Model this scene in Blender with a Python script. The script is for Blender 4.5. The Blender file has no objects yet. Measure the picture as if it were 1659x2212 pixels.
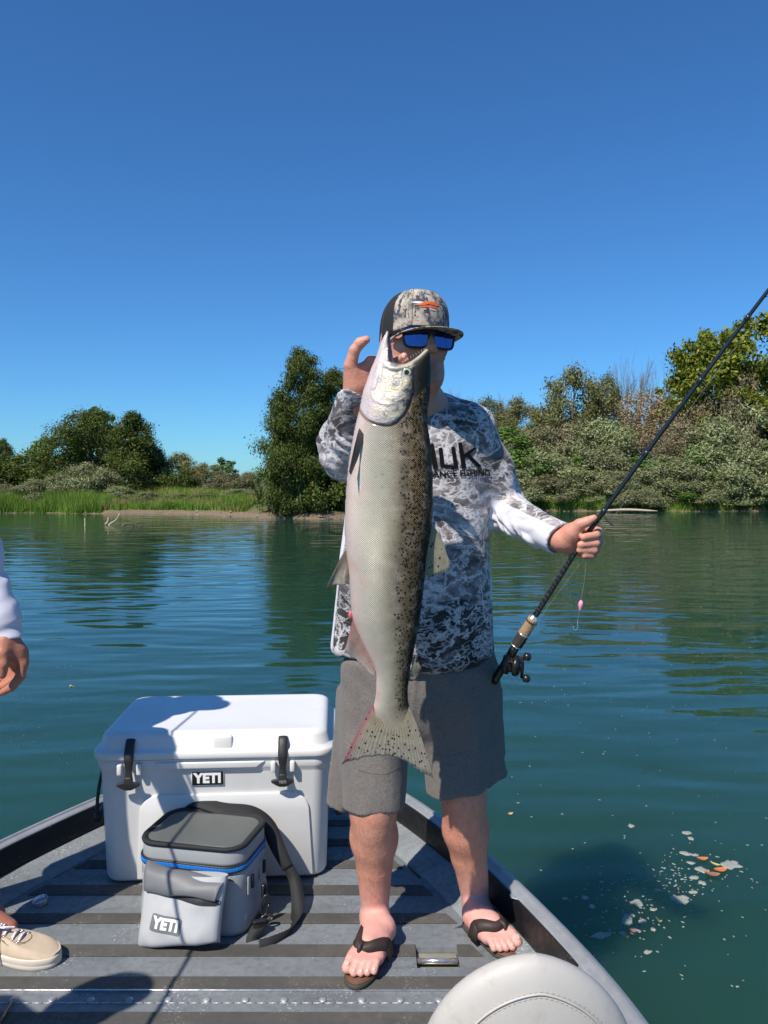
import bpy, bmesh, math, random
import numpy as np
from mathutils import Vector, Matrix
from mathutils.bvhtree import BVHTree

S = bpy.context.scene
R = math.radians
# ------------------------------------------------------------------ camera
PW, PH, FP = 1659.0, 2212.0, 1660.0          # picture measures used while tracing
CAM_H = 1.32
PITCH = math.atan((1106 - 1040) / FP)
cam_d = bpy.data.cameras.new('camera')
cam = bpy.data.objects.new('camera', cam_d)
S.collection.objects.link(cam)
cam.location = (0, 0, CAM_H)
cam.rotation_euler = (R(90) - PITCH, 0, 0)
cam_d.sensor_fit = 'VERTICAL'
cam_d.sensor_height = 36.0
cam_d.lens = 36.0 * FP / PH
cam_d.clip_start = 0.02
cam_d.clip_end = 9000
cam_d.dof.use_dof = False
S.camera = cam
# ------------------------------------------------------------------ world, sun, exposure
SUN_AZ, SUN_EL = R(35), R(51)                # light travels ahead and to the right
w = bpy.data.worlds.new('World'); S.world = w
w.use_nodes = True
wn = w.node_tree.nodes; wl = w.node_tree.links
bg = wn['Background']
sky = wn.new('ShaderNodeTexSky'); sky.sky_type = 'NISHITA'; sky.sun_disc = False
sky.sun_elevation = SUN_EL
sky.sun_rotation = SUN_AZ + math.pi
sky.altitude = 0; sky.air_density = 1.0; sky.dust_density = 0.15; sky.ozone_density = 3.0
hs = wn.new('ShaderNodeMix'); hs.data_type = 'RGBA'; hs.blend_type = 'MULTIPLY'; hs.inputs[0].default_value = 1
hs.inputs[7].default_value = (.375, .775, 1.16, 1)          # the phone's deep, saturated blue
wl.new(sky.outputs[0], hs.inputs[6]); wl.new(hs.outputs[2], bg.inputs[0])
bg.inputs[1].default_value = 0.099
sd = bpy.data.lights.new('sun', 'SUN'); sd.energy = 5.0; sd.angle = R(0.53); sd.color = (1, .925, .82)
sun = bpy.data.objects.new('sun', sd); S.collection.objects.link(sun)
LD = Vector((math.sin(SUN_AZ) * math.cos(SUN_EL), math.cos(SUN_AZ) * math.cos(SUN_EL), -math.sin(SUN_EL)))
sun.rotation_euler = LD.to_track_quat('-Z', 'Y').to_euler()
sun.location = (-6, -8, 14)
S.view_settings.view_transform = 'Standard'; S.view_settings.look = 'None'
S.view_settings.exposure = 0.22; S.view_settings.gamma = 1.0
S.view_settings.use_curve_mapping = False
S.cycles.max_bounces = 8; S.cycles.transparent_max_bounces = 24

# ------------------------------------------------------------------ tracing helpers
FWD = np.array((0, math.cos(PITCH), -math.sin(PITCH))); UPV = np.array((0, math.sin(PITCH), math.cos(PITCH)))
CP = np.array((0, 0, CAM_H))
def ray(u, v):
    return FWD + np.array((1, 0, 0)) * (u - PW / 2) / FP + UPV * (PH / 2 - v) / FP
def at(u, v, y):                              # the point of the place seen at (u,v) that stands y metres ahead
    r = ray(u, v); return CP + r * (y / r[1])
def gz(u, v, z=0.0):                          # ... that lies at height z
    r = ray(u, v); return CP + r * ((z - CAM_H) / r[2])
WATER = -0.45

# ------------------------------------------------------------------ objects
WM = {}
def link(o, parent=None):
    S.collection.objects.link(o)
    if parent: o.parent = parent
    return o
def thing(name, label, cat, loc=(0, 0, 0), rz=0.0, group=None):
    o = bpy.data.objects.new(name, None); link(o)
    o.empty_display_size = .1
    o.location = loc; o.rotation_euler = (0, 0, rz)
    o['label'] = label; o['category'] = cat
    if group: o['group'] = group
    WM[o] = np.array(Matrix.Translation(Vector(loc)) @ Matrix.Rotation(rz, 4, 'Z'))
    return o
def tag(o, label, cat, group=None):
    o['label'] = label; o['category'] = cat
    if group: o['group'] = group
    return o
def raw_mesh(name, V, F, mats=None, smooth=True, mi=None):
    V = np.asarray(V, dtype=np.float32)
    me = bpy.data.meshes.new(name)
    if isinstance(F, np.ndarray) and F.ndim == 2:
        n, k = F.shape
        me.vertices.add(len(V)); me.vertices.foreach_set('co', V.ravel())
        me.loops.add(n * k); me.loops.foreach_set('vertex_index', F.astype(np.int32).ravel())
        me.polygons.add(n); me.polygons.foreach_set('loop_start', np.arange(0, n * k, k, dtype=np.int32))
        me.polygons.foreach_set('loop_total', np.full(n, k, dtype=np.int32))
        if mi is not None: me.polygons.foreach_set('material_index', np.asarray(mi, dtype=np.int32))
        me.update(calc_edges=True)
    else:
        me.from_pydata([tuple(map(float, v)) for v in V], [], [tuple(int(i) for i in f) for f in F])
        if mi is not None: me.polygons.foreach_set('material_index', np.asarray(mi, dtype=np.int32))
        me.update()
    if mats is not None:
        for m in (mats if isinstance(mats, (list, tuple)) else [mats]): me.materials.append(m)
    me.polygons.foreach_set('use_smooth', np.full(len(me.polygons), bool(smooth)))
    return me
def mk(name, V, F, mat, parent=None, smooth=True, world=True, mi=None, origin=None, attrs=None):
    """one mesh object; V in world coordinates unless world=False (then in the parent's)"""
    V = np.asarray(V, dtype=float)
    M = np.eye(4)
    if parent is not None: M = WM[parent]
    if world and parent is not None:
        Mi = np.linalg.inv(M); V = V @ Mi[:3, :3].T + Mi[:3, 3]
    off = None
    if parent is None:
        off = np.array(origin) if origin is not None else np.array([(V[:, 0].min() + V[:, 0].max()) / 2, (V[:, 1].min() + V[:, 1].max()) / 2, V[:, 2].min()])
        V = V - off
    me = raw_mesh(name, V, F, mat, smooth, mi)
    if attrs:
        for k, a in attrs.items():
            a = np.asarray(a, dtype=np.float32)
            if a.ndim == 1:
                at_ = me.attributes.new(k, 'FLOAT', 'POINT'); at_.data.foreach_set('value', a)
            else:
                at_ = me.attributes.new(k, 'FLOAT_VECTOR', 'POINT'); at_.data.foreach_set('vector', a.ravel())
    o = bpy.data.objects.new(name, me); link(o, parent)
    if off is not None:
        o.location = off; WM[o] = np.array(Matrix.Translation(Vector(off)))
    else: WM[o] = M
    return o
def struct(o):
    o['kind'] = 'structure'; return o
def autosmooth(o, ang=35):
    me = o.data; bm = bmesh.new(); bm.from_mesh(me)
    for e in bm.edges:
        e.smooth = e.calc_face_angle(0) < R(ang)
    for f in bm.faces: f.smooth = True
    bm.to_mesh(me); bm.free(); return o

class MB:                                     # gathers boxes, tubes, lathes; vertices in any one frame
    def __init__(s): s.V = []; s.F = []; s.n = 0
    def add(s, V, F):
        V = np.asarray(V, dtype=float)
        s.V.append(V); s.F += [tuple(int(i) + s.n for i in f) for f in F]; s.n += len(V)
        return s
    def box(s, c, size, bev=0.0, seg=2, rot=None, rz=0):
        bm = bmesh.new(); bmesh.ops.create_cube(bm, size=1)
        for v in bm.verts: v.co = Vector((v.co.x * size[0], v.co.y * size[1], v.co.z * size[2]))
        if bev > 0: bmesh.ops.bevel(bm, geom=list(bm.edges), offset=min(bev, min(size) * .49), segments=seg, profile=.5, affect='EDGES')
        M = Matrix.Translation(Vector(c)) @ (rot.to_4x4() if rot is not None else Matrix.Rotation(rz, 4, 'Z'))
        bm.transform(M)
        V, F = bm_arrays(bm); return s.add(V, F)
    def tube(s, pts, rad, seg=8, caps=True, flat=None):
        pts = np.asarray(pts, dtype=float); n = len(pts)
        rad = np.broadcast_to(np.asarray(rad, dtype=float), (n,)) if np.ndim(rad) < 2 else rad
        T = np.gradient(pts, axis=0); T /= np.linalg.norm(T, axis=1, keepdims=True) + 1e-12
        up = np.array((0, 0, 1.)) if abs(T[0][2]) < .9 else np.array((1., 0, 0))
        N = np.cross(up, T[0]); N /= np.linalg.norm(N)
        V = []
        for i in range(n):
            N = N - T[i] * N.dot(T[i]); N /= np.linalg.norm(N) + 1e-12
            B = np.cross(T[i], N)
            a = np.arange(seg) * 2 * math.pi / seg
            fr = 1.0 if flat is None else flat
            V.append(pts[i] + rad[i] * (np.outer(np.cos(a), N) + fr * np.outer(np.sin(a), B)))
        V = np.vstack(V); F = []
        for i in range(n - 1):
            for j in range(seg):
                k = (j + 1) % seg
                F.append((i * seg + j, i * seg + k, (i + 1) * seg + k, (i + 1) * seg + j))
        if caps:
            F.append(tuple(range(seg))[::-1]); F.append(tuple((n - 1) * seg + j for j in range(seg)))
        return s.add(V, F)
    def lathe(s, prof, M=None, seg=24):
        V = []; F = []
        for r, z in prof:
            for j in range(seg):
                a = 2 * math.pi * j / seg; V.append((r * math.cos(a), r * math.sin(a), z))
        for i in range(len(prof) - 1):
            for j in range(seg):
                k = (j + 1) % seg; F.append((i * seg + j, i * seg + k, (i + 1) * seg + k, (i + 1) * seg + j))
        F.append(tuple(range(seg))[::-1]); F.append(tuple((len(prof) - 1) * seg + j for j in range(seg)))
        V = np.array(V)
        if M is not None: A = np.array(M); V = V @ A[:3, :3].T + A[:3, 3]
        return s.add(V, F)
    def prism(s, poly, h0, h1, M=None, bev=0, seg=2):  # poly in xy, extruded along z
        bm = bmesh.new()
        vs = [bm.verts.new((p[0], p[1], h0)) for p in poly]; f = bm.faces.new(vs)
        r = bmesh.ops.extrude_face_region(bm, geom=[f])
        for v in [g for g in r['geom'] if isinstance(g, bmesh.types.BMVert)]: v.co.z = h1
        bmesh.ops.recalc_face_normals(bm, faces=bm.faces)
        if bev > 0: bmesh.ops.bevel(bm, geom=list(bm.edges), offset=bev, segments=seg, profile=.5, affect='EDGES')
        if M is not None: bm.transform(M)
        V, F = bm_arrays(bm); return s.add(V, F)
    def get(s): return np.vstack(s.V), s.F
    def mk(s, name, mat, parent=None, smooth=True, world=True, auto=None, origin=None):
        V, F = s.get(); o = mk(name, V, F, mat, parent, smooth, world, origin=origin)
        if auto: autosmooth(o, auto)
        return o
def bm_arrays(bm):
    bm.verts.index_update()
    V = np.array([v.co[:] for v in bm.verts]); F = [tuple(v.index for v in f.verts) for f in bm.faces]
    bm.free(); return V, F
def frame(o, x, y, z):
    M = Matrix.Identity(4)
    for i, a in enumerate((x, y, z)):
        for j in range(3): M[j][i] = a[j]
    for j in range(3): M[j][3] = o[j]
    return M
def spline(P, n):
    P = np.asarray(P, dtype=float); m = len(P)
    Q = np.vstack([2 * P[0] - P[1], P, 2 * P[-1] - P[-2]])
    t = np.linspace(0, m - 1 - 1e-9, n); i = t.astype(int); f = (t - i)[:, None]
    a, b, c, d = Q[i], Q[i + 1], Q[i + 2], Q[i + 3]
    return .5 * (2 * b + (c - a) * f + (2 * a - 5 * b + 4 * c - d) * f ** 2 + (3 * b - a - 3 * c + d) * f ** 3)

# ------------------------------------------------------------------ materials
class NT:
    def __init__(s, name):
        s.m = bpy.data.materials.new(name); s.m.use_nodes = True; s.t = s.m.node_tree
        s.b = s.t.nodes['Principled BSDF']
        s.oc = None
    def put(s, sock, v):
        if isinstance(v, bpy.types.NodeSocket): s.t.links.new(v, sock)
        elif v is not None:
            if hasattr(sock.default_value, '__len__') and not hasattr(v, '__len__'):
                v = (v,) * len(sock.default_value)
            if hasattr(v, '__len__') and len(v) == 3 and len(sock.default_value) == 4: v = (*v, 1)
            sock.default_value = v
    def nd(s, typ, ins=None, **kw):
        n = s.t.nodes.new(typ)
        for k, v in kw.items(): setattr(n, k, v)
        for k, v in (ins or {}).items(): s.put(n.inputs[k], v)
        return n
    def obj(s):
        if s.oc is None: s.oc = s.nd('ShaderNodeTexCoord').outputs['Object']
        return s.oc
    def map(s, vec, scale=(1, 1, 1), rot=(0, 0, 0), loc=(0, 0, 0)):
        return s.nd('ShaderNodeMapping', {'Vector': vec, 'Scale': scale, 'Rotation': rot, 'Location': loc}).outputs[0]
    def noise(s, scale=5, detail=4, rough=.55, vec=None, dist=0, out='Fac'):
        n = s.nd('ShaderNodeTexNoise', {'Vector': vec if vec is not None else s.obj(), 'Scale': scale, 'Detail': detail, 'Roughness': rough, 'Distortion': dist})
        return n.outputs[out]
    def vor(s, scale=5, vec=None, feature='F1', out='Distance', rnd=1, metric='EUCLIDEAN'):
        n = s.nd('ShaderNodeTexVoronoi', {'Vector': vec if vec is not None else s.obj(), 'Scale': scale, 'Randomness': rnd}, feature=feature, distance=metric)
        return n.outputs[out]
    def ramp(s, fac, stops, interp='LINEAR'):
        n = s.nd('ShaderNodeValToRGB', {0: fac}); n.color_ramp.interpolation = interp
        e = n.color_ramp.elements; stops = sorted(stops, key=lambda q: q[0])
        e[0].position = stops[0][0]; e[1].position = stops[-1][0]
        for p, c in stops[1:-1]: e.new(p)
        for x, (p, c) in zip(sorted(e, key=lambda q: q.position), stops):
            x.color = (c, c, c, 1) if not hasattr(c, '__len__') else (*c[:3], 1)
        return n.outputs[0]
    def math(s, op, a, b=None, c=None, clamp=False):
        n = s.nd('ShaderNodeMath', operation=op, use_clamp=clamp); s.put(n.inputs[0], a)
        if b is not None: s.put(n.inputs[1], b)
        if c is not None: s.put(n.inputs[2], c)
        return n.outputs[0]
    def mix(s, fac, a, b, mode='MIX'):
        n = s.nd('ShaderNodeMix', data_type='RGBA', blend_type=mode)
        s.put(n.inputs[0], fac); s.put(n.inputs[6], a); s.put(n.inputs[7], b); return n.outputs[2]
    def sep(s, v): return s.nd('ShaderNodeSeparateXYZ', {0: v}).outputs
    def comb(s, x, y, z): return s.nd('ShaderNodeCombineXYZ', {0: x, 1: y, 2: z}).outputs[0]
    def bump(s, h, strength=.3, dist=.01, normal=None):
        n = s.nd('ShaderNodeBump', {'Height': h, 'Strength': strength, 'Distance': dist})
        if normal is not None: s.put(n.inputs['Normal'], normal)
        return n.outputs[0]
    def attr(s, name, out='Fac'):
        n = s.nd('ShaderNodeAttribute'); n.attribute_name = name; return n.outputs[out]
    def fin(s, **kw):
        names = {'color': 'Base Color', 'rough': 'Roughness', 'metal': 'Metallic', 'normal': 'Normal', 'sss': 'Subsurface Weight',
                 'spec': 'Specular IOR Level', 'coat': 'Coat Weight', 'coatr': 'Coat Roughness', 'sheen': 'Sheen Weight', 'ior': 'IOR', 'trans': 'Transmission Weight', 'alpha': 'Alpha'}
        for k, v in kw.items(): s.put(s.b.inputs[names[k]], v)
        return s.m
def plain(name, col, rough=.5, metal=0, var=.12, scale=30, bump=0.0, bscale=200, spec=.5, coat=0, sss=0):
    n = NT(name)
    f = n.noise(scale, 5)
    c = n.mix(f, [x * (1 - var) for x in col], [min(1, x * (1 + var)) for x in col])
    r = n.math('ADD', n.math('MULTIPLY', n.noise(scale * 2.3, 3), .2), max(0, rough - .1), clamp=True)
    kw = {}
    if bump: kw['normal'] = n.bump(n.noise(bscale, 4), bump, .002)
    m = n.fin(color=c, rough=r, metal=metal, spec=spec, coat=coat, **kw)
    if sss:
        n.b.inputs['Subsurface Weight'].default_value = sss; n.b.inputs['Subsurface Scale'].default_value = .01
    return m

# ------------------------------------------------------------------ numpy noise
_rs = np.random.RandomState(7)
_PERM = _rs.permutation(256); _PERM = np.concatenate([_PERM, _PERM, _PERM])
_G = _rs.uniform(-1, 1, 256)
def vnoise(P):
    P = np.asarray(P, dtype=float); i = np.floor(P).astype(int); f = P - i; f = f * f * (3 - 2 * f); i &= 255
    def h(a, b, c): return _G[_PERM[_PERM[_PERM[(i[:, 0] + a) & 255] + ((i[:, 1] + b) & 255)] + ((i[:, 2] + c) & 255)]]
    x, y, z = f.T
    def L(a, b, t): return a + (b - a) * t
    return L(L(L(h(0, 0, 0), h(1, 0, 0), x), L(h(0, 1, 0), h(1, 1, 0), x), y), L(L(h(0, 0, 1), h(1, 0, 1), x), L(h(0, 1, 1), h(1, 1, 1), x), y), z)
def fbm(P, o=3):
    s = 0; a = 1
    for k in range(o): s = s + a * vnoise(P * 2 ** k + 17.3 * k); a *= .5
    return s

# ------------------------------------------------------------------ implicit surfaces (surface nets on a sparse grid)
class Cap:
    def __init__(s, a, b, ra, rb=None, k=.01, op='+', flat=None, fr=1.0):
        s.a = np.array(a, float); s.b = np.array(b, float); s.ra = ra; s.rb = ra if rb is None else rb
        s.k = k; s.op = op; s.flat = None if flat is None else np.array(flat, float) / np.linalg.norm(flat); s.fr = fr
    def d(s, P):
        pa = P - s.a; ba = s.b - s.a; l2 = ba.dot(ba)
        h = np.clip(pa @ ba / l2, 0, 1) if l2 > 1e-12 else np.zeros(len(P))
        q = pa - h[:, None] * ba
        if s.flat is not None: q = q + (q @ s.flat)[:, None] * (s.fr - 1) * s.flat
        return np.linalg.norm(q, axis=1) - (s.ra + (s.rb - s.ra) * h)
class Ell:
    def __init__(s, c, r, R=None, k=.01, op='+'):
        s.c = np.array(c, float); s.r = np.array(r, float); s.R = np.eye(3) if R is None else np.array(R, float); s.k = k; s.op = op
    def d(s, P):
        q = (P - s.c) @ s.R                      # columns of R are the local axes
        k0 = np.linalg.norm(q / s.r, axis=1); k1 = np.linalg.norm(q / s.r ** 2, axis=1) + 1e-9
        return np.where(k0 < 1e-6, -s.r.min(), k0 * (k0 - 1) / k1)
class Half:                                    # keeps the side n.p < c  (op '&')
    def __init__(s, p, n, k=.002): s.p = np.array(p, float); s.n = np.array(n, float) / np.linalg.norm(n); s.k = k; s.op = '&'
    def d(s, P): return (P - s.p) @ s.n
def combine(prims, P, disp=None, md=0):
    D = None
    for p in prims:
        if disp is not None and p.op != '+' and D is not None:
            m = np.abs(D) < md + .02
            if m.any(): D = D.copy(); D[m] += disp(P[m])
            disp = None
        d = p.d(P)
        if D is None:
            D = np.full(len(P), 9.)
            if p.op == '+': D = d; continue
        if p.op == '+':
            h = np.maximum(p.k - np.abs(D - d), 0) / max(p.k, 1e-6); D = np.minimum(D, d) - h * h * p.k * .25
        else:
            e = -d if p.op == '-' else d
            h = np.maximum(p.k - np.abs(D - e), 0) / max(p.k, 1e-6); D = np.maximum(D, e) + h * h * p.k * .25
    if disp is not None and D is not None:
        m = np.abs(D) < md + .02
        if m.any(): D = D.copy(); D[m] += disp(P[m])
    return D
def iso(prims, lo, hi, h, disp=None, maxdisp=0.0, block=20, fn=None, smooth=0):
    lo = np.array(lo, float); hi = np.array(hi, float)
    nb = np.ceil((hi - lo) / (h * block)).astype(int)
    gx = np.arange(block + 1)
    I, J, K = np.meshgrid(gx, gx, gx, indexing='ij'); L = np.stack([I, J, K], -1).reshape(-1, 3)
    half = block * h * .5 * math.sqrt(3)
    NX, NY, NZ = nb * block + 2
    B = np.stack(np.meshgrid(*[np.arange(n) for n in nb], indexing='ij'), -1).reshape(-1, 3)
    C = lo + (B + .5) * block * h
    if fn is None:
        D = np.stack([p.d(C) for p in prims], 1)     # (blocks, prims)
        DC = combine(prims, C)
        todo = np.abs(DC) < half * 1.6 + maxdisp + .01
    else:
        todo = np.ones(len(B), bool)
    ids = []; pos = []; quads = []
    n1 = block + 1
    offs = [(0,0,0),(1,0,0),(0,1,0),(1,1,0),(0,0,1),(1,0,1),(0,1,1),(1,1,1)]
    edges = [(0,1),(2,3),(4,5),(6,7),(0,2),(1,3),(4,6),(5,7),(0,4),(1,5),(2,6),(3,7)]
    for bi in np.nonzero(todo)[0]:
        P = lo + (B[bi] * block + L) * h
        if fn is None:
            near = [p for p, dd in zip(prims, D[bi]) if dd < half * 1.7 + .05 + maxdisp or p.op == '&']
            if not any(p.op == '+' for p in near): continue
            F = combine(near, P, disp, maxdisp)
        else: F = fn(P)
        if F.min() >= 0 or F.max() <= 0: continue
        F = F.reshape(n1, n1, n1); s = F < 0
        c8 = [F[o[0]:o[0] + block, o[1]:o[1] + block, o[2]:o[2] + block] for o in offs]
        s8 = sum((c < 0).astype(np.int8) for c in c8)
        act = (s8 > 0) & (s8 < 8)
        ci = np.argwhere(act)
        if len(ci):
            v8 = np.stack([c[act] for c in c8], 1); acc = np.zeros((len(ci), 3)); cnt = np.zeros(len(ci))
            for a, b in edges:
                fa, fb = v8[:, a], v8[:, b]; x = (fa < 0) != (fb < 0)
                t = np.where(x, fa / np.where(x, fa - fb, 1), 0)
                pa, pb = np.array(offs[a], float), np.array(offs[b], float)
                acc += x[:, None] * (pa + t[:, None] * (pb - pa)); cnt += x
            g = ci + B[bi] * block
            ids.append((g[:, 0] * NY + g[:, 1]) * NZ + g[:, 2]); pos.append(lo + (g + acc / cnt[:, None]) * h)
        for ax in range(3):
            sl0 = [slice(0, block)] * 3; sl1 = [slice(0, block)] * 3; sl1[ax] = slice(1, block + 1)
            a, b = s[tuple(sl0)], s[tuple(sl1)]
            e = np.argwhere(a != b)
            if not len(e): continue
            inside = a[tuple(e.T)]
            g = e + B[bi] * block
            o1 = (ax + 1) % 3; o2 = (ax + 2) % 3
            def idx(d1, d2):
                q = g.copy(); q[:, o1] -= d1; q[:, o2] -= d2; return (q[:, 0] * NY + q[:, 1]) * NZ + q[:, 2]
            Q = np.stack([idx(0, 0), idx(1, 0), idx(1, 1), idx(0, 1)], 1)
            Q[~inside] = Q[~inside][:, ::-1]
            quads.append(Q)
    ids = np.concatenate(ids); pos = np.concatenate(pos); Q = np.concatenate(quads)
    o = np.argsort(ids); ids = ids[o]; pos = pos[o]
    f = np.searchsorted(ids, Q); f = np.clip(f, 0, len(ids) - 1)
    ok = (ids[f] == Q).all(1); f = f[ok]
    used = np.unique(f); rm = np.full(len(ids), -1); rm[used] = np.arange(len(used))
    V = pos[used]; f = rm[f]
    for _ in range(smooth):
        A = np.zeros_like(V); c = np.zeros(len(V))
        for a, b in ((0, 1), (1, 2), (2, 3), (3, 0)):
            np.add.at(A, f[:, a], V[f[:, b]]); np.add.at(c, f[:, a], 1)
            np.add.at(A, f[:, b], V[f[:, a]]); np.add.at(c, f[:, b], 1)
        V = V * .5 + .5 * A / np.maximum(c, 1)[:, None]
    return V, f
def bounds(prims, pad=.02):
    lo = np.full(3, 9e9); hi = -lo
    for p in prims:
        if isinstance(p, Cap) and p.op == '+':
            r = max(p.ra, p.rb)
            lo = np.minimum(lo, np.minimum(p.a, p.b) - r); hi = np.maximum(hi, np.maximum(p.a, p.b) + r)
        elif isinstance(p, Ell) and p.op == '+':
            r = p.r.max(); lo = np.minimum(lo, p.c - r); hi = np.maximum(hi, p.c + r)
    return lo - pad, hi + pad

def text_mesh(body, size, M, mat, parent, name='lettering', extrude=.001, offset=0.0, shear=0, bvh=None, dirv=None, lift=.001, space=1.0, align='CENTER', sx=1.0):
    """flat lettering; M places its xy plane, or bvh+dirv press it on a curved surface"""
    c = bpy.data.curves.new('t', 'FONT'); c.body = body; c.size = size; c.extrude = extrude if bvh is None else 0
    c.offset = offset; c.shear = shear; c.align_x = align; c.align_y = 'CENTER'; c.space_character = space; c.resolution_u = 3
    if bvh is not None: c.fill_mode = 'FRONT'
    o = bpy.data.objects.new('t', c); S.collection.objects.link(o)
    dg = bpy.context.evaluated_depsgraph_get(); dg.update()
    me = bpy.data.meshes.new_from_object(o.evaluated_get(dg))
    S.collection.objects.unlink(o); bpy.data.objects.remove(o)
    bm = bmesh.new(); bm.from_mesh(me)
    for v in bm.verts: v.co.x *= sx
    if bvh is not None:
        bmesh.ops.triangulate(bm, faces=bm.faces)
        for _ in range(5):
            L = [e for e in bm.edges if e.calc_length() > max(size * .09, .0022)]
            if L: bmesh.ops.subdivide_edges(bm, edges=L, cuts=1); bmesh.ops.triangulate(bm, faces=bm.faces)
    bm.transform(M)
    if bvh is not None:
        dv = Vector(dirv).normalized()
        for v in bm.verts:
            hit = bvh.ray_cast(v.co - dv * .3, dv, 1.0)
            if hit[0] is not None: v.co = hit[0] - dv * lift
        if True:
            bm.normal_update()
    V, F = bm_arrays(bm)
    return mk(name, V, F, mat, parent, smooth=False)
# ================================================================== THE SETTING: water, banks
def water_mat():
    n = NT('river_water')
    P = n.nd('ShaderNodeNewGeometry').outputs['Position']
    sx = n.sep(P)
    # long low swells, wind ripples and fine chop; calmer patches by a broad mask
    warp = n.noise(.35, 3, .5, P, out='Color')
    Pw = n.nd('ShaderNodeVectorMath', {0: P, 1: n.nd('ShaderNodeVectorMath', {0: warp, 'Scale': .9}, operation='SCALE').outputs[0]}, operation='ADD').outputs[0]
    a = n.noise(1.0, 1.2, .45, n.map(Pw, (.9, 3.0, 1), (0, 0, R(10))))
    b = n.noise(1.0, 1.0, .4, n.map(Pw, (.35, 1.2, 1), (0, 0, R(-9))))
    c = n.noise(1.0, 4, .6, n.map(P, (4.5, 11, 1), (0, 0, R(5))))
    mask = n.ramp(n.noise(.09, 3, .5, P), [(.42, .25), (.62, 1)])
    h = n.math('ADD', n.math('MULTIPLY', b, .9), n.math('MULTIPLY', a, .5))
    h = n.math('ADD', h, n.math('MULTIPLY', c, n.math('MULTIPLY', mask, .022)))
    nor = n.bump(h, 1.0, .034)
    depth = n.noise(.5, 3, .5, P)
    near = n.mix(depth, (.011, .044, .030), (.018, .060, .040))
    m = n.fin(color=near, rough=.03, ior=1.333, normal=nor, spec=.5)
    n.b.subsurface_method = 'BURLEY'; n.b.inputs['Subsurface Weight'].default_value = 1; n.b.inputs['Subsurface Radius'].default_value = (.5, .9, .8); n.b.inputs['Subsurface Scale'].default_value = 1.0
    return m
def grid(x0, x1, y0, y1, nx, ny, zf):
    X, Y = np.meshgrid(np.linspace(x0, x1, nx), np.linspace(y0, y1, ny), indexing='ij')
    V = np.stack([X.ravel(), Y.ravel(), zf(X.ravel(), Y.ravel())], 1)
    i = np.arange(nx - 1)[:, None] * ny + np.arange(ny - 1)[None]; i = i.ravel()
    return V, np.stack([i, i + ny, i + ny + 1, i + 1], 1)
WM_ = water_mat()
struct(mk('water', [(-900, -300, WATER), (900, -300, WATER), (900, 60, WATER), (-900, 60, WATER)], [(0, 1, 2, 3)], WM_, smooth=False))
SH = np.array([(-900, 52), (-120, 52), (-60, 48), (-30, 43.5), (-22, 43), (-15, 42.2), (-9.5, 41), (-7.2, 38.5), (-6, 36.6), (-3, 36.2), (-1, 37), (1, 41), (4, 45.5), (10, 46), (24, 45.5), (60, 47), (120, 52), (900, 52)])
def shore(x): return np.interp(x, SH[:, 0], SH[:, 1]) + .35 * np.sin(x * .9) + .18 * np.sin(x * 2.7 + 1)
def terrain_z(x, y):
    t = y - shore(x)
    right = np.clip((x - 0) / 4, 0, 1)
    z = WATER - .25 + np.clip(t + .35, 0, .8) * .55
    z = z + np.clip((t - .5) / 4, 0, 1) * (.55 + .5 * right) + np.clip((t - 3) / 9, 0, 1) * (.3 + 1.2 * right)
    z = z + .12 * fbm(np.stack([x * .25, y * .25, x * 0], 1), 3) * np.clip(t, 0, 1)
    return z
def ground_mat():
    n = NT('bank_soil')
    P = n.nd('ShaderNodeNewGeometry').outputs['Position']
    f = n.noise(.7, 5, .6, P); g = n.noise(6, 5, .6, P)
    soil = n.mix(g, (.10, .075, .045), (.22, .165, .105))
    grass = n.mix(g, (.05, .09, .015), (.11, .14, .03))
    z = n.sep(P)[2]
    k = n.math('ADD', n.math('MULTIPLY', n.math('SUBTRACT', z, WATER + .18), 4.0), n.math('SUBTRACT', f, .5), clamp=True)
    return n.fin(color=n.mix(k, soil, grass), rough=.95, normal=n.bump(g, .6, .05))
GM = ground_mat()
xs = np.concatenate([[-2500, -600, -250, -140], np.linspace(-90, 90, 260), [140, 250, 600, 2500]])
ts = np.concatenate([np.linspace(-2.5, 4, 30), np.linspace(4.6, 30, 24), [60, 200, 900, 4000]])
X, T = np.meshgrid(xs, ts, indexing='ij'); X = X.ravel(); Y = (T.ravel() + shore(X))
V = np.stack([X, Y, terrain_z(X, Y)], 1); ny = len(ts)
i = (np.arange(len(xs) - 1)[:, None] * ny + np.arange(ny - 1)[None]).ravel()
struct(mk('ground', V, np.stack([i, i + ny, i + ny + 1, i + 1], 1), GM))
# the opposite bank, behind the camera
struct(mk('ground', [(-2500, -80, -.2), (2500, -80, -.2), (2500, -3000, 1), (-2500, -3000, 1), (-2500, -76, -.7), (2500, -76, -.7)], [(4, 5, 1, 0), (0, 1, 2, 3)], GM, smooth=False))
struct(mk('river_bed', [(-900, -310, -3), (900, -310, -3), (900, 70, -3), (-900, 70, -3)], [(0, 1, 2, 3)], GM, smooth=False))

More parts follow.
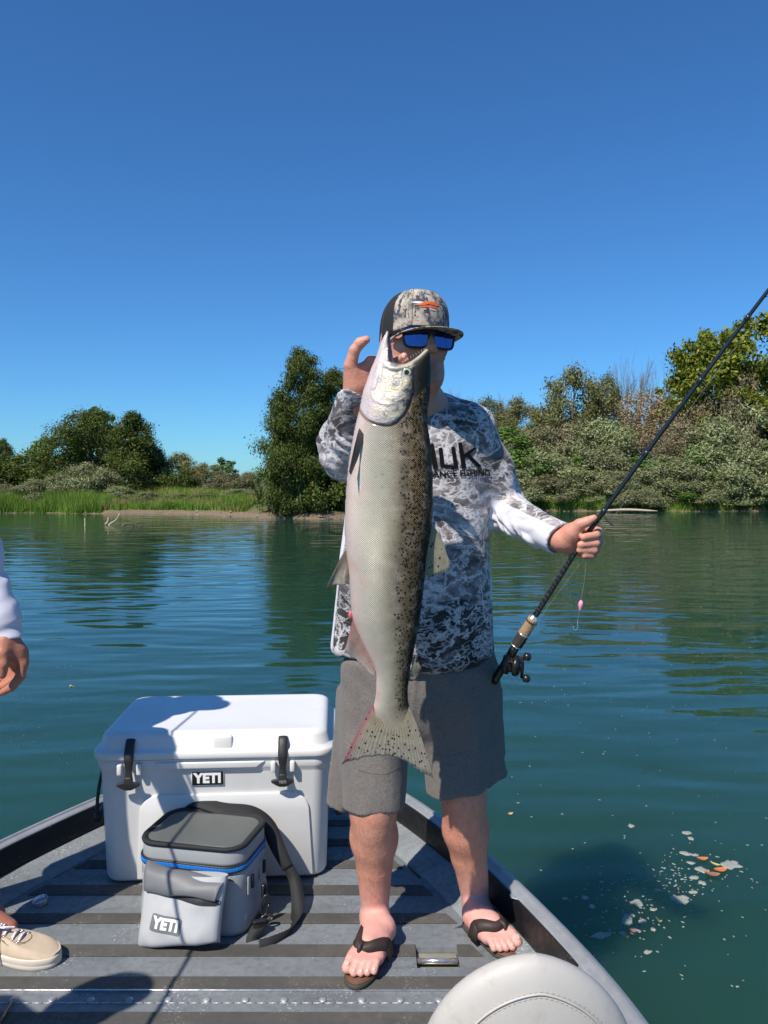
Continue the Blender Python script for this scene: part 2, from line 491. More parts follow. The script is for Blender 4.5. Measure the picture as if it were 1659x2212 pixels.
# ------------------------------------------------------------------ leaves
def leaf_mat(name, c1, c2, c3, dead=None, trans=.32, alt=None):
    n = NT(name)
    r = n.nd('ShaderNodeNewGeometry').outputs['Random Per Island']
    col = n.ramp(r, [(0, c1), (.5, c2), (1, c3)])
    big = n.noise(.55, 3, .55)
    col = n.mix(n.ramp(big, [(.35, 0), (.7, .55)]), col, [x * .55 for x in c1])
    if alt: col = n.mix(n.ramp(n.nd('ShaderNodeObjectInfo').outputs['Random'], [(.25, 0), (.95, .75)]), col, alt)
    if dead: col = n.mix(n.ramp(n.noise(.8, 3, .6, n.map(n.obj(), loc=(9, 3, 1))), [(.5, 0), (.62, .8)]), col, dead)
    n.fin(color=col, rough=.6, spec=.3)
    tr = n.nd('ShaderNodeBsdfTranslucent', {'Color': n.mix(.5, col, (.10, .13, .01))})
    mx = n.nd('ShaderNodeMixShader', {0: trans}); out = n.t.nodes['Material Output']
    n.t.links.new(n.b.outputs[0], mx.inputs[1]); n.t.links.new(tr.outputs[0], mx.inputs[2]); n.t.links.new(mx.outputs[0], out.inputs[0])
    return n.m
LM = dict(
    dark=leaf_mat('leaf_dark', (0.049, 0.084, 0.015), (0.101, 0.140, 0.025), (0.190, 0.215, 0.046)),
    green=leaf_mat('leaf_green', (0.072, 0.144, 0.026), (0.130, 0.242, 0.042), (0.236, 0.362, 0.074)),
    poplar=leaf_mat('leaf_poplar', (0.096, 0.177, 0.051), (0.155, 0.276, 0.086), (0.251, 0.374, 0.121)),
    olive=leaf_mat('leaf_olive', (0.162, 0.165, 0.061), (0.277, 0.271, 0.104), (0.441, 0.414, 0.176), alt=(.13, .15, .055)),
    sage=leaf_mat('leaf_sage', (0.186, 0.224, 0.092), (0.329, 0.376, 0.168), (0.521, 0.546, 0.302), alt=(.20, .165, .10)),
    brown=leaf_mat('leaf_dry', (0.190, 0.138, 0.075), (0.336, 0.251, 0.141), (0.493, 0.389, 0.231), trans=.1, alt=(.20, .19, .11)),
    yellow=leaf_mat('leaf_walnut', (0.105, 0.150, 0.015), (0.209, 0.256, 0.022), (0.398, 0.384, 0.046)),
    grass=leaf_mat('grass_blade', (0.112, 0.211, 0.026), (0.188, 0.344, 0.042), (0.319, 0.459, 0.084), dead=(0.413, 0.344, 0.134)),
    reed=leaf_mat('reed_blade', (0.126, 0.239, 0.033), (0.217, 0.369, 0.048), (0.361, 0.498, 0.098)),
)
bark = plain('bark', (.12, .09, .065), .9, bump=.6, bscale=20, scale=8)
barkg = plain('bark_grey', (.22, .19, .17), .9, bump=.4, bscale=20, scale=8)
def leaf_quads(C, N, size, asp, rs, droop=0.0):
    n = len(C)
    t = rs.normal(size=(n, 3)); t[:, 2] -= droop * 2.2
    t -= N * (t * N).sum(1, keepdims=True); t /= np.linalg.norm(t, axis=1, keepdims=True) + 1e-9
    b = np.cross(N, t); s = size * rs.uniform(.6, 1.35, (n, 1))
    V = np.stack([C - t * s, C + b * s * asp, C + t * s, C - b * s * asp], 1).reshape(-1, 3)
    return V, np.arange(4 * n).reshape(n, 4)
def clump_leaves(cent, rad, per, size, asp, rs, droop=0., up=.35, shell=.45):
    Cs = []; Ns = []
    for c, r in zip(cent, rad):
        m = max(8, int(per * (np.prod(r) ** (2 / 3)) / (np.mean([np.prod(q) for q in rad]) ** (2 / 3))))
        d = rs.normal(size=(m, 3)); d /= np.linalg.norm(d, axis=1, keepdims=True)
        rr = rs.uniform(0, 1, (m, 1)) ** shell
        q = d * rr * r * (1 + .25 * rs.normal(size=(m, 1)))
        Cs.append(c + q)
        nn = d + .8 * rs.normal(size=(m, 3)) + np.array((0, 0, up)); Ns.append(nn / np.linalg.norm(nn, axis=1, keepdims=True))
    C = np.vstack(Cs); N = np.vstack(Ns)
    return leaf_quads(C, N, size, asp, rs, droop)
def crown(seed, H, Rw, prof, nc=60, per=230, size=.1, asp=.45, droop=.2, csz=.2, stretch=1.0, low=.05):
    """a crown of leaf clumps round a trunk; prof = [(height fraction, radius fraction)]"""
    rs = np.random.RandomState(seed); prof = np.array(prof)
    cen = []; rad = []
    for k in range(nc):
        t = low + (1 - low) * (k + rs.uniform()) / nc; R_ = np.interp(t, prof[:, 0], prof[:, 1]) * Rw
        a = rs.uniform(0, 2 * math.pi); q = R_ * rs.uniform(.35, 1.0) * .86
        s = csz * Rw * rs.uniform(.65, 1.3) * (.55 + .45 * R_ / Rw)
        cen.append((q * math.cos(a), q * math.sin(a), t * H - s * .5)); rad.append((s, s, s * stretch * rs.uniform(.75, 1.1)))
    cen = np.array(cen); rad = np.array(rad)
    V, F = clump_leaves(cen, rad, per, size, asp, rs, droop)
    # stray sprays that break the outline
    m = int(nc * 10); d = rs.normal(size=(m, 3)); d /= np.linalg.norm(d, axis=1, keepdims=True)
    k = rs.randint(0, nc, m); C = cen[k] + d * rad[k] * rs.uniform(1.0, 1.5, (m, 1)); 
    V2, F2 = leaf_quads(C, d, size * .9, asp, rs, droop)
    V = np.vstack([V, V2]); F = np.vstack([F, F2 + len(F) * 4])
    V[:, 2] = np.maximum(V[:, 2], .02)
    return V, F, cen
def limbs(seed, H, cen, r0, nb=9, lean=(0, 0)):
    rs = np.random.RandomState(seed); m = MB()
    top = np.array((lean[0], lean[1], H * .8))
    P = np.array([np.array((0, 0, -.3)) + (top - np.array((0, 0, -.3))) * t + np.array((rs.normal() * .03 * H * t, rs.normal() * .03 * H * t, 0)) for t in np.linspace(0, 1, 6)])
    m.tube(spline(P, 12), np.linspace(r0, r0 * .2, 12), 7)
    for k in rs.permutation(len(cen))[:nb]:
        c = cen[k]; t = min(.9, max(.08, c[2] / H * .65)); b = P[0] + (top - P[0]) * t
        mid = (b + c) / 2 + np.array((0, 0, -.04 * H))
        m.tube(spline([b, mid, c], 6), np.linspace(r0 * .45, r0 * .08, 6), 5)
    return m
PROT = {}
def proto(key, **k):
    PROT[key] = k; return k
ROUND = [(0, .55), (.2, .85), (.45, 1), (.7, .85), (.88, .55), (1, .15)]
WIDE = [(0, .9), (.25, 1), (.5, .9), (.75, .65), (1, .2)]
SPIRE = [(0, .85), (.25, 1), (.5, .85), (.75, .5), (.9, .25), (1, .05)]
COL = [(0, .6), (.3, .9), (.6, 1), (.85, .7), (1, .2)]
proto('willow', H=5.6, Rw=2.4, prof=ROUND, leaf='dark', size=.075, nc=95, per=360, droop=.7, asp=.33, csz=.28, name='willow_tree', r0=.16)
proto('spire', H=5.6, Rw=1.9, prof=SPIRE, leaf='dark', size=.075, nc=95, per=340, droop=.6, asp=.33, csz=.30, name='willow_tree', r0=.15)
proto('bank', H=9.0, Rw=3.0, prof=[(0, .80), (.12, .95), (.3, 1), (.5, .84), (.7, .62), (.88, .42), (1, .12)], leaf='dark', size=.075, nc=180, per=400, droop=.8, asp=.33, csz=.20, name='river_tree', r0=.2)
proto('poplar', H=5, Rw=1.3, prof=COL, leaf='poplar', size=.1, nc=40, per=160, droop=.2, asp=.6, csz=.28, name='poplar_tree', r0=.1)
proto('low', H=3.2, Rw=2.2, prof=WIDE, leaf='dark', size=.09, nc=50, per=200, droop=.2, asp=.5, csz=.24, name='bank_tree', r0=.1)
proto('sage', H=2.2, Rw=1.7, prof=WIDE, leaf='sage', size=.05, nc=75, per=330, droop=.05, asp=.4, csz=.2, name='shrub', r0=.05)
proto('sage2', H=2.2, Rw=1.7, prof=ROUND, leaf='sage', size=.055, nc=60, per=330, droop=.05, asp=.4, csz=.24, name='shrub', r0=.05)
proto('olive', H=4.2, Rw=1.9, prof=COL, leaf='olive', size=.06, nc=75, per=280, droop=.1, asp=.35, csz=.2, stretch=1.5, name='bush', r0=.07)
proto('olive2', H=3.2, Rw=1.9, prof=ROUND, leaf='olive', size=.06, nc=65, per=280, droop=.1, asp=.35, csz=.22, stretch=1.3, name='bush', r0=.07)
proto('green', H=2.4, Rw=1.3, prof=ROUND, leaf='green', size=.065, nc=45, per=230, droop=.1, asp=.45, csz=.26, name='bush', r0=.05)
proto('walnut', H=8.5, Rw=3.6, prof=[(0, .5), (.25, .8), (.5, 1), (.75, .9), (.92, .6), (1, .25)], leaf='yellow', size=.13, nc=120, per=150, droop=.75, asp=.42, csz=.15, name='walnut_tree', r0=.22)
_cache = {}
def proto_mesh(key, var=0):
    if (key, var) in _cache: return _cache[key, var]
    p = PROT[key]
    V, F, cen = crown(hash_(key) + var * 31, p['H'], p['Rw'], p['prof'], p['nc'], p['per'], p['size'], p['asp'], p['droop'], p['csz'], p.get('stretch', 1.0), low=.04)
    crown_me = raw_mesh('crown', V, F, LM[p['leaf']], smooth=False)
    tv, tf = limbs(hash_(key) + 5 + var, p['H'], cen, p['r0'], 12).get()
    trunk_me = raw_mesh('trunk', tv, tf, bark)
    _cache[key, var] = (crown_me, trunk_me, p['H'], p['Rw']); return _cache[key, var]
def hash_(s): return sum((i + 1) * ord(c) for i, c in enumerate(s)) % 9973
def twig_mesh(seed, H, Rw, n0=5, depth=4, tips=False):
    rs = np.random.RandomState(seed); m = MB()
    def grow(p, d, L, r, k):
        q = p + d * L; mid = (p + q) / 2 + rs.normal(size=3) * L * .05
        m.tube([p, mid, q], [r, r * .8, r * .6], 4, caps=False)
        if k == 0: return
        for j in range(rs.randint(3, 5)):
            dd = d + rs.normal(size=3) * .38; dd[2] = abs(dd[2]) + .15; dd /= np.linalg.norm(dd)
            grow(p + d * L * rs.uniform(.45, 1), dd, L * rs.uniform(.55, .8), r * .55, k - 1)
    for j in range(n0):
        d = np.array((rs.normal() * .3, rs.normal() * .3, 1)); d /= np.linalg.norm(d)
        grow(np.array((rs.normal() * .1, rs.normal() * .1, -.1)), d, H * .38, .04 * H / 4, depth)
    V, F = m.get(); V[:, 2] *= H / V[:, 2].max(); V[:, :2] *= Rw / max(np.percentile(abs(V[:, :2]), 98), .01)
    return V, F
def plant(key, u, vtop, d, wpx, label, cat, group=None, var=0, rz=None, depth=None):
    """a tree or bush at distance d whose crown top shows at (u,vtop) and is wpx wide"""
    top = at(u, vtop, d); x, y = top[0], d
    z0 = float(terrain_z(np.array([x]), np.array([y]))[0]) - .05
    Hn = top[2] - z0; Wn = wpx / FP * d / 2 * 1.25
    if key in ('bare', 'baretree'):
        ck = ('b', key, var)
        if ck not in _cache: _cache[ck] = raw_mesh('trunk', *twig_mesh(50 + var + len(key), 4, 1, 6 if key == 'bare' else 2, 4), barkg, smooth=True)
        o = thing('bare_tree', label, cat, (x, y, z0), (rz if rz is not None else u * .37) % 6.28, group)
        t = bpy.data.objects.new('trunk', _cache[ck]); link(t, o); t.scale = (Wn, Wn, Hn / 4)
        return o
    cm, tm, H, Rw = proto_mesh(key, var)
    o = thing(PROT[key]['name'], label, cat, (x, y, z0), (rz if rz is not None else u * .37) % 6.28, group)
    sc = (Wn / Rw, (depth or Wn) / Rw, Hn / H)
    for nm, me in (('crown', cm), ('trunk', tm)):
        t = bpy.data.objects.new(nm, me); link(t, o); t.scale = sc
    return o
# --- left bank
plant('spire', 8, 948, 62, 70, 'narrow green tree at the far left edge of the picture', 'tree', var=2)
plant('poplar', 92, 945, 66, 100, 'small pale green tree left of the two big willows', 'tree')
plant('low', 60, 985, 56, 170, 'low dark green tree under the pale tree on the left bank', 'tree')
plant('low', 12, 1000, 54, 120, 'low dark tree at the far left edge behind the sage shrubs', 'tree', var=1)
plant('willow', 196, 884, 52, 205, 'tall rounded dark willow, left one of the big pair on the left bank', 'tree')
plant('poplar', 212, 880, 60, 110, 'paler treetop showing behind the tall rounded willow', 'tree', var=1)
plant('spire', 288, 890, 49, 150, 'pointed dark willow, right one of the big pair on the left bank', 'tree')
plant('willow', 325, 960, 50.5, 90, 'short dark willow joined to the right side of the pointed willow', 'tree', var=1)
plant('sage2', 188, 1000, 46.5, 125, 'round grey brown shrub in front of the tall rounded willow', 'shrub')
plant('olive2', 392, 980, 51, 110, 'brownish olive bush just right of the pointed willow', 'bush')
plant('low', 398, 1010, 49.5, 60, 'small dark green bush in front of the brownish olive bush', 'bush', var=1)
plant('olive2', 445, 1002, 54, 110, 'wide dull olive bush midway between willows and the big river tree', 'bush', var=1)
plant('poplar', 483, 988, 66, 50, 'tiny far pale tree peeping over the dull olive bush', 'tree', var=2)
plant('sage2', 500, 1022, 50, 130, 'grey green shrub left of the big river tree', 'shrub', var=1)
plant('olive2', 535, 1020, 52, 60, 'small brown topped bush close to the big river tree', 'bush')
for k, (u, v, d, wd, lb) in enumerate([(10, 1046, 46, 90, 'pale sage shrub lowest at the far left edge'), (75, 1035, 46.3, 120, 'pale sage shrub second from the left edge'),
        (130, 1022, 47, 90, 'pale sage shrub left of the round grey brown shrub'), (255, 1050, 45.5, 110, 'low sage shrub at the foot of the pointed willow'),
        (320, 1062, 45, 80, 'low dusty shrub in the dark shade right of the pointed willow'), (385, 1066, 45.3, 80, 'low sage shrub above the green grass tongue'),
        (450, 1064, 45.2, 110, 'low sage shrub in the grass, nearest the bare mud shore'), (520, 1056, 45, 110, 'low sage shrub touching the left skirt of the big river tree')]):
    plant('sage', u, v, d, wd, lb, 'shrub', 'low sage shrubs along the left bank', var=k % 3)
plant('bank', 652, 753, 38.4, 192, 'big dark river tree hanging over the water left of the man', 'tree')
plant('bank', 722, 798, 39.6, 185, 'second dark river tree crowding behind the big one beside the man', 'tree', var=1)
plant('low', 604, 935, 37.6, 88, 'low dark tree filling the left skirt of the big river tree', 'tree')
plant('low', 700, 935, 38.0, 150, 'low dark tree filling the foot of the river trees nearest the man', 'tree', var=1)
plant('low', 650, 905, 38.6, 130, 'dark low tree between the two river tree trunks', 'tree', var=2)
plant('sage2', 640, 985, 37.4, 60, 'grey shrub growing inside the skirt of the big river tree', 'shrub')
# --- right bank, back row to front row
RB = [
 ('olive', 960, 880, 60, 120, 'dull olive bush hidden mostly behind the man\'s neck'),
 ('sage2', 940, 940, 53, 150, 'silvery shrub behind the man\'s shirt'),
 ('sage2', 1020, 935, 52, 150, 'silvery shrub seen past the edge of the man\'s shoulder'),
 ('sage', 1030, 1010, 48, 150, 'low grey green shrub hidden by the man\'s arm'),
 ('bare', 1018, 828, 62, 75, 'grey twiggy bare tree just right of the man\'s shoulder'),
 ('bare', 1085, 838, 61, 60, 'thin bare brown tree, second from the man on the right bank'),
 ('bare', 1365, 752, 60, 62, 'tallest bare grey tree standing above the brown bushes'),
 ('baretree', 1440, 775, 60, 45, 'thin bare tree standing alone between the tallest bare tree and the walnut'),
 ('olive', 1050, 862, 60, 110, 'dull brown bush right behind the man\'s shoulder'),
 ('olive', 1108, 862, 59, 100, 'tall dull olive bush below the thin bare brown tree'),
 ('olive', 1162, 880, 58, 90, 'narrow grey olive bush left of the big olive tree'),
 ('olive2', 1238, 795, 57, 150, 'big olive tree with a square top, tallest left of the bare trees'),
 ('olive', 1308, 812, 58, 70, 'slim pointed olive tree between the square topped tree and the bare tree'),
 ('brown', 1375, 845, 56.5, 170, 'broad dry brown bush under the tallest bare tree'),
 ('olive', 1440, 860, 57, 90, 'dull olive bush under the thin lone bare tree'),
 ('walnut', 1545, 715, 54, 190, 'left half of the walnut canopy, rounder yellow green tree'),
 ('walnut', 1640, 688, 53, 250, 'tall yellow green walnut tree at the right edge of the picture'),
 ('brown', 1600, 800, 50, 120, 'dry brown bush standing before the tall walnut'),
 ('brown', 1500, 862, 52, 130, 'dry brown bush left below the walnut canopy'),
 ('brown', 1660, 862, 50, 90, 'dry brown bush at the right edge under the walnut'),
 ('green', 1080, 925, 53, 150, 'fresh green bush beside the man\'s shoulder'),
 ('sage2', 1172, 925, 53, 150, 'grey green shrub, mid height, below the narrow grey olive bush'),
 ('brown', 1235, 915, 54, 120, 'brown twiggy bush below the square topped olive tree'),
 ('sage2', 1290, 905, 53, 150, 'grey green shrub, mid height, below the slim pointed olive tree'),
 ('brown', 1395, 915, 53, 150, 'low brown bush in the hollow left of the rod'),
 ('brown', 1460, 930, 52, 120, 'low brown bush crossed by the rod'),
 ('sage2', 1545, 905, 49.5, 140, 'grey green shrub, mid height, below the walnut canopy'),
 ('sage2', 1620, 872, 49, 170, 'large silvery shrub at the right edge'),
 ('green', 1120, 970, 50, 120, 'deep green bush low behind the man\'s arm'),
 ('sage2', 1175, 975, 49.5, 150, 'silvery shrub above the man\'s wrist'),
 ('green', 1258, 975, 49.5, 50, 'small bright green bush between two silvery shrubs'),
 ('sage2', 1300, 965, 49, 140, 'silvery shrub directly left of the rod'),
 ('green', 1385, 985, 49, 90, 'dark green bush with yellow leaves left of the rod'),
 ('sage2', 1440, 985, 48.6, 140, 'silvery shrub crossed by the rod'),
 ('green', 1518, 960, 48.5, 90, 'tall bright green bush right of the rod'),
 ('sage2', 1580, 955, 48, 140, 'silvery shrub, second from the right edge'),
 ('sage2', 1655, 950, 48, 140, 'silvery shrub touching the right edge above the grass'),
 ('sage', 1110, 1015, 48, 130, 'low grey green shrub nearest the man\'s sleeve'),
 ('sage', 1190, 1025, 47.6, 120, 'low grey green shrub behind the man\'s wrist'),
 ('sage', 1262, 1020, 47.6, 120, 'low grey green shrub over the man\'s fist'),
 ('sage', 1330, 1018, 47.6, 130, 'low grey green shrub just left of the rod'),
 ('sage', 1400, 1018, 47.4, 120, 'low grey green shrub just right of the rod'),
 ('green', 1460, 1040, 47.2, 80, 'low bright green bush in the waterside grass'),
 ('sage', 1500, 1022, 47.4, 120, 'low grey green shrub right of the bright green bush'),
 ('sage', 1575, 1010, 47.2, 130, 'low grey green shrub, second from the right edge'),
 ('sage', 1650, 1008, 47.2, 130, 'low grey green shrub touching the right edge'),
]
proto('brown', H=3.2, Rw=1.9, prof=ROUND, leaf='brown', size=.055, nc=65, per=260, droop=.1, asp=.25, csz=.24, stretch=1.3, name='dry_bush', r0=.07)
for k, (key, u, v, d, wd, lb) in enumerate(RB):
    cat = 'tree' if 'tree' in lb.split(',')[0] and key in ('bare', 'baretree', 'walnut', 'olive2', 'olive') else ('shrub' if 'shrub' in lb else 'bush')
    plant(key, u, v, d, wd * 1.28, lb, cat, {'sage2': 'silvery shrubs on the right bank', 'sage': 'low grey green shrubs above the right shore', 'brown': 'dry brown bushes on the right bank'}.get(key), var=k % 3)
# trees that carry the bank on past the frame
for k, (x, y, kx, h) in enumerate([(-38, 54, 'willow', 7), (-47, 56, 'low', 5), (-58, 58, 'spire', 8), (-34, 50, 'sage2', 3), (36, 56, 'walnut', 9), (44, 55, 'olive2', 6), (52, 57, 'walnut', 8), (37, 51, 'sage2', 4), (46, 50, 'sage', 3), (64, 58, 'willow', 7), (-70, 60, 'willow', 7)]):
    cm, tm, H, Rw = proto_mesh(kx, 0)
    o = thing(PROT[kx]['name'], ['rounded willow nearest past the left edge of the picture', 'low dark tree between two willows past the left edge', 'tall pointed willow far past the left edge', 'pale sage shrub at the waterside past the left edge', 'walnut tree nearest past the right edge of the picture', 'olive bush between two walnut trees past the right edge', 'second walnut tree past the right edge', 'silvery shrub in front of the walnut past the right edge', 'low sage shrub by the olive bush past the right edge', 'rounded willow farthest past the right edge', 'rounded willow farthest past the left edge'][k], 'tree' if kx not in ('sage', 'sage2', 'olive2') else 'shrub', (x, y, float(terrain_z(np.array([x * 1.]), np.array([y * 1.]))[0]) - .05), k * 1.3, 'bank growth past the picture edges')
    for nm, me in (('crown', cm), ('trunk', tm)):
        t = bpy.data.objects.new(nm, me); link(t, o); t.scale = (h / H * 1.1, h / H * 1.1, h / H)
# --- grass
def grass(name, xs, t0, t1, n, h0, h1, mat, seed, lean=.25, patch=None):
    rs = np.random.RandomState(seed)
    x = rs.uniform(xs[0], xs[1], n); t = rs.uniform(0, 1, n) * (t1 - t0) + t0
    if patch is not None:
        k = patch(x, t, rs); x, t = x[k], t[k]; n = len(x)
    y = shore(x) + t; z = terrain_z(x, y)
    b = np.stack([x, y, z - .03], 1); hh = rs.uniform(h0, h1, (n, 1)) * (1 + .35 * fbm(np.stack([x * .5, y * .5, x * 0], 1), 2))[:, None]
    tip = b + np.concatenate([rs.normal(size=(n, 2)) * lean, np.ones((n, 1))], 1) * hh
    a = rs.uniform(0, 6.28, n); s = np.stack([np.cos(a), np.sin(a), a * 0], 1) * rs.uniform(.012, .03, (n, 1))
    V = np.stack([b - s, b + s, tip], 1).reshape(-1, 3)
    o = mk(name, V, np.arange(3 * n).reshape(n, 3), mat, smooth=False)
    o['kind'] = 'stuff'; return tag(o, 'grass and weeds growing along the river bank', 'grass')
o = grass('grass', (-34, -7.0), .45, 6, 70000, .25, .65, LM['grass'], 3); o['label'] = 'green and straw grass on the left bank above the mud shore'
o = grass('tall_grass', (-34, -15.5), .1, 3, 30000, .35, .85, LM['reed'], 4); o['label'] = 'tall bright grass at the waterline far left'
o = grass('reeds', (3, 30), .15, 2.6, 36000, .35, 1.0, LM['reed'], 5, patch=lambda x, t, rs: rs.uniform(size=len(x)) < .25 + 1.1 * np.clip(vnoise(np.stack([x * .8, t * .3, x * 0], 1)) + .35, 0, 1)); o['label'] = 'bright green grass and reeds along the right waterline'
# stones and driftwood at the shore
rs = np.random.RandomState(9); m = MB()
stone = plain('stone', (.30, .25, .20), .9, bump=.5, bscale=8, scale=4)
for k in range(46):
    x = rs.choice([rs.uniform(-14, -1), rs.uniform(4, 28)]); y = float(shore(np.array([x]))[0]) + rs.uniform(-.25, .5)
    bm = bmesh.new(); bmesh.ops.create_icosphere(bm, subdivisions=1, radius=rs.uniform(.03, .10))
    for v in bm.verts: v.co = Vector((v.co.x * 1.4, v.co.y, v.co.z * .6)) * rs.uniform(.85, 1.15) + Vector((x, y, float(terrain_z(np.array([x]), np.array([y]))[0]) + .02))
    m.add(*bm_arrays(bm))
o = m.mk('shore_stones', stone, smooth=False); o['kind'] = 'stuff'; tag(o, 'small stones scattered along the muddy shore', 'stones')
wood = plain('driftwood', (.42, .34, .25), .85, bump=.5, bscale=30, scale=10)
for k, (u, v, d, pts, lb) in enumerate([
    (183, 1136, 0, [(0, 0, -.2), (.02, 0, .12), (.0, 0, .30)], 'short pale stump poking out of the water, far left'),
    (237, 1134, 0, [(-.12, 0, -.1), (.05, 0, .06), (.28, 0, .22), (.42, 0, .48)], 'forked pale branch poking out of the water'),
    (275, 1135, 0, [(-.22, 0, -.03), (0, 0, .07), (.28, 0, .02)], 'dark waterlogged log lying low in the water')]):
    p = gz(u, v, WATER); m = MB(); P = np.array(pts) + p
    m.tube(spline(P, 8), np.linspace(.045, .022, 8), 7)
    if k == 1: m.tube(spline([P[1] - (.22, 0, .05), P[1] - (.12, 0, -.08), P[1] + (-.1, 0, .26)], 6), [.05, .05, .045, .04, .03, .02], 6)
    if k == 2: m.tube([P[1] + (.35, 0, -.02), P[1] + (.5, 0, .08), P[1] + (.62, 0, 0)], [.02, .03, .02], 5)
    tag(m.mk('driftwood', wood if k < 2 else bark), lb, 'branch')
for k, (u0, u1, v) in enumerate([(905, 905, 0)][:0]): pass
m = MB(); a = gz(1290, 1104, WATER + .08); b = gz(1420, 1104, WATER + .12)
m.tube(spline([a, (a + b) / 2 + (0, .1, .07), b], 8), [.03, .06, .07, .08, .08, .07, .06, .03], 7)
tag(m.mk('driftwood', wood), 'long pale log lying on the right shore behind the rod', 'branch')
# ================================================================== THE BOAT
XC = -0.49
WP = np.array([(-3.2, 1.16), (.6, 1.16), (1.2, 1.13), (1.45, 1.10), (1.67, 1.07), (1.9, 1.015), (2.2, .915), (2.45, .82), (2.59, .755), (2.83, .625), (3.02, .50), (3.2, .35), (3.33, .19), (3.38, 0)])
def half(y): return np.interp(y, WP[:, 0], WP[:, 1])
side = spline(np.stack([WP[:, 1], WP[:, 0]], 1), 90)
side = side[side[:, 0] >= 0]
railR = np.stack([XC + side[:, 0], side[:, 1]], 1); railL = np.stack([XC - side[:, 0], side[:, 1]], 1)[::-1]
rail = np.vstack([railR, railL])                # from the stern on the right round the bow to the left
keep = [0]
for i in range(1, len(rail)):
    if np.linalg.norm(rail[i] - rail[keep[-1]]) > .02: keep.append(i)
rail = rail[keep]
TT = np.gradient(rail, axis=0); TT /= np.linalg.norm(TT, axis=1, keepdims=True)
for _ in range(3): TT[1:-1] = (TT[:-2] + TT[1:-1] * 2 + TT[2:]) / 4
TT /= np.linalg.norm(TT, axis=1, keepdims=True)
NN = np.stack([-TT[:, 1], TT[:, 0]], 1)         # inward
def sweep(name, prof, mat, parent, closed=True, auto=30):
    prof = np.array(prof); k = len(prof); V = []; F = []
    for p, nn in zip(rail, NN):
        for o, z in prof: V.append((p[0] + nn[0] * o, p[1] + nn[1] * o, z))
    for i in range(len(rail) - 1):
        for j in range(k if closed else k - 1):
            q = (j + 1) % k; F.append((i * k + j, i * k + q, (i + 1) * k + q, (i + 1) * k + j))
    if closed: F += [tuple(range(k))[::-1], tuple((len(rail) - 1) * k + j for j in range(k))]
    o = mk(name, V, F, mat, parent)
    bm = bmesh.new(); bm.from_mesh(o.data); bmesh.ops.recalc_face_normals(bm, faces=bm.faces); bm.to_mesh(o.data); bm.free()
    return autosmooth(o, auto)
def paint_mat(name, base, dark, wear, spk=.62, rough=.5, metal=0.0, var=1.0, bumpy=.25):
    """deck paint: dirty, speckled, scuffed to metal in spots"""
    n = NT(name)
    P = n.nd('ShaderNodeNewGeometry').outputs['Position']
    f = n.noise(3.5, 6, .65, P); g = n.noise(45, 4, .6, P); sp = n.noise(150, 2, .5, P)
    c = n.mix(n.ramp(f, [(.35, 0), (.65, 1)]), base, dark)
    c = n.mix(n.math('MULTIPLY', n.ramp(g, [(.45, 0), (.7, .55)]), var), c, [x * .62 for x in dark])
    edge = n.ramp(n.math('MULTIPLY', n.ramp(sp, [(.58, 0), (.66, 1)]), n.ramp(n.noise(7, 4, .7, P), [(.48, 0), (.62, 1)])), [(.3, 0), (.7, .8)])
    c = n.mix(edge, c, wear)
    dk = n.ramp(n.noise(2.2, 8, .72, n.map(P, (1, 3.2, 1), loc=(3, 1, 0))), [(.50, 0), (.72, .72)])
    c = n.mix(dk, c, [x * .45 for x in dark])
    r = n.ramp(g, [(.3, rough - .12), (.75, rough + .22)])
    return n.fin(color=c, rough=r, metal=metal, normal=n.bump(n.math('ADD', g, n.math('MULTIPLY', sp, .5)), bumpy, .0015))
deck_grey = paint_mat('deck_paint', (.20, .215, .225), (.155, .17, .18), (.42, .44, .45))
strip_dark = paint_mat('grip_tape', (.062, .06, .056), (.095, .09, .08), (.20, .18, .15), rough=.8, bumpy=.6)
rim_grey = paint_mat('rim_paint', (.27, .29, .31), (.20, .22, .23), (.45, .46, .46))
black_paint = paint_mat('black_liner', (.010, .011, .013), (.018, .018, .018), (.10, .09, .07), rough=.42)
def metal_mat(name, c=(.62, .63, .64), rough=.35, sc=60, metal=.85):
    n = NT(name); P = n.nd('ShaderNodeNewGeometry').outputs['Position']
    f = n.noise(sc, 5, .6, P); s = n.noise(8, 6, .7, P)
    return n.fin(color=n.mix(n.ramp(s, [(.4, 0), (.75, .6)]), c, [x * .55 for x in c]), rough=n.ramp(f, [(.3, rough - .1), (.8, rough + .2)]), metal=metal, normal=n.bump(f, .12, .001))
alu = metal_mat('worn_aluminium', (.40, .41, .42), .48, metal=.45); steel = metal_mat('bright_steel', (.75, .75, .76), .22)
brass = plain('zinc_plate', (.42, .40, .30), .4, metal=.5, var=.3, scale=40)

boat = thing('boat', 'grey metal river boat with ribbed casting deck and black lined gunwale', 'boat', (XC, 1.5, 0))
sweep('hull', [(.0, .100), (.0, -.02), (.03, -.12), (.10, -.62), (.14, -.62), (.06, -.12), (.03, .0), (.022, .098)], alu, boat)
sweep('gunwale_rail', [(-.004, .102), (-.006, .117), (.002, .125), (.012, .128), (.016, .133), (.024, .133), (.028, .127), (.044, .123), (.050, .117), (.048, .104)], alu, boat)
sweep('gunwale_liner', [(.0505, .121), (.0545, .119), (.0640, .045), (.060, .038), (.030, .038), (.030, .101), (.0475, .1015)], black_paint, boat)
sweep('deck_rim', [(.061, .0375), (.075, .034), (.150, .0035), (.156, -.004), (.156, -.03), (.061, -.03)], rim_grey, boat)
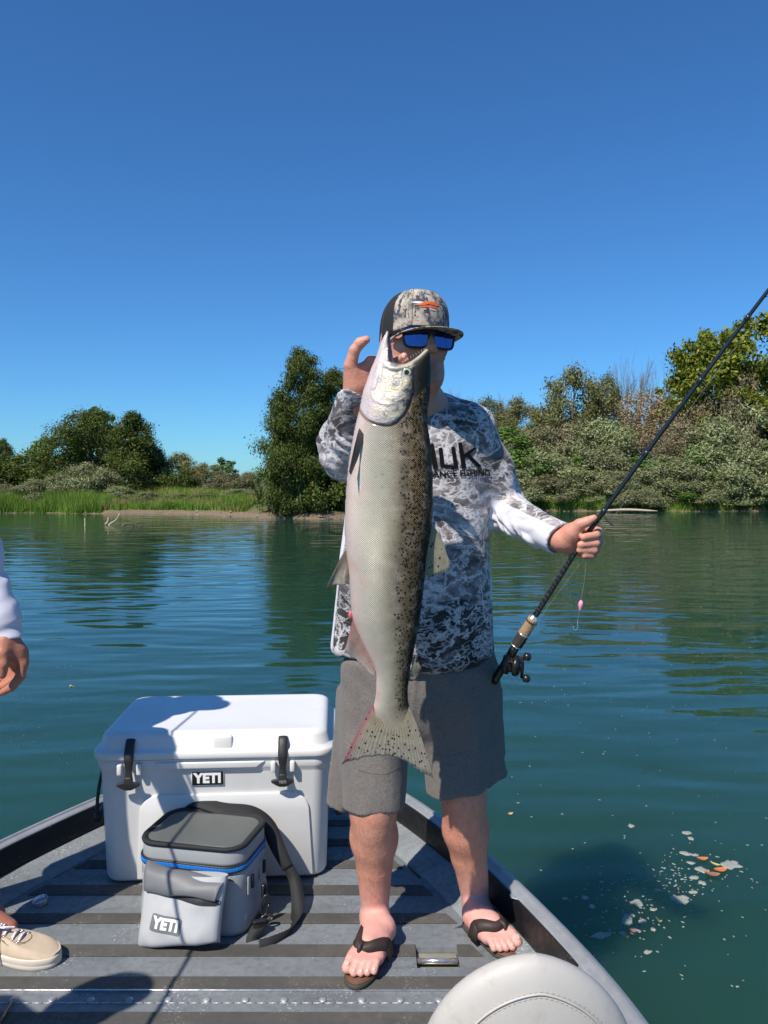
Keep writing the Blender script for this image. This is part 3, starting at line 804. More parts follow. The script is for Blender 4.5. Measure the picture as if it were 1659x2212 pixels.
# bed under the plates, cockpit floor, bulkhead
def outline(y0, y1, inset, n=24, cap=True):
    ys = np.linspace(y0, y1, n); xr = XC + np.maximum(half(ys) - inset, .01)
    return ys, xr
def slab(name, y0, y1, z0, z1, mat, inset=.13, xl=None, xr=None, n=10, parent=boat):
    ys = np.linspace(y0, y1, n); h = np.maximum(np.interp(ys, WP[:, 0], WP[:, 1]) - inset * (1 + .25 * (ys > 2.5)), .01)
    L = XC - h; Rr = XC + h
    if xl is not None: L = np.full(n, xl)
    if xr is not None: Rr = np.full(n, xr)
    V = [(a, y, z1) for a, y in zip(L, ys)] + [(a, y, z1) for a, y in zip(Rr, ys)] + [(a, y, z0) for a, y in zip(L, ys)] + [(a, y, z0) for a, y in zip(Rr, ys)]
    F = []
    for i in range(n - 1):
        F += [(i, n + i, n + i + 1, i + 1), (2 * n + i, 2 * n + i + 1, 3 * n + i + 1, 3 * n + i), (i, i + 1, 2 * n + i + 1, 2 * n + i), (n + i, 3 * n + i, 3 * n + i + 1, n + i + 1)]
    F += [(0, 2 * n, 3 * n, n), (n - 1, 2 * n - 1, 4 * n - 1, 3 * n - 1)]
    return mk(name, V, F, mat, parent, smooth=False)
def Y(v): return float(gz(0, v)[1])
slab('deck_bed', 1.60, 3.25, -.05, -.026, brass, .11, n=30)
rows = [1.605, Y(2194.5), Y(2167), Y(2126), Y(2054), Y(1985), Y(1924), Y(1868), Y(1821), Y(1780), Y(1742), 3.22]
sx0, sx1 = gz(899, 2065)[0], gz(990, 2065)[0]; sy1, sy0 = Y(2047), Y(2091)
for i in range(len(rows) - 1):
    a, b = rows[i] + .0012, rows[i + 1] - .0012
    if a < sy0 < b or a < sy1 < b:
        if a < sy0 < b:
            slab('deck_plate', a, sy0, -.025, 0, deck_grey, .15); a = sy0 + .0005
            slab('deck_plate', a, b, -.025, 0, deck_grey, .15, xr=sx0); slab('deck_plate', a, b, -.025, 0, deck_grey, .15, xl=sx1)
        else:
            slab('deck_plate', sy1, b, -.025, 0, deck_grey, .15)
            slab('deck_plate', a, sy1 - .0005, -.025, 0, deck_grey, .15, xr=sx0); slab('deck_plate', a, sy1 - .0005, -.025, 0, deck_grey, .15, xl=sx1)
    else:
        slab('deck_plate', a, b, -.025, 0, deck_grey, .15, n=16)
for k, (va, vb, ul, ur) in enumerate([(2230, 2188.6, -900, 1010), (2140, 2112, -700, 1250), (2067, 2042.5, -600, 899), (2067, 2042.5, 990, 1100), (1996, 1975, -300, 1000), (1934.5, 1914, -18, 936), (1877, 1860, 96, 871), (1828, 1814, 180, 800), (1785, 1773, 260, 770)]):
    y0, y1 = Y(va), Y(vb); xl = gz(ul, va)[0]; xr = gz(ur, va)[0]
    xl = max(xl, XC - half(y1) + .17)
    xr = min(xr, XC + half(y1) - .17)
    c = .03 if k not in (2, 3) else 0.0
    cl = 0 if k == 3 else .03; cr = 0 if k == 2 else .03
    MB().prism([(xl, y0), (xr, y0), (xr - cr, y1), (xl + cl, y1)], .0005, .0042, bev=.0008, seg=1).mk('grip_strip', strip_dark, boat, smooth=False)
# bare metal edge, hinge line and rivets
hx0, hx1 = XC - 1.0, XC + .95
m = MB(); m.box(((hx0 + hx1) / 2, Y(2141.5), .0028), (hx1 - hx0, .004, .005), .001); m.mk('edge_strip', steel, boat)
m = MB(); x = hx0
while x < hx1 - .03: m.tube([(x, Y(2167), .0003), (x + .026, Y(2167), .0003)], .0022, 6); x += .0285
m.mk('hinge', alu, boat)
for x in np.arange(hx0 + .05, hx1, .0985):
    M = Matrix.Translation((x + .004, Y(2161), .0005))
    MB().lathe([(.0105, 0), (.0100, .002), (.0075, .004), (.003, .005), (.0005, .0052)], M, 12).mk('rivet', alu, boat)
# latch in its slot
m = MB(); m.box(((sx0 + sx1) / 2, sy1 - .022, -.019), (sx1 - sx0 - .004, .04, .008), .001); m.mk('latch_plate', brass, boat)
m = MB(); m.tube([(sx0 + .003, (sy0 + sy1) / 2 - .006, -.006), (sx1 - .003, (sy0 + sy1) / 2 - .006, -.006)], .0075, 14); m.mk('latch_bar', steel, boat)
# cockpit behind the casting deck
slab('cockpit_floor', -2.9, 1.60, -.42, -.36, deck_grey, .09)
slab('bulkhead', 1.585, 1.603, -.36, -.001, deck_grey, .10, n=2)
slab('transom', -3.0, -2.95, -.6, .13, alu, .03, n=2)
# gusset brackets on the rail
for u, v in ((1168, 1908), (1300, 2072)):
    p = at(u, v, gz(u, v, .14)[1])
    i = np.argmin(np.linalg.norm(rail - p[:2], axis=1)); nn = NN[i]; q = rail[i]
    ang = math.atan2(TT[i][1], TT[i][0])
    m = MB(); m.prism([(-.022, 0), (.022, 0), (.006, -.014), (-.006, -.014)], 0, .004, frame((q[0] + nn[0] * .05, q[1] + nn[1] * .05, .118), (TT[i][0], TT[i][1], 0), (-nn[0], -nn[1], 0), (0, 0, 1)), bev=.001)
    m.mk('bracket', alu, boat)

# ------------------------------------------------------------------ rounded-rectangle lofts
def rrect(w, d, r, n=6):
    r = min(r, w / 2 - 1e-4, d / 2 - 1e-4); P = []
    for cx, cy, a0 in ((w / 2 - r, d / 2 - r, 0), (-w / 2 + r, d / 2 - r, 90), (-w / 2 + r, -d / 2 + r, 180), (w / 2 - r, -d / 2 + r, 270)):
        for k in range(n + 1):
            a = R(a0 + 90 * k / n); P.append((cx + r * math.cos(a), cy + r * math.sin(a)))
    return np.array(P)
def loft(m, rings, n=6, caps=(True, True), dist=None):
    """rings: (w, d, r, z[, cx, cy])"""
    V = []; F = []; k = 4 * (n + 1)
    for q in rings:
        w_, d_, r_, z_ = q[:4]; cx, cy = (q[4], q[5]) if len(q) > 4 else (0, 0)
        P = rrect(w_, d_, r_, n); V.append(np.column_stack([P[:, 0] + cx, P[:, 1] + cy, np.full(len(P), z_)]))
    V = np.vstack(V)
    if dist is not None: V = dist(V)
    for i in range(len(rings) - 1):
        for j in range(k):
            q = (j + 1) % k; F.append((i * k + j, i * k + q, (i + 1) * k + q, (i + 1) * k + j))
    if caps[0]: F.append(tuple(range(k))[::-1])
    if caps[1]: F.append(tuple((len(rings) - 1) * k + j for j in range(k)))
    return m.add(V, F)

# ================================================================== WHITE COOLER
def white_plastic():
    n = NT('white_plastic'); f = n.noise(6, 6, .7); g = n.noise(90, 3, .5)
    scuff = n.ramp(n.noise(2.2, 9, .8, n.map(n.obj(), (1, 1, 2.2))), [(.62, 0), (.72, .5)])
    c = n.mix(n.ramp(f, [(.45, 0), (.75, .5)]), (.70, .70, .69), (.60, .575, .54))
    c = n.mix(scuff, c, (.52, .50, .47))
    mk_ = n.ramp(n.vor(7, n.map(n.obj(), (1, 1, .35), (0, 0, 0)), 'F1', 'Distance'), [(.03, 1), (.045, 0)])
    c = n.mix(n.math('MULTIPLY', mk_, n.ramp(n.noise(3, 2), [(.55, 0), (.6, .8)])), c, (.12, .11, .10))
    return n.fin(color=c, rough=n.ramp(f, [(.3, .34), (.7, .46)]), normal=n.bump(g, .06, .001))
wht = white_plastic()
black_rub = plain('black_rubber', (.018, .018, .019), .5, bump=.1)
black_gloss = plain('black_gloss', (.012, .012, .012), .3)
letter_white = plain('letter_white', (.80, .80, .80), .45, var=.04)
fl, fr_ = gz(222, 1912), gz(705, 1897)
cyaw = math.atan2(fr_[1] - fl[1], fr_[0] - fl[0])
co = (fl + fr_) / 2
CW = np.linalg.norm(fr_ - fl)
cooler = thing('cooler', 'large white hard cooler with black latches standing behind the grey soft bag', 'cooler', (co[0], co[1], .0), cyaw)
D0 = .455
m = MB()
loft(m, [(CW - .03, D0 - .03, .05, .008), (CW - .008, D0 - .008, .055, .011), (CW, D0, .055, .022), (CW + .022, D0 + .014, .055, .368),
         (CW + .024, D0 + .016, .055, .372), (CW + .035, D0 + .028, .06, .384), (CW + .040, D0 + .032, .06, .389), (CW + .043, D0 + .035, .06, .410), (CW + .040, D0 + .032, .06, .416), (CW + .02, D0 + .02, .05, .417)], 8)
V, F = m.get(); V[:, 1] += D0 / 2
body_o = autosmooth(mk('body', V, F, wht, cooler, world=False), 50)
m = MB()
loft(m, [(CW + .02, D0 + .02, .05, .4205), (CW + .058, D0 + .052, .062, .421), (CW + .062, D0 + .056, .064, .425), (CW + .062, D0 + .056, .064, .439), (CW + .056, D0 + .050, .062, .444), (CW + .030, D0 + .022, .058, .448),
         (CW + .022, D0 + .014, .056, .454), (CW + .012, D0 + .004, .055, .482), (CW + .004, D0 - .006, .052, .490), (CW - .012, D0 - .022, .05, .497), (CW - .035, D0 - .045, .05, .500), (CW - .060, D0 - .07, .045, .4985), (CW - .3, D0 - .25, .03, .4985)], 8)
V, F = m.get(); V[:, 1] += D0 / 2
lid = autosmooth(mk('lid', V, F, wht, cooler, world=False), 50)
def cfront(u, v, yy=None, zz=None):              # local x,z on the cooler's front plane
    p = at(u, v, co[1]); d = p - CP; nrm = np.array((-math.sin(cyaw), math.cos(cyaw), 0)); o0 = np.array((co[0], co[1], 0))
    if yy is not None: o0 = o0 + nrm * yy
    t = nrm.dot(o0 - CP) / nrm.dot(d); q = CP + d * t - np.array((co[0], co[1], 0))
    return q[0] * math.cos(cyaw) + q[1] * math.sin(cyaw), q[2]
# lid tabs
m = MB(); xa, za = cfront(482, 1600); m.box((xa, .004, .467), (.062, .03, .046), .006); m.mk('lid_tab', wht, lid, world=False)
# rim handle pocket lip on the front
m = MB(); xl, _ = cfront(335, 1650); xr, _ = cfront(575, 1650)
m.prism([(xl, .409), (xr, .409), (xr - .030, .386), (xl + .030, .386)], 0, .009, frame((0, -.0150, 0), (1, 0, 0), (0, 0, 1), (0, -1, 0)), bev=.005, seg=3)
m.mk('pocket_lip', wht, cooler, world=False)
# raised front panel with rounded top corners
xl, zt = cfront(303, 1722); xr, _ = cfront(668, 1715); zt = cfront(480, 1712)[1]
poly = [(xl - .012, .02), (xr + .012, .02), (xr, zt - .06)] + [(xr - .06 + .06 * math.cos(a), zt - .06 + .06 * math.sin(a)) for a in np.linspace(.1, math.pi / 2, 7)] + [(xl + .06 - .06 * math.cos(a), zt - .06 + .06 * math.sin(a)) for a in np.linspace(math.pi / 2, .1, 7)] + [(xl, zt - .06)]
m = MB(); m.prism(poly, 0, .012, frame((0, .0035, 0), (1, 0, 0), (0, 0, 1), (0, -1, 0)), bev=.0025, seg=2)
V, F = m.get(); V[:, 1] -= .007 * (V[:, 2] / .35); mk('front_panel', V, F, wht, cooler, world=False)
# badge
xl, zt = cfront(416, 1665); xr, zb = cfront(484, 1692); xm, zm = (xl + xr) / 2, (zt + zb) / 2
m = MB(); m.box((xm, -.0095, zm), ((xr - xl) + .004, .003, (zt - zb) + .004), .0014); bb = m.mk('badge_rim', letter_white, cooler, world=False)
m = MB(); m.box((xm, -.0112, zm), ((xr - xl), .003, (zt - zb)), .0014); badge = m.mk('badge', black_gloss, cooler, world=False)
Mc = Matrix(WM[cooler].tolist())
text_mesh('YETI', (zt - zb) * .98, Mc @ frame((xm, -.0128, zm), (1, 0, 0), (0, 0, 1), (0, -1, 0)), letter_white, badge, extrude=.0004, offset=.0022, space=1.03, sx=1.0)
# latches
for u, v0, v1 in ((280, 1603, 1683), (611, 1595, 1675)):
    x0, z0 = cfront(u, v0, -.02); x1, z1 = cfront(u, v1, -.03)
    m = MB(); m.tube(spline([(x0, -.004, .482), (x0, -.018, .470), (x0, -.036, .43), (x0, -.036, .41), (x0, -.036, .385), (x0, -.040, .352)], 16), [(.0150)] * 5 + [.0155, .015, .0145, .0138, .0135, .012, .0105, .0105, .012, .014, .013], 12, flat=.32)
    V, F = m.get()
    lt = mk('latch', V, F, black_rub, cooler, world=False)
    P = [(-.037, .352), (-.037, .345), (-.022, .336), (-.009, .330), (.009, .330), (.022, .336), (.037, .345), (.037, .352), (.014, .357), (.011, .372), (-.011, .372), (-.014, .357)]
    m = MB(); m.prism([(x0 + a, b) for a, b in P], 0, .011, frame((0, -.037, 0), (1, 0, 0), (0, 0, 1), (0, -1, 0)), bev=.003, seg=2); m.mk('pull', black_rub, lt, world=False)
    if u > 400: text_mesh('YETI', .012, Mc @ frame((x0, -.0486, .347), (1, 0, 0), (0, 0, 1), (0, -1, 0)), alu, lt, extrude=.0003, offset=.0006)
    for s in (-1, 1):
        m = MB(); m.box((x0 + s * .031, -.028, .392), (.016, .018, .036), .004); m.mk('latch_guard', wht, cooler, world=False)
# side handles
for s in (-1, 1):
    xs_ = s * (CW / 2 + .024)
    m = MB(); m.tube(spline([(xs_, .12, .36), (xs_ + s * .012, .10, .30), (xs_ + s * .018, .09, .23), (xs_ + s * .018, .10, .19)], 10), .006, 8); m.tube(spline([(xs_, .31, .36), (xs_ + s * .012, .33, .30), (xs_ + s * .018, .34, .23), (xs_ + s * .018, .33, .19)], 10), .006, 8)
    h = m.mk('handle_rope', black_rub, cooler, world=False)
    pr = []; zz = np.linspace(.09, .34, 26); m = MB()
    m.tube(np.stack([np.full(26, xs_ + s * .018), zz, np.full(26, .185)], 1), .0135 + .0018 * (np.arange(26) % 2), 12); m.mk('handle_grip', black_rub, h, world=False)
    m = MB(); m.box((xs_ - s * .002, .215, .372), (.02, .26, .022), .005); m.mk('handle_ridge', wht, cooler, world=False)
for sx_ in (-1, 1):
    for sy_ in (0, 1):
        m = MB(); m.box((sx_ * (CW / 2 - .07), .06 + sy_ * .34, .0045), (.06, .05, .009), .003); m.mk('foot', black_rub, cooler, world=False)

# ================================================================== GREY SOFT BAG
def fabric(name, col, rough=.7, sc=400, b=.2, var=.12, mot=6, sheen=0.0):
    n = NT(name); f = n.noise(mot, 5, .6); g = n.noise(sc, 2, .5)
    c = n.mix(f, [x * (1 - var) for x in col], [min(1, x * (1 + var)) for x in col])
    c = n.mix(n.ramp(n.noise(mot * 5, 5, .7), [(.55, 0), (.75, .25)]), c, [x * .7 for x in col])
    return n.fin(color=c, rough=rough, normal=n.bump(n.math('ADD', g, n.math('MULTIPLY', f, 2)), b, .001), sheen=sheen)
bagf = fabric('bag_shell', (.31, .325, .335), .5, b=.12)
bagl = fabric('bag_lid', (.105, .112, .105), .42, b=.10)
pouchf = fabric('pouch_shell', (.43, .44, .45), .5, b=.12)
flapf = fabric('pouch_flap', (.15, .155, .165), .55)
webb = fabric('black_webbing', (.014, .015, .017), .75, 900, .5)
zipblue = plain('blue_zip', (.015, .26, .80), .4)
BY = R(-13)
bc = np.array((-.55, 2.315, 0))
bag = thing('cooler_bag', 'small grey soft sided cooler bag with blue zip and black shoulder strap', 'bag', bc, BY)
BW, BD, BH = .345, .245, .262
def wob(a=.004, s=9, seed=0):
    def f(V):
        n_ = np.stack([vnoise(V * s + seed), vnoise(V * s + seed + 31), vnoise(V * s + seed + 63)], 1)
        return V + n_ * a * np.clip(V[:, 2:3] / .05, 0, 1)
    return f
m = MB(); loft(m, [(BW - .03, BD - .03, .05, .001), (BW - .006, BD - .006, .055, .006), (BW, BD, .06, .02)] + [(BW - .012 * t + .006 * math.sin(t * 9), BD - .006 * t, .06, .02 + .17 * t) for t in np.linspace(.08, 1, 10)] + [(BW - .03, BD - .03, .05, .1925)], 8, dist=wob())
m.mk('shell', bagf, bag, world=False)
m = MB(); loft(m, [(BW - .03, BD - .03, .05, .2045), (BW - .012, BD - .006, .06, .205), (BW - .012, BD - .006, .06, .215), (BW - .014, BD - .008, .06, .245), (BW - .018, BD - .012, .058, .2495)], 8, dist=wob())
top = m.mk('lid', bagf, bag, world=False)
m = MB(); loft(m, [(BW - .02, BD - .014, .058, .2475), (BW - .008, BD - .002, .061, .250), (BW - .006, BD, .061, .256), (BW - .010, BD - .004, .06, .2605), (BW - .03, BD - .024, .05, .2605), (BW - .034, BD - .028, .048, .2565)], 8, dist=wob())
m.mk('lid_piping', webb, top, world=False)
m = MB(); loft(m, [(BW - .033, BD - .027, .048, .2555), (BW - .05, BD - .05, .045, .2575), (BW - .09, BD - .09, .03, .2590), (BW - .17, BD - .14, .02, .2585)], 8, dist=wob())
m.mk('lid_panel', bagl, top, world=False)
P = rrect(BW - .009, BD - .003, .061, 22)
def around(zf, rad, step, name, mat, par, seg=6):
    L = np.concatenate([[0], np.cumsum(np.linalg.norm(np.diff(np.vstack([P, P[:1]]), axis=0), axis=1))]); Q = np.vstack([P, P[:1]])
    t = np.arange(0, L[-1], step); X_ = np.interp(t, L, Q[:, 0]); Y_ = np.interp(t, L, Q[:, 1])
    return np.column_stack([X_, Y_, np.full(len(t), zf)])
for z_ in (.1918, .2062):
    C = around(z_, 0, .012, '', None, None); m = MB(); m.tube(np.vstack([C, C[:2]]), .0036, 8); o = m.mk('zip_tape', black_rub, bag, world=False)
C = around(.199, 0, .0042, '', None, None); m = MB()
for k in range(len(C) - 1):
    d = C[k + 1] - C[k]; a = math.atan2(d[1], d[0]); m.box(C[k] + (0, 0, .0008 * (k % 2)), (.0031, .0078, .0100), .0006, 1, rz=a)
o = m.mk('zip_teeth', zipblue, bag, smooth=False, world=False); o['kind'] = 'stuff'
# webbing tabs on the front and sides
for x_ in (-.115, .085):
    m = MB(); m.box((x_, -BD / 2 + .001, .135), (.05, .006, .06), .0025); t_ = m.mk('tab_patch', bagf, bag, world=False)
    m = MB(); m.box((x_, -BD / 2 - .004, .142), (.036, .006, .014), .002); m.mk('tab_loop', webb, t_, world=False)
for y_ in (-.05, .04):
    m = MB(); m.box((BW / 2 - .001, y_, .135), (.006, .045, .055), .0025); t_ = m.mk('tab_patch', bagf, bag, world=False)
    m = MB(); m.box((BW / 2 + .005, y_, .14), (.008, .012, .04), .002); m.mk('tab_loop', webb, t_, world=False)
# shoulder strap: a ribbon with thickness
def ribbon(m, pts, wid, wdir, th=.004, n=50):
    C = spline(pts, n); W = spline(wdir, n); W = W / np.linalg.norm(W, axis=1, keepdims=True)
    T = np.gradient(C, axis=0); T /= np.linalg.norm(T, axis=1, keepdims=True)
    W = W - T * (W * T).sum(1, keepdims=True); W /= np.linalg.norm(W, axis=1, keepdims=True)
    N = np.cross(T, W); w_ = np.interp(np.linspace(0, 1, n), np.linspace(0, 1, len(wid)), wid)[:, None] / 2
    t_ = th / 2
    R4 = [C - W * w_ - N * t_, C - W * w_ + N * t_, C + W * w_ + N * t_, C + W * w_ - N * t_]
    V = np.stack(R4, 1).reshape(-1, 3); F = []
    for i in range(n - 1):
        for j in range(4): F.append((4 * i + j, 4 * i + (j + 1) % 4, 4 * i + 4 + (j + 1) % 4, 4 * i + 4 + j))
    F += [(3, 2, 1, 0), (4 * n - 4, 4 * n - 3, 4 * n - 2, 4 * n - 1)]
    return m.add(V, F)
A = lambda u, v, y: at(u, v, y)
sp = [A(400, 1738, 2.49), A(425, 1733, 2.47), A(480, 1748, 2.44), A(540, 1757, 2.43), A(578, 1785, 2.41), A(600, 1830, 2.38), A(622, 1875, 2.36)]
m = MB(); ribbon(m, sp, [.035, .045, .055, .055, .05, .045, .035], [(-.2, 1, .1), (0, 1, .2), (.1, 1, .3), (.2, 1, .5), (.4, .6, .6), (.8, .1, .3), (1, 0, 0)], .007)
strap = m.mk('shoulder_strap', webb, bag); strap['label'] = 'black padded shoulder strap'
sp2 = [A(622, 1872, 2.362), A(636, 1900, 2.35), A(643, 1940, 2.31), A(640, 1980, 2.26), A(622, 2018, 2.185), A(590, 2038, 2.14), A(560, 2046, 2.12)]
m = MB(); ribbon(m, sp2, [.033, .036, .04, .04, .042, .042, .038], [(1, 0, 0), (1, .1, 0), (1, .1, .1), (.8, 0, .5), (.4, .1, .9), (.1, .3, 1), (0, .4, 1)], .003)
m.mk('strap_webbing', webb, strap)
sp3 = [A(549, 2052, 2.150), A(545, 2030, 2.16), A(556, 2005, 2.18), A(572, 1990, 2.21)]
m = MB(); ribbon(m, sp3, [.036, .036, .034, .032], [(.7, .5, 0), (.8, .4, 0), (1, .2, 0), (1, .2, 0)], .003, 20); m.mk('strap_tail', webb, strap)
m = MB(); ribbon(m, [A(474, 1766, 2.437), A(500, 1769, 2.432), A(522, 1772, 2.427)], [.026, .026, .026], [(0, 1, .25)] * 3, .003, 8); m.mk('strap_patch', black_rub, strap)
# clip and buckle on the side
clipm = plain('black_clip', (.02, .02, .022), .25)
def ringm(m, c, rx, rz, x, z, r=.004, n=22):
    c = np.array(c); x = np.array(x, float); z = np.array(z, float)
    m.tube(np.array([c + x * rx * math.cos(a) + z * rz * math.sin(a) for a in np.linspace(0, 2 * math.pi, n)]), r, 7)
m = MB(); p = A(573, 1955, 2.235); ringm(m, p, .012, .03, (.9, .4, 0), (.1, 0, 1), .0045); ringm(m, A(570, 1925, 2.26), .009, .02, (.3, .9, 0), (0, .1, 1), .005); ringm(m, A(577, 1983, 2.215), .016, .009, (1, .2, 0), (0, .4, .8), .004)
m.mk('clip', clipm, bag)
m = MB(); p = A(562, 1995, 2.19); m.box(p, (.042, .02, .022), .004, rz=.3); m.box(p + (.0, -.008, .012), (.038, .012, .006), .002, rz=.3); m.mk('buckle', clipm, bag)
# front pouch: a sagging roll-top pocket clipped to the bag
pc = (A(293, 2018, 2.15) + A(474, 2041, 2.10)) / 2
pc[2] = 0
pyaw = R(-13)
px = np.array((math.cos(pyaw), math.sin(pyaw), 0)); pn = np.array((-math.sin(pyaw), math.cos(pyaw), 0))
pouch = thing('pouch', 'light grey roll top pouch hanging on the front of the cooler bag', 'pouch', (pc[0] - .004, pc[1] - .045, .012), pyaw)
def pillow(w0, w1, h, t0, t1, nx=34, nz=26, seed=3, curl=.02, amp=.006):
    """front sheet, back sheet joined: width w0 at the bottom, w1 at the top; thickness t0..t1"""
    u = np.linspace(-1, 1, nx); s = np.linspace(0, 1, nz); U, S_ = np.meshgrid(u, s, indexing='ij'); U = U.ravel(); S_ = S_.ravel()
    w_ = (w0 + (w1 - w0) * S_) / 2; th = (t0 + (t1 - t0) * S_)
    prof = np.sqrt(np.clip(1 - U ** 4, 0, 1)) * np.sqrt(np.clip(1 - (2 * np.clip(S_, 0, .5) - 1) ** 4, 0, 1)) * (1 - .3 * S_ ** 3)
    x = U * w_ * (1 - .03 * np.sin(S_ * 3.14)); z = h * S_ + curl * U * (1 - .5 * S_)
    q = np.stack([x * 14, z * 14, U * 0 + seed], 1); wr = vnoise(q) * amp + vnoise(q * 2.3) * amp * .5
    yf = -(th * prof) / 2 - wr * prof; yb = th * prof / 2
    V = np.vstack([np.stack([x, yf, z], 1), np.stack([x, yb, z], 1)]); i = (np.arange(nx - 1)[:, None] * nz + np.arange(nz - 1)[None]).ravel()
    F = np.vstack([np.stack([i, i + nz, i + nz + 1, i + 1], 1), np.stack([i, i + 1, i + nz + 1, i + nz], 1) + nx * nz])
    return V, F
V, F = pillow(.248, .262, .180, .088, .045)
V[:, 1] += .040 + V[:, 2] * .27; V[:, 2] += .002 - .00 * V[:, 0]
pb = mk('pocket', V, F, pouchf, pouch, world=False)
bm = bmesh.new(); bm.from_mesh(pb.data); bmesh.ops.remove_doubles(bm, verts=bm.verts, dist=.0006); bmesh.ops.recalc_face_normals(bm, faces=bm.faces); bm.to_mesh(pb.data); bm.free()
# flap folded over the top: thick sheet
U = np.linspace(-1, 1, 24); rowsF = [(.112, .174), (.096, .185), (.078, .188), (.062, .184), (.050, .175), (.042, .163), (.036, .148)]
def flapv(off):
    V = []
    for k, (y_, z_) in enumerate(rowsF):
        for u in U:
            zz = z_ + (.020 if k < 4 else .012) * (-u) * .6 + .003 * math.sin(u * 5 + k) - (.016 * max(0, -u) * (k > 4))
            V.append((u * (.133 - .004 * k), y_ + .01 * u * u + off[0] * 1.0, zz + off[1]))
    return V
V1 = flapv((0, 0)); V2 = flapv((.004, -.005)); n = len(U); F = []
for i in range(len(rowsF) - 1):
    for j in range(n - 1):
        a = i * n + j; F += [(a, a + 1, a + n + 1, a + n)]; b = a + len(V1); F += [(b, b + n, b + n + 1, b + 1)]
N_ = len(V1)
for i in range(len(rowsF) - 1):
    for j in (0, n - 1): a = i * n + j; F.append((a, a + n, a + n + N_, a + N_))
for j in range(n - 1):
    a = (len(rowsF) - 1) * n + j; F.append((a, a + 1, a + 1 + N_, a + N_)); F.append((j, j + N_, j + 1 + N_, j + 1))
mk('flap', V1 + V2, F, flapf, pouch, world=False)
dgb = BVHTree.FromPolygons([Vector(v) for v in (np.array([x.co[:] for x in pb.data.vertices]) @ WM[pouch][:3, :3].T + WM[pouch][:3, 3])], [tuple(p.vertices) for p in pb.data.polygons])
Mp = Matrix(WM[pouch].tolist()); dv = (Mp.to_3x3() @ Vector((0, 1, 0)))
def stuck_plate(name, cx, cz, w_, h_, r_, mat, lift, rot=0.0, nn=14):
    V = []; F = []
    G = np.linspace(-.5, .5, nn)
    for a in G:
        for b in G:
            x, z = a * w_, b * h_
            # round the corners by squeezing
            ex = max(abs(x) - (w_ / 2 - r_), 0); ez = max(abs(z) - (h_ / 2 - r_), 0); L = math.hypot(ex, ez)
            if L > r_: x -= math.copysign(ex * (1 - r_ / L), x); z -= math.copysign(ez * (1 - r_ / L), z)
            x, z = x * math.cos(rot) - z * math.sin(rot), x * math.sin(rot) + z * math.cos(rot)
            p = Mp @ Vector((cx + x, -.3, cz + z)); hit = dgb.ray_cast(p, dv, 1.0)
            q = (hit[0] if hit[0] is not None else p + dv * .3) - dv * lift; V.append(q[:])
    for i in range(nn - 1):
        for j in range(nn - 1): F.append((i * nn + j, (i + 1) * nn + j, (i + 1) * nn + j + 1, i * nn + j + 1))
    return mk(name, V, F, mat, pouch)
tilt = R(-5)
stuck_plate('badge', -.028, .066, .092, .042, .006, flapf, .0015, tilt)
text_mesh('YETI', .037, Mp @ frame((-.028, -.1, .066), (math.cos(tilt), 0, math.sin(tilt)), (-math.sin(tilt), 0, math.cos(tilt)), (0, -1, 0)), letter_white, pouch, offset=.0022, bvh=dgb, dirv=dv, lift=.0025, space=1.03)
stuck_plate('zip_slot', .045, .132, .15, .015, .007, black_rub, .0022, R(-4))

# ================================================================== tin cap, stick, seat
tinm = steel
p = gz(88, 1953); m = MB()
m.lathe([(.0215, 0), (.0225, .001), (.0225, .004), (.0218, .005), (.0225, .006), (.0225, .013), (.0218, .014), (.0205, .0135), (.020, .003)], Matrix.Translation(Vector(p) + Vector((0, 0, .004))) @ Matrix.Rotation(R(8), 4, 'X') @ Matrix.Rotation(R(-6), 4, 'Y'), 32)
tin = tag(m.mk('tin_lid', tinm), 'small round metal tin lid with pink inside lying on the deck', 'lid')
m = MB(); m.lathe([(.0195, .0035), (.0195, .0045), (.001, .0046)], Matrix.Translation(Vector(p) + Vector((0, 0, .004))) @ Matrix.Rotation(R(8), 4, 'X') @ Matrix.Rotation(R(-6), 4, 'Y'), 24)
m.mk('liner', plain('pink_liner', (.62, .42, .45), .5), tin)
a, b = gz(-40, 2290), gz(29, 2167)
m = MB(); m.tube([a + (0, 0, .008), (a + b) / 2 + (0, 0, .012), b + (0, 0, .008)], [.004, .0045, .0035], 8)
tag(m.mk('fishing_rod_tip', black_gloss), 'thin black rod tip lying on the deck in the bottom left corner', 'rod')
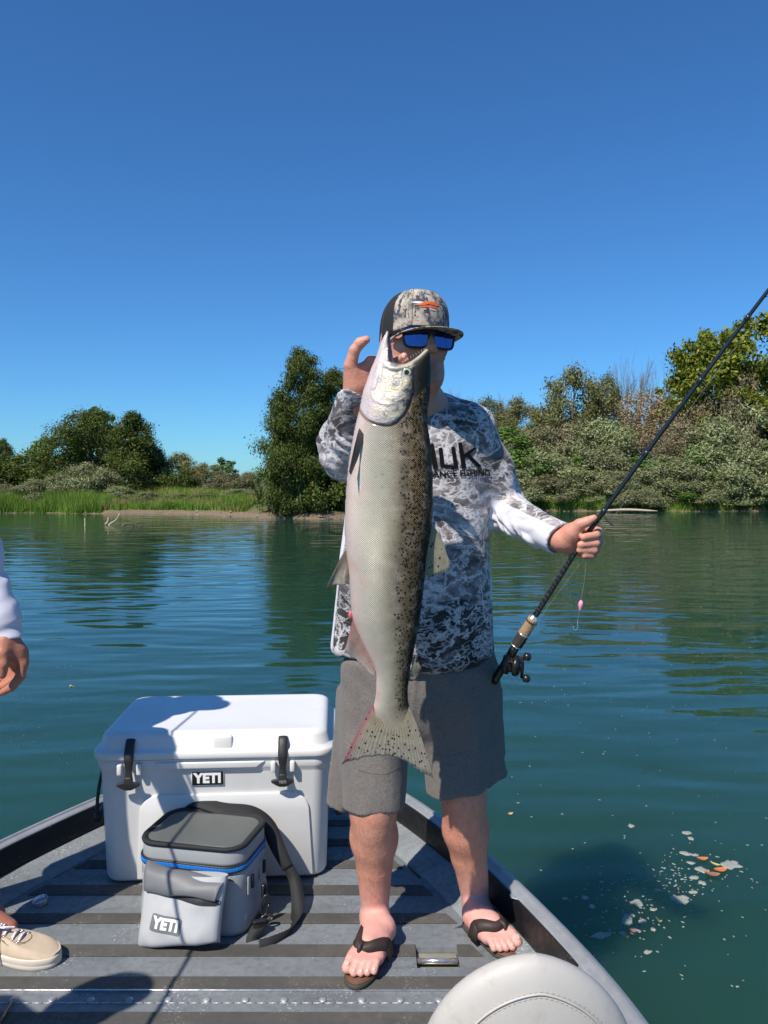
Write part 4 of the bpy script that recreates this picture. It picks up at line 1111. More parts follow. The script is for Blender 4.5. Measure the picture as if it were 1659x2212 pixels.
# swivel seat
vinyl = NT('seat_vinyl'); f = vinyl.noise(7, 6, .65); cr = vinyl.noise(14, 9, .75)
vinyl.fin(color=vinyl.mix(vinyl.ramp(cr, [(.52, 0), (.7, .5)]), vinyl.mix(f, (.44, .415, .375), (.53, .505, .46)), (.30, .28, .25)), rough=vinyl.ramp(f, [(.3, .38), (.7, .52)]), normal=vinyl.bump(vinyl.math('ADD', cr, vinyl.math('MULTIPLY', vinyl.noise(300, 2), .15)), .25, .003))
vin = vinyl.m
st = A(1150, 2046, 1.33)
seat = thing('swivel_chair', 'worn light grey vinyl boat chair with rounded back at bottom right', 'chair', (st[0], st[1], -.36), R(6))
def squashed(c, rx, ry, rz, ex=2.6, n=40):
    th = np.linspace(-math.pi / 2, math.pi / 2, n // 2); ph = np.linspace(-math.pi, math.pi, n, endpoint=False); V = []
    sg = lambda x, e: np.sign(x) * abs(x) ** (2 / e)
    for a in th:
        for b in ph: V.append((c[0] + rx * sg(math.cos(a), ex) * sg(math.cos(b), ex), c[1] + ry * sg(math.cos(a), 2.2) * sg(math.sin(b), 2.2), c[2] + rz * sg(math.sin(a), ex)))
    F = []; k = len(ph)
    for i in range(len(th) - 1):
        for j in range(k): F.append((i * k + j, i * k + (j + 1) % k, (i + 1) * k + (j + 1) % k, (i + 1) * k + j))
    return V, F
HB = st[2] + .36
V, F = squashed((0, 0, 0), .205, .055, .21, 2.15, 56)
V = np.array(V); V[:, 1] += .35 * (V[:, 0] ** 2) - .10 * (V[:, 2]); V[:, 0] *= 1 + .10 * (-V[:, 2] / .2); V[:, 2] += HB - .21
V[:, 2] -= .22 * V[:, 0] * (V[:, 0] > 0)
bk = mk('backrest', V, F, vin, seat, world=False)
bvs = BVHTree.FromPolygons([Vector(v) for v in V], [tuple(f) for f in F])
def on_back(x, z, off=.0015):
    h = bvs.ray_cast(Vector((x, -1, z)), Vector((0, 1, 0)), 2); 
    return None if h[0] is None else np.array(h[0]) - (0, off, 0)
pts = [on_back(.150 * math.sin(a) , HB - .20 + .152 * math.cos(a) - .22 * max(0, .15 * math.sin(a))) for a in np.linspace(-1.9, 1.9, 60)]
pts = np.array([p for p in pts if p is not None]); m = MB(); m.tube(pts, .0022, 6)
for s_ in (-.006, .006):
    q = pts + (0, -.0008, 0); c = np.array((0, 0, HB - .2)); d = q - c; d[:, 1] = 0; q = q + d / np.linalg.norm(d, axis=1, keepdims=True) * s_
    for k in range(0, len(q) - 1): m.tube([q[k], q[k] * .35 + q[k + 1] * .65], .00035, 4)
m.mk('piping', vin, bk, world=False)
pts = [on_back(-.105 + .02 * t * t, HB - .12 - .22 * t) for t in np.linspace(0, 1, 20)]; pts = np.array([p for p in pts if p is not None])
m = MB(); m.tube(pts, .0016, 6); m.mk('seam', vin, bk, world=False)
V, F = squashed((0, -.20, .40), .22, .23, .055, 2.6, 40); mk('seat_cushion', V, F, vin, seat, world=False)
m = MB(); m.box((0, -.01, .45), (.30, .02, .30), .01); m.box((0, -.2, .335), (.34, .34, .02), .008); m.mk('seat_shell', alu, seat, world=False)
m = MB(); m.lathe([(.11, 0), (.11, .01), (.04, .015), (.036, .32), (.07, .33)], Matrix.Translation((0, -.2, 0)), 20); m.mk('pedestal', alu, seat, world=False)
# ================================================================== THE SALMON
FY = 1.775                                     # the fish hangs this far ahead
PX = FY / FP                                   # metres per traced pixel there
fo = at(845, 1100, FY)
def fw(u, w, v): 
    """traced pixel + sideways depth (pixels, + = away from the camera) -> place"""
    u = np.asarray(u, float); w = np.asarray(w, float); v = np.asarray(v, float)
    x = (u - 845) * PX + fo[0]; z = fo[2] - (v - 1100) * PX
    return np.stack(np.broadcast_arrays(x, FY + w * PX, z), -1)
ven = np.array([(722, 834), (730, 829), (745, 822), (775, 812), (800, 801), (830, 791), (850, 784), (880, 778), (900, 773), (930, 766), (960, 761), (1000, 754), (1050, 749), (1100, 746), (1150, 745), (1190, 747), (1230, 752), (1270, 755), (1310, 758), (1340, 762), (1370, 773), (1400, 787), (1425, 799), (1455, 811), (1480, 813), (1510, 811), (1540, 805), (1560, 810), (1576, 820), (1590, 838), (1596, 844)])
dor = np.array([(722, 842), (735, 870), (745, 900), (753, 916), (757, 923), (765, 928), (800, 930), (850, 928), (890, 923), (920, 923), (950, 928), (1000, 932), (1050, 934.5), (1100, 935), (1150, 930), (1200, 922), (1250, 917), (1300, 912), (1350, 905), (1400, 896), (1450, 886), (1500, 881), (1530, 884), (1545, 886), (1560, 884), (1576, 873), (1590, 855), (1596, 848)])
thk = np.array([(722, 8), (740, 19), (757, 26), (800, 38), (850, 46), (890, 50), (930, 51), (1000, 56), (1100, 60), (1200, 56), (1300, 45), (1400, 31), (1450, 24), (1500, 17), (1540, 12), (1570, 7), (1590, 4), (1596, 2)])
def _sm(A): A = spline(A, 400); A[:, 0] = np.maximum.accumulate(A[:, 0]); return A
thk_s = _sm(thk)
for _ in range(60): thk_s[1:-1, 1] = (thk_s[:-2, 1] + 2 * thk_s[1:-1, 1] + thk_s[2:, 1]) / 4
thk = thk_s; ven = _sm(ven); dor = _sm(dor)
notch = np.array([(841, 690), (842, 733), (846, 760), (849, 778), (853, 787), (866, 790), (880, 787), (893, 779), (906, 769), (919, 757), (926, 740), (940, 690)], float)
def poly_sd(U, V, P):
    d = np.full(U.shape, 1e9); ins = np.zeros(U.shape, bool); n = len(P)
    for i in range(n):
        a, b = P[i], P[(i + 1) % n]; e = b - a; wx, wy = U - a[0], V - a[1]
        t = np.clip((wx * e[0] + wy * e[1]) / (e @ e), 0, 1); d = np.minimum(d, np.hypot(wx - e[0] * t, wy - e[1] * t))
        c = ((a[1] > V) != (b[1] > V)) & (U < (b[0] - a[0]) * (V - a[1]) / (b[1] - a[1] + 1e-12) + a[0]); ins ^= c
    return np.where(ins, -d, d)
opu = np.array([(770, 868), (774, 880), (778, 890), (783, 899), (790, 908), (799, 915), (810, 920), (822, 923), (835, 924.5), (846, 923), (856, 917), (866, 908), (876, 896), (884, 880), (890, 860)], float)
def curve_d(U, V, C):
    d = np.full(U.shape, 1e9)
    for a, b in zip(C[:-1], C[1:]):
        e = b - a; t = np.clip(((U - a[0]) * e[0] + (V - a[1]) * e[1]) / (e @ e), 0, 1); d = np.minimum(d, np.hypot(U - a[0] - e[0] * t, V - a[1] - e[1] * t))
    return d
pre = np.array([(803, 852), (804, 862), (810, 870), (822, 876), (840, 880)], float)
maxi = np.array([(832, 796), (842, 802), (856, 803), (870, 797), (886, 789), (902, 776), (919, 760)], float)
jawl = np.array([(833, 730), (824, 760), (817, 790), (812, 820), (806, 845)], float)
def fprof(V): 
    a = np.interp(V, ven[:, 0], ven[:, 1]); b = np.interp(V, dor[:, 0], dor[:, 1]); return (a + b) / 2, (b - a) / 2
def sstep(x, a, b): t = np.clip((x - a) / (b - a), 0, 1); return t * t * (3 - 2 * t)
def fish_W(U, V):
    c, a = fprof(V); T = np.interp(V, thk[:, 0], thk[:, 1])
    q = (U - c) / a
    # fuller towards the back, thinner towards the belly keel
    W = T * np.where(np.abs(q) < 1, np.maximum(1 - np.abs(q) ** 2.05, 0) ** .5, -np.minimum((np.abs(q) - 1), 1) * 1.0)
    # mouth: fall to nothing at the gape
    dn = poly_sd(U, V, notch)
    near = dn < 14
    W = np.where(near & (W > 0), W * np.sqrt(np.clip(1 - (1 - np.clip(dn, -1, 14) / 14) ** 2, 0, 1)) - (dn < 0) * 3, W)
    W = np.where(dn < 0, -1.5 - np.minimum(-dn, 5), W)
    # gill cover stands proud of the body, with a groove along its rim
    vo = np.interp(U, opu[:, 0], opu[:, 1]); dd = vo - V; inside = (V < vo) & (U > 770) & (U < 890)
    do = curve_d(U, V, opu)
    m = (W > 0)
    W = W + m * (3.4 * np.where(inside, sstep(do, 0, 5) * (1 - sstep(do, 25, 70)), 0) - 2.2 * np.exp(-(do / 2.2) ** 2))
    W = W + m * (1.6 * np.exp(-(curve_d(U, V, pre) / 2.5) ** 2) + 2.6 * np.exp(-(curve_d(U, V, maxi) / 4.0) ** 2) - 1.6 * np.exp(-(curve_d(U, V, maxi + (3, 8)) / 2.5) ** 2))
    W = W + m * (2.0 * np.exp(-(curve_d(U, V, jawl) / 4) ** 2) - 1.5 * np.exp(-(curve_d(U, V, jawl + (9, 3)) / 2.5) ** 2))
    W = W - m * 2.5 * np.exp(-(((U - 877) ** 2 + (V - 812) ** 2) / 95.))
    W = W + m * (V < 915) * .8 * vnoise(np.stack([U * .06, V * .06, U * 0], -1).reshape(-1, 3)).reshape(U.shape)
    return W
def fish_fn(P):                                # P: (u, w, v)
    W = fish_W(P[:, 0], P[:, 2]); return np.abs(P[:, 1]) - W
hpx = 1.9
Vf, Ff = iso(None, (730, -66, 718), (942, 66, 1600), hpx, fn=fish_fn, block=20, smooth=1)
Uf, Wf, Zf = Vf.T
c_, a_ = fprof(Zf)
ft = np.clip((Uf - c_) / a_, -1.1, 1.1)
# arc position round the flank keeps the scales even where the flank turns away
arc = np.arcsin(np.clip(ft, -1, 1)) * (a_ + 45) / 2
headm = np.where((Zf < np.interp(Uf, opu[:, 0], opu[:, 1]) + 0) & (Zf < 926), 1.0, 0.0)
headm = np.where(Uf > 884, (Zf < 880 - (Uf - 884) * 1.2).astype(float), headm)
rim = np.exp(-(curve_d(Uf, Zf, opu) / 2.6) ** 2)
pale = np.maximum(np.exp(-(curve_d(Uf, Zf, maxi) / 4.5) ** 2), .8 * np.exp(-(curve_d(Uf, Zf, pre) / 2.2) ** 2))
dn = poly_sd(Uf, Zf, notch)
mouth = sstep(Uf, np.interp(Zf, [722, 735, 788], [836, 835, 833]), np.interp(Zf, [722, 735, 788], [840, 838, 837])) * (Uf < 852) * (Zf < 789)
VW = fw(Uf, Wf, Zf)
Ffq = Ff[:, ::-1]
def fish_mat():
    n = NT('salmon_skin')
    ft_ = n.attr('ft'); fv = n.attr('fv'); ar = n.attr('arc'); hd = n.attr('head'); rm_ = n.attr('rim'); pl = n.attr('pale'); mo = n.attr('mouth')
    vec = n.comb(ar, fv, 0)
    big = n.noise(.035, 4, .6, vec); med = n.noise(.16, 4, .6, vec); fine = n.noise(.9, 3, .6, vec)
    wobble = n.math('MULTIPLY', n.math('SUBTRACT', n.noise(.05, 4, .65, vec), .5), .28)
    t = n.math('ADD', ft_, wobble)
    t01 = n.math('MULTIPLY_ADD', t, .5, .480)
    base = n.ramp(t01, [(.0, (.74, .58, .51)), (.10, (.63, .55, .47)), (.24, (.46, .435, .345)), (.40, (.36, .34, .255)), (.50, (.26, .24, .165)), (.57, (.20, .168, .105)), (.64, (.10, .078, .045)), (.75, (.052, .034, .016)), (.85, (.009, .008, .006)), (1, (.004, .004, .004))])
    # the rear third is greyer, less bronze
    rear = n.ramp(n.math('MULTIPLY_ADD', fv, 1 / 850., -718 / 850.), [(.45, 0), (.8, 1)])
    base2 = n.ramp(t01, [(.0, (.70, .56, .50)), (.2, (.49, .46, .37)), (.43, (.36, .335, .245)), (.62, (.22, .20, .13)), (.75, (.09, .08, .05)), (.88, (.018, .016, .012)), (1, (.005, .005, .005))])
    base = n.mix(rear, base, base2)
    base = n.mix(n.ramp(big, [(.5, 0), (.68, .35)]), base, (.60, .46, .40))
    # scales: offset rows of little diamonds
    A = n.map(n.comb(n.math('ADD', ar, n.math('MULTIPLY', n.math('SUBTRACT', med, .5), 3)), fv, 0), (1, 1, 1), (0, 0, R(45)))
    sc = n.nd('ShaderNodeTexVoronoi', {'Vector': A, 'Scale': .32, 'Randomness': .12}, feature='F1')
    edge = n.ramp(sc.outputs['Distance'], [(.25, 1), (.62, 0)])
    rnd = n.nd('ShaderNodeSeparateColor', {0: sc.outputs['Color']}).outputs[0]
    bodyk = n.math('SUBTRACT', 1.0, hd, clamp=True)
    # golden centres of the dark back scales
    bk = n.math('MULTIPLY', n.ramp(t01, [(.60, 0), (.72, 1), (.90, .75), (.96, 0)]), n.math('SUBTRACT', 1.0, n.math('MULTIPLY', rear, .75)))
    gold = n.math('MULTIPLY', bk, n.ramp(rnd, [(.1, .35), (.8, 1)]))
    gold = n.math('MULTIPLY', gold, n.ramp(sc.outputs['Distance'], [(.15, 1), (.42, 0)]))
    col = n.mix(n.math('MULTIPLY', n.math('MULTIPLY', n.math('SUBTRACT', 1.0, edge), .28), bodyk), base, n.mix(.5, base, (.12, .11, .09)))
    col = n.mix(n.math('MULTIPLY', gold, bodyk), col, (.62, .44, .20))
    # black flecks along the upper flank and back
    fz = n.map(n.comb(n.math('ADD', ar, n.math('MULTIPLY', fine, 3)), n.math('ADD', fv, n.math('MULTIPLY', med, 10)), 0), (1, .8, 1), (0, 0, .4))
    sp = n.nd('ShaderNodeTexVoronoi', {'Vector': fz, 'Scale': .185, 'Randomness': 1}, feature='F1')
    spm = n.ramp(sp.outputs['Distance'], [(.36, 1), (.45, 0)])
    srn = n.nd('ShaderNodeSeparateColor', {0: sp.outputs['Color']}).outputs[1]
    zone = n.ramp(t01, [(.57, 0), (.65, .75), (.86, 1), (.97, 1)])
    keep_ = n.math('LESS_THAN', srn, zone)
    spots = n.math('MULTIPLY', n.math('MULTIPLY', spm, keep_), n.math('MULTIPLY_ADD', hd, -.65, 1.0))
    col = n.mix(n.math('MULTIPLY', spots, .93), col, (.010, .010, .010))
    # belly bruises and scratches
    br = n.ramp(n.vor(.022, n.comb(ar, fv, 5), 'F1'), [(.05, 1), (.085, 0)])
    col = n.mix(n.math('MULTIPLY', n.math('MULTIPLY', br, n.ramp(t01, [(.30, .8), (.45, 0)])), bodyk), col, (.10, .08, .05))
    pk = n.math('MULTIPLY', n.ramp(n.noise(.03, 3, .6, n.comb(ar, fv, 9)), [(.55, 0), (.7, .6)]), n.ramp(t01, [(.05, 1), (.35, 0)]))
    col = n.mix(pk, col, (.62, .30, .26))
    # head: silver and brass cheek, grey blotches, almost black crown
    hn = n.noise(.055, 5, .65, n.comb(ar, fv, 3)); hb = n.noise(.045, 4, .7, n.comb(ar, fv, 40))
    hc = n.ramp(hn, [(.34, (.15, .16, .17)), (.46, (.42, .40, .36)), (.58, (.55, .45, .28)), (.70, (.66, .62, .52))])
    hc = n.mix(n.ramp(hb, [(.52, 0), (.64, .8)]), hc, (.10, .105, .115))
    hc = n.mix(n.ramp(t01, [(.0, 1), (.22, .55), (.4, 0)]), hc, (.62, .52, .50))
    hc = n.mix(n.ramp(n.math('ADD', t01, n.math('MULTIPLY', n.math('SUBTRACT', hb, .5), .18)), [(.57, 0), (.68, .94), (.85, 1)]), hc, (.016, .017, .013))
    hc = n.mix(n.math('MULTIPLY', spots, .9), hc, (.01, .01, .01))
    col = n.mix(hd, col, hc)
    col = n.mix(n.math('MULTIPLY', pl, .8), col, (.60, .54, .40))
    col = n.mix(n.math('MULTIPLY', rm_, .85), col, (.20, .09, .08))
    col = n.mix(mo, col, (.05, .045, .05))
    tl = n.ramp(n.math('ADD', n.math('MULTIPLY_ADD', fv, 1 / 850., -718 / 850.), n.math('MULTIPLY', n.math('SUBTRACT', med, .5), .04)), [(.955, 0), (1.0, .9)]); col = n.mix(tl, col, (.43, .37, .26))
    h = n.math('MULTIPLY', n.math('SUBTRACT', 1.0, sc.outputs['Distance']), bodyk)
    h = n.math('ADD', h, n.math('MULTIPLY', n.math('MULTIPLY', n.noise(.25, 4, .6, vec), hd), .7))
    met = n.math('MULTIPLY', n.ramp(t01, [(.05, .05), (.3, .34), (.62, .32), (.78, 0)]), n.math('MULTIPLY_ADD', rnd, .6, .4))
    return n.fin(color=col, rough=n.math('MULTIPLY_ADD', rnd, .16, .27), metal=met, normal=n.bump(h, .9, .0026), coat=n.ramp(t01, [(.55, .22), (.8, .03)]), coatr=.10, spec=n.ramp(t01, [(.55, .45), (.8, .06)]))
fish = thing('salmon', 'big silver salmon with black spotted back held up head first by its jaw', 'fish', tuple(fw(845, 0, 1100)))
mk('body', VW, Ffq, fish_mat(), fish, attrs=dict(ft=ft, fv=Zf, arc=arc, head=headm, rim=rim, pale=pale, mouth=mouth))
# eye
def eye_mat():
    n = NT('fish_eye'); r = n.attr('er')
    c = n.ramp(r, [(.0, (.004, .004, .004)), (.44, (.004, .004, .004)), (.50, (.34, .33, .18)), (.62, (.55, .53, .36)), (.80, (.42, .42, .30)), (.86, (.06, .06, .05)), (1, (.05, .05, .045))])
    return n.fin(color=c, rough=.12, coat=1.0, coatr=.03)
for s in (-1, 1):
    wy = float(fish_W(np.array([877.]), np.array([812.]))[0]); th = np.linspace(0, math.pi / 2, 12); V = []; F = []; er = []
    for i, a in enumerate(th):
        for j in range(24):
            b = 2 * math.pi * j / 24; V.append(fw(877 + 11 * math.sin(a) * math.cos(b), s * (wy + .6 + 4.2 * math.cos(a)), 812 + 11 * math.sin(a) * math.sin(b))); er.append(math.sin(a))
    for i in range(11):
        for j in range(24): F.append((i * 24 + j, i * 24 + (j + 1) % 24, (i + 1) * 24 + (j + 1) % 24, (i + 1) * 24 + j))
    mk('eye', V, F if s > 0 else [f[::-1] for f in F], eye_mat(), fish, attrs=dict(er=er))
def fin_mat(name, c0, c1, edge=None, spots=0.0, ray=1.0, dark=(.02, .02, .02), tip=None):
    n = NT(name); fu = n.attr('fu'); fs = n.attr('fs'); pu = n.attr('pu'); pv = n.attr('pv')
    rays = n.math('SINE', n.math('MULTIPLY', fu, 150.)); f = n.noise(.06, 4, .6, n.comb(pu, pv, 0))
    c = n.mix(fs, c0, c1); c = n.mix(n.ramp(f, [(.4, 0), (.7, .5)]), c, [x * .55 for x in c0])
    c = n.mix(n.math('MULTIPLY', n.ramp(rays, [(.35, 0), (.8, .45 * ray)]), n.math('MULTIPLY_ADD', fs, .7, .3)), c, [x * .4 for x in c0])
    if edge: c = n.mix(n.ramp(fu, [(.0, .85), (.06, .5), (.16, 0)]), c, edge)
    if tip: c = n.mix(n.ramp(fs, [(.55, 0), (1, .8)]), c, tip)
    if spots:
        sp = n.nd('ShaderNodeTexVoronoi', {'Vector': n.comb(pu, n.math('MULTIPLY', pv, .75), 0), 'Scale': spots, 'Randomness': .75}, feature='F1')
        m = n.math('MULTIPLY', n.ramp(sp.outputs['Distance'], [(.24, 1), (.32, 0)]), n.ramp(fs, [(.06, 0), (.2, 1)]))
        c = n.mix(m, c, dark)
    n.fin(color=c, rough=.38, coat=.35, coatr=.15, normal=n.bump(rays, .35, .001))
    tr = n.nd('ShaderNodeBsdfTranslucent', {'Color': c}); mx = n.nd('ShaderNodeMixShader', {0: .3})
    tp = n.nd('ShaderNodeBsdfTransparent'); m2 = n.nd('ShaderNodeMixShader', {0: n.ramp(fs, [(.5, 0), (1, .22)])})
    n.t.links.new(n.b.outputs[0], mx.inputs[1]); n.t.links.new(tr.outputs[0], mx.inputs[2])
    n.t.links.new(mx.outputs[0], m2.inputs[1]); n.t.links.new(tp.outputs[0], m2.inputs[2]); n.t.links.new(m2.outputs[0], n.t.nodes['Material Output'].inputs[0])
    return n.m
def fin(name, root, mid, tip, mat, nu=70, ns=14, w=(0, 0, 0), thick=(2.2, .4), wave=1.2, seed=0, ragged=2.0, fold=0.0):
    Rt, Md, Tp = spline(root, nu), spline(mid, nu), spline(tip, nu); s = np.linspace(0, 1, ns)
    g = (vnoise(np.stack([np.linspace(0, 24, nu), np.full(nu, seed * 1.), np.zeros(nu)], 1)) * ragged)[:, None]
    V = []; fu = []; fs = []; rs_ = []
    d = (Tp - Md); d /= np.linalg.norm(d, axis=1, keepdims=True) + 1e-9; Tp = Tp + d * g
    for side_ in (-1, 1):
        for i in range(nu):
            for q in s:
                p = (1 - q) ** 2 * Rt[i] + 2 * q * (1 - q) * (2 * Md[i] - .5 * Rt[i] - .5 * Tp[i]) + q * q * Tp[i]
                uu = i / (nu - 1); ww = w[0] * (1 - q) ** 2 + 2 * w[1] * q * (1 - q) + w[2] * q * q + wave * math.sin(uu * 150) * .25 * q + wave * 3 * math.sin(uu * 7 + seed) * q + fold * (uu - .5) * q
                V.append((p[0], ww + side_ * (thick[0] * (1 - q) + thick[1] * q), p[1])); fu.append(uu); fs.append(q)
    V = np.array(V); n = nu * ns; F = []
    for i in range(nu - 1):
        for j in range(ns - 1):
            a = i * ns + j; F += [(a, a + 1, a + ns + 1, a + ns), (a + n, a + n + ns, a + n + ns + 1, a + n + 1)]
        a = i * ns + ns - 1; F.append((a, a + n, a + ns + n, a + ns))
    for i in (0, nu - 1):
        for j in range(ns - 1): a = i * ns + j; F.append((a, a + n, a + n + 1, a + 1) if i == 0 else (a, a + 1, a + n + 1, a + n))
    return mk(name, fw(V[:, 0], V[:, 1], V[:, 2]), F, mat, fish, attrs=dict(fu=fu, fs=fs, pu=V[:, 0], pv=V[:, 2]))
fin('tail_fin', [(806, 1528), (810, 1548), (825, 1558), (845, 1560), (862, 1556), (878, 1546), (884, 1528)],
    [(772, 1588), (782, 1600), (805, 1604), (840, 1604), (868, 1606), (892, 1604), (908, 1590)],
    [(737, 1662), (765, 1653), (795, 1644), (838, 1640), (872, 1650), (905, 1672), (938, 1692)],
    fin_mat('tail_fin_skin', (.43, .36, .245), (.44, .42, .35), edge=(.46, .12, .17), spots=.135), nu=110, w=(0, 1, 3), thick=(7, .5), wave=1.0, seed=1, fold=-8)
fin('dorsal_fin', [(929, 1128), (925, 1165), (920, 1200), (915, 1243)], [(948, 1150), (946, 1180), (940, 1205), (925, 1245)], [(950, 1150), (966, 1195), (972, 1230), (940, 1243), (922, 1256)],
    fin_mat('dorsal_fin_skin', (.40, .34, .18), (.45, .44, .36), spots=.13), nu=60, w=(0, 2, 5), thick=(3, .4), seed=2)
fin('adipose_fin', [(896, 1418), (890, 1445), (884, 1470)], [(903, 1430), (902, 1452), (892, 1472)], [(903, 1430), (911, 1452), (897, 1471)], fin_mat('adipose_skin', (.26, .24, .18), (.22, .21, .17), spots=.09, ray=0), nu=20, w=(0, 1, 2), thick=(3, 1.2), seed=3, ragged=0)
fin('anal_fin', [(762, 1335), (775, 1365), (795, 1405), (812, 1452)], [(756, 1362), (764, 1392), (782, 1420), (811, 1456)], [(744, 1408), (757, 1420), (778, 1435), (808, 1462)],
    fin_mat('anal_fin_skin', (.42, .25, .20), (.50, .40, .34), edge=(.50, .14, .18), tip=(.50, .46, .42)), nu=60, w=(-2, -3, -5), thick=(4, .5), seed=4)
fin('pelvic_fin', [(749, 1185), (753, 1212), (758, 1242)], [(733, 1210), (738, 1232), (748, 1248)], [(706, 1268), (722, 1262), (748, 1262)],
    fin_mat('pelvic_fin_skin', (.26, .20, .14), (.40, .37, .31)), nu=36, w=(-6, -12, -18), thick=(3, .6), seed=5)
fin('pelvic_fin', [(752, 1188), (756, 1212), (760, 1240)], [(744, 1215), (748, 1236), (756, 1252)], [(738, 1262), (747, 1264), (758, 1262)],
    bpy.data.materials['pelvic_fin_skin'], nu=30, w=(14, 22, 30), thick=(3, .6), seed=6)
fin('pectoral_fin', [(777, 928), (781, 932), (786, 940)], [(768, 965), (772, 972), (779, 978)], [(757, 1020), (761, 1026), (765, 1016)],
    fin_mat('pectoral_fin_skin', (.12, .10, .08), (.06, .055, .05), tip=(.10, .09, .08)), nu=24, w=(-34, -50, -62), thick=(3.5, .8), wave=.4, seed=7, fold=22)
fin('pectoral_fin', [(790, 925), (794, 932), (796, 940)], [(782, 962), (788, 970), (792, 976)], [(775, 1010), (782, 1018), (790, 1008)], bpy.data.materials['pectoral_fin_skin'], nu=24, w=(30, 44, 56), thick=(3.5, .8), wave=.4, seed=8, fold=-20)
V, F = squashed((0, 0, 0), .006, .005, .010, 2, 14); V = np.array(V) + fw(757, -2, 1330); mk('vent', V, F, plain('vent_pink', (.50, .12, .12), .35), fish)
# tongue side of the jaw, teeth
m = MB()
for k in range(9):
    t = k / 8; p = np.array((835 + 8 * t, 734 + 48 * t)); q0 = fw(p[0], -3, p[1]); m.tube([q0, q0 + (.0035, -.001, .002)], [.0008, .0002], 5)
for k in range(9):
    t = k / 8; p = np.array((870 + 46 * t, 788 - 28 * t)); q0 = fw(p[0], -12 + 4 * t, p[1]); m.tube([q0, q0 + (-.0015, -.001, .004)], [.0008, .0002], 5)
o = m.mk('teeth', plain('tooth', (.6, .55, .42), .4), fish); o['kind'] = 'stuff'
# ================================================================== PEOPLE
class Cone:                                    # flat-ended tapered tube, for cuffs and hems
    def __init__(s, a, b, ra, rb, k=.01, op='+', flat=None, fr=1.0, na=None, nb=None, ke=.004):
        s.a = np.array(a, float); s.b = np.array(b, float); s.ra = ra; s.rb = rb; s.k = k; s.op = op
        s.flat = None if flat is None else np.array(flat, float) / np.linalg.norm(flat); s.fr = fr
        ax = (s.b - s.a) / np.linalg.norm(s.b - s.a)
        s.na = -ax if na is None else np.array(na, float) / np.linalg.norm(na); s.nb = ax if nb is None else np.array(nb, float) / np.linalg.norm(nb); s.ke = ke
    def d(s, P):
        pa = P - s.a; ba = s.b - s.a; h0 = pa @ ba / ba.dot(ba); h = np.clip(h0, 0, 1)
        q = pa - h0[:, None] * ba
        if s.flat is not None: q = q + (q @ s.flat)[:, None] * (s.fr - 1) * s.flat
        rad = np.linalg.norm(q, axis=1) - (s.ra + (s.rb - s.ra) * h)
        e = np.maximum(pa @ s.na, (P - s.b) @ s.nb)
        hh = np.maximum(s.ke - np.abs(rad - e), 0) / s.ke
        return np.maximum(rad, e) + hh * hh * s.ke * .25
def A3(*a): return [at(*x) for x in a]
def rp(r, y): return r * y / FP                # traced pixel radius at distance y
def bounds2(prims, pad=.03):
    lo = np.full(3, 9e9); hi = -lo
    for p in prims:
        if p.op != '+': continue
        if hasattr(p, 'a'):
            r = max(p.ra, p.rb); lo = np.minimum(lo, np.minimum(p.a, p.b) - r); hi = np.maximum(hi, np.maximum(p.a, p.b) + r)
        else: r = p.r.max(); lo = np.minimum(lo, p.c - r); hi = np.maximum(hi, p.c + r)
    return lo - pad, hi + pad
def chain(pts, rad, k=.006, k0=None, **kw):
    return [Cap(pts[i], pts[i + 1], rad[i], rad[i + 1], k=(k0 if (i == 0 and k0) else k), **kw) for i in range(len(pts) - 1)]

def skin_mat(name, base, red, pink=None, sc=1.0, feet=None, mott=.5):
    n = NT(name); P = n.nd('ShaderNodeNewGeometry').outputs['Position']; z = n.sep(P)[2]
    f = n.noise(9 * sc, 4, .6, P); g = n.noise(60, 4, .6, P); h = n.noise(260, 2, .5, P)
    c = n.mix(n.math('MULTIPLY', n.ramp(f, [(.3, 0), (.7, 1)]), mott), base, red)
    c = n.mix(n.ramp(g, [(.45, 0), (.75, .3)]), c, [x * .72 for x in red])
    if feet: c = n.mix(n.ramp(z, [(.10, 1), (.20, 0)]), c, n.mix(f, feet, [x * .86 for x in feet]))
    c = n.mix(n.math('MULTIPLY', n.attr('stub'), .55), c, (.12, .07, .05)); c = n.mix(n.math('MULTIPLY', n.attr('lip'), .7), c, (.42, .12, .11))
    n.fin(color=c, rough=n.ramp(g, [(.3, .42), (.7, .58)]), normal=n.bump(n.math('ADD', h, n.math('MULTIPLY', g, 2.0)), .45, .002), spec=.4)
    n.b.inputs['Subsurface Weight'].default_value = .12; n.b.inputs['Subsurface Radius'].default_value = (.012, .004, .002); n.b.inputs['Subsurface Scale'].default_value = 1.0
    return n.m

# ---------------------------------------------------------------- the angler
man = thing('person', 'man in camouflage cap, mirrored blue sunglasses and grey shorts holding up the big salmon', 'person', tuple(gz(905, 2040)))
skin = skin_mat('skin', (.64, .31, .215), (.55, .22, .15), feet=(.72, .36, .30))
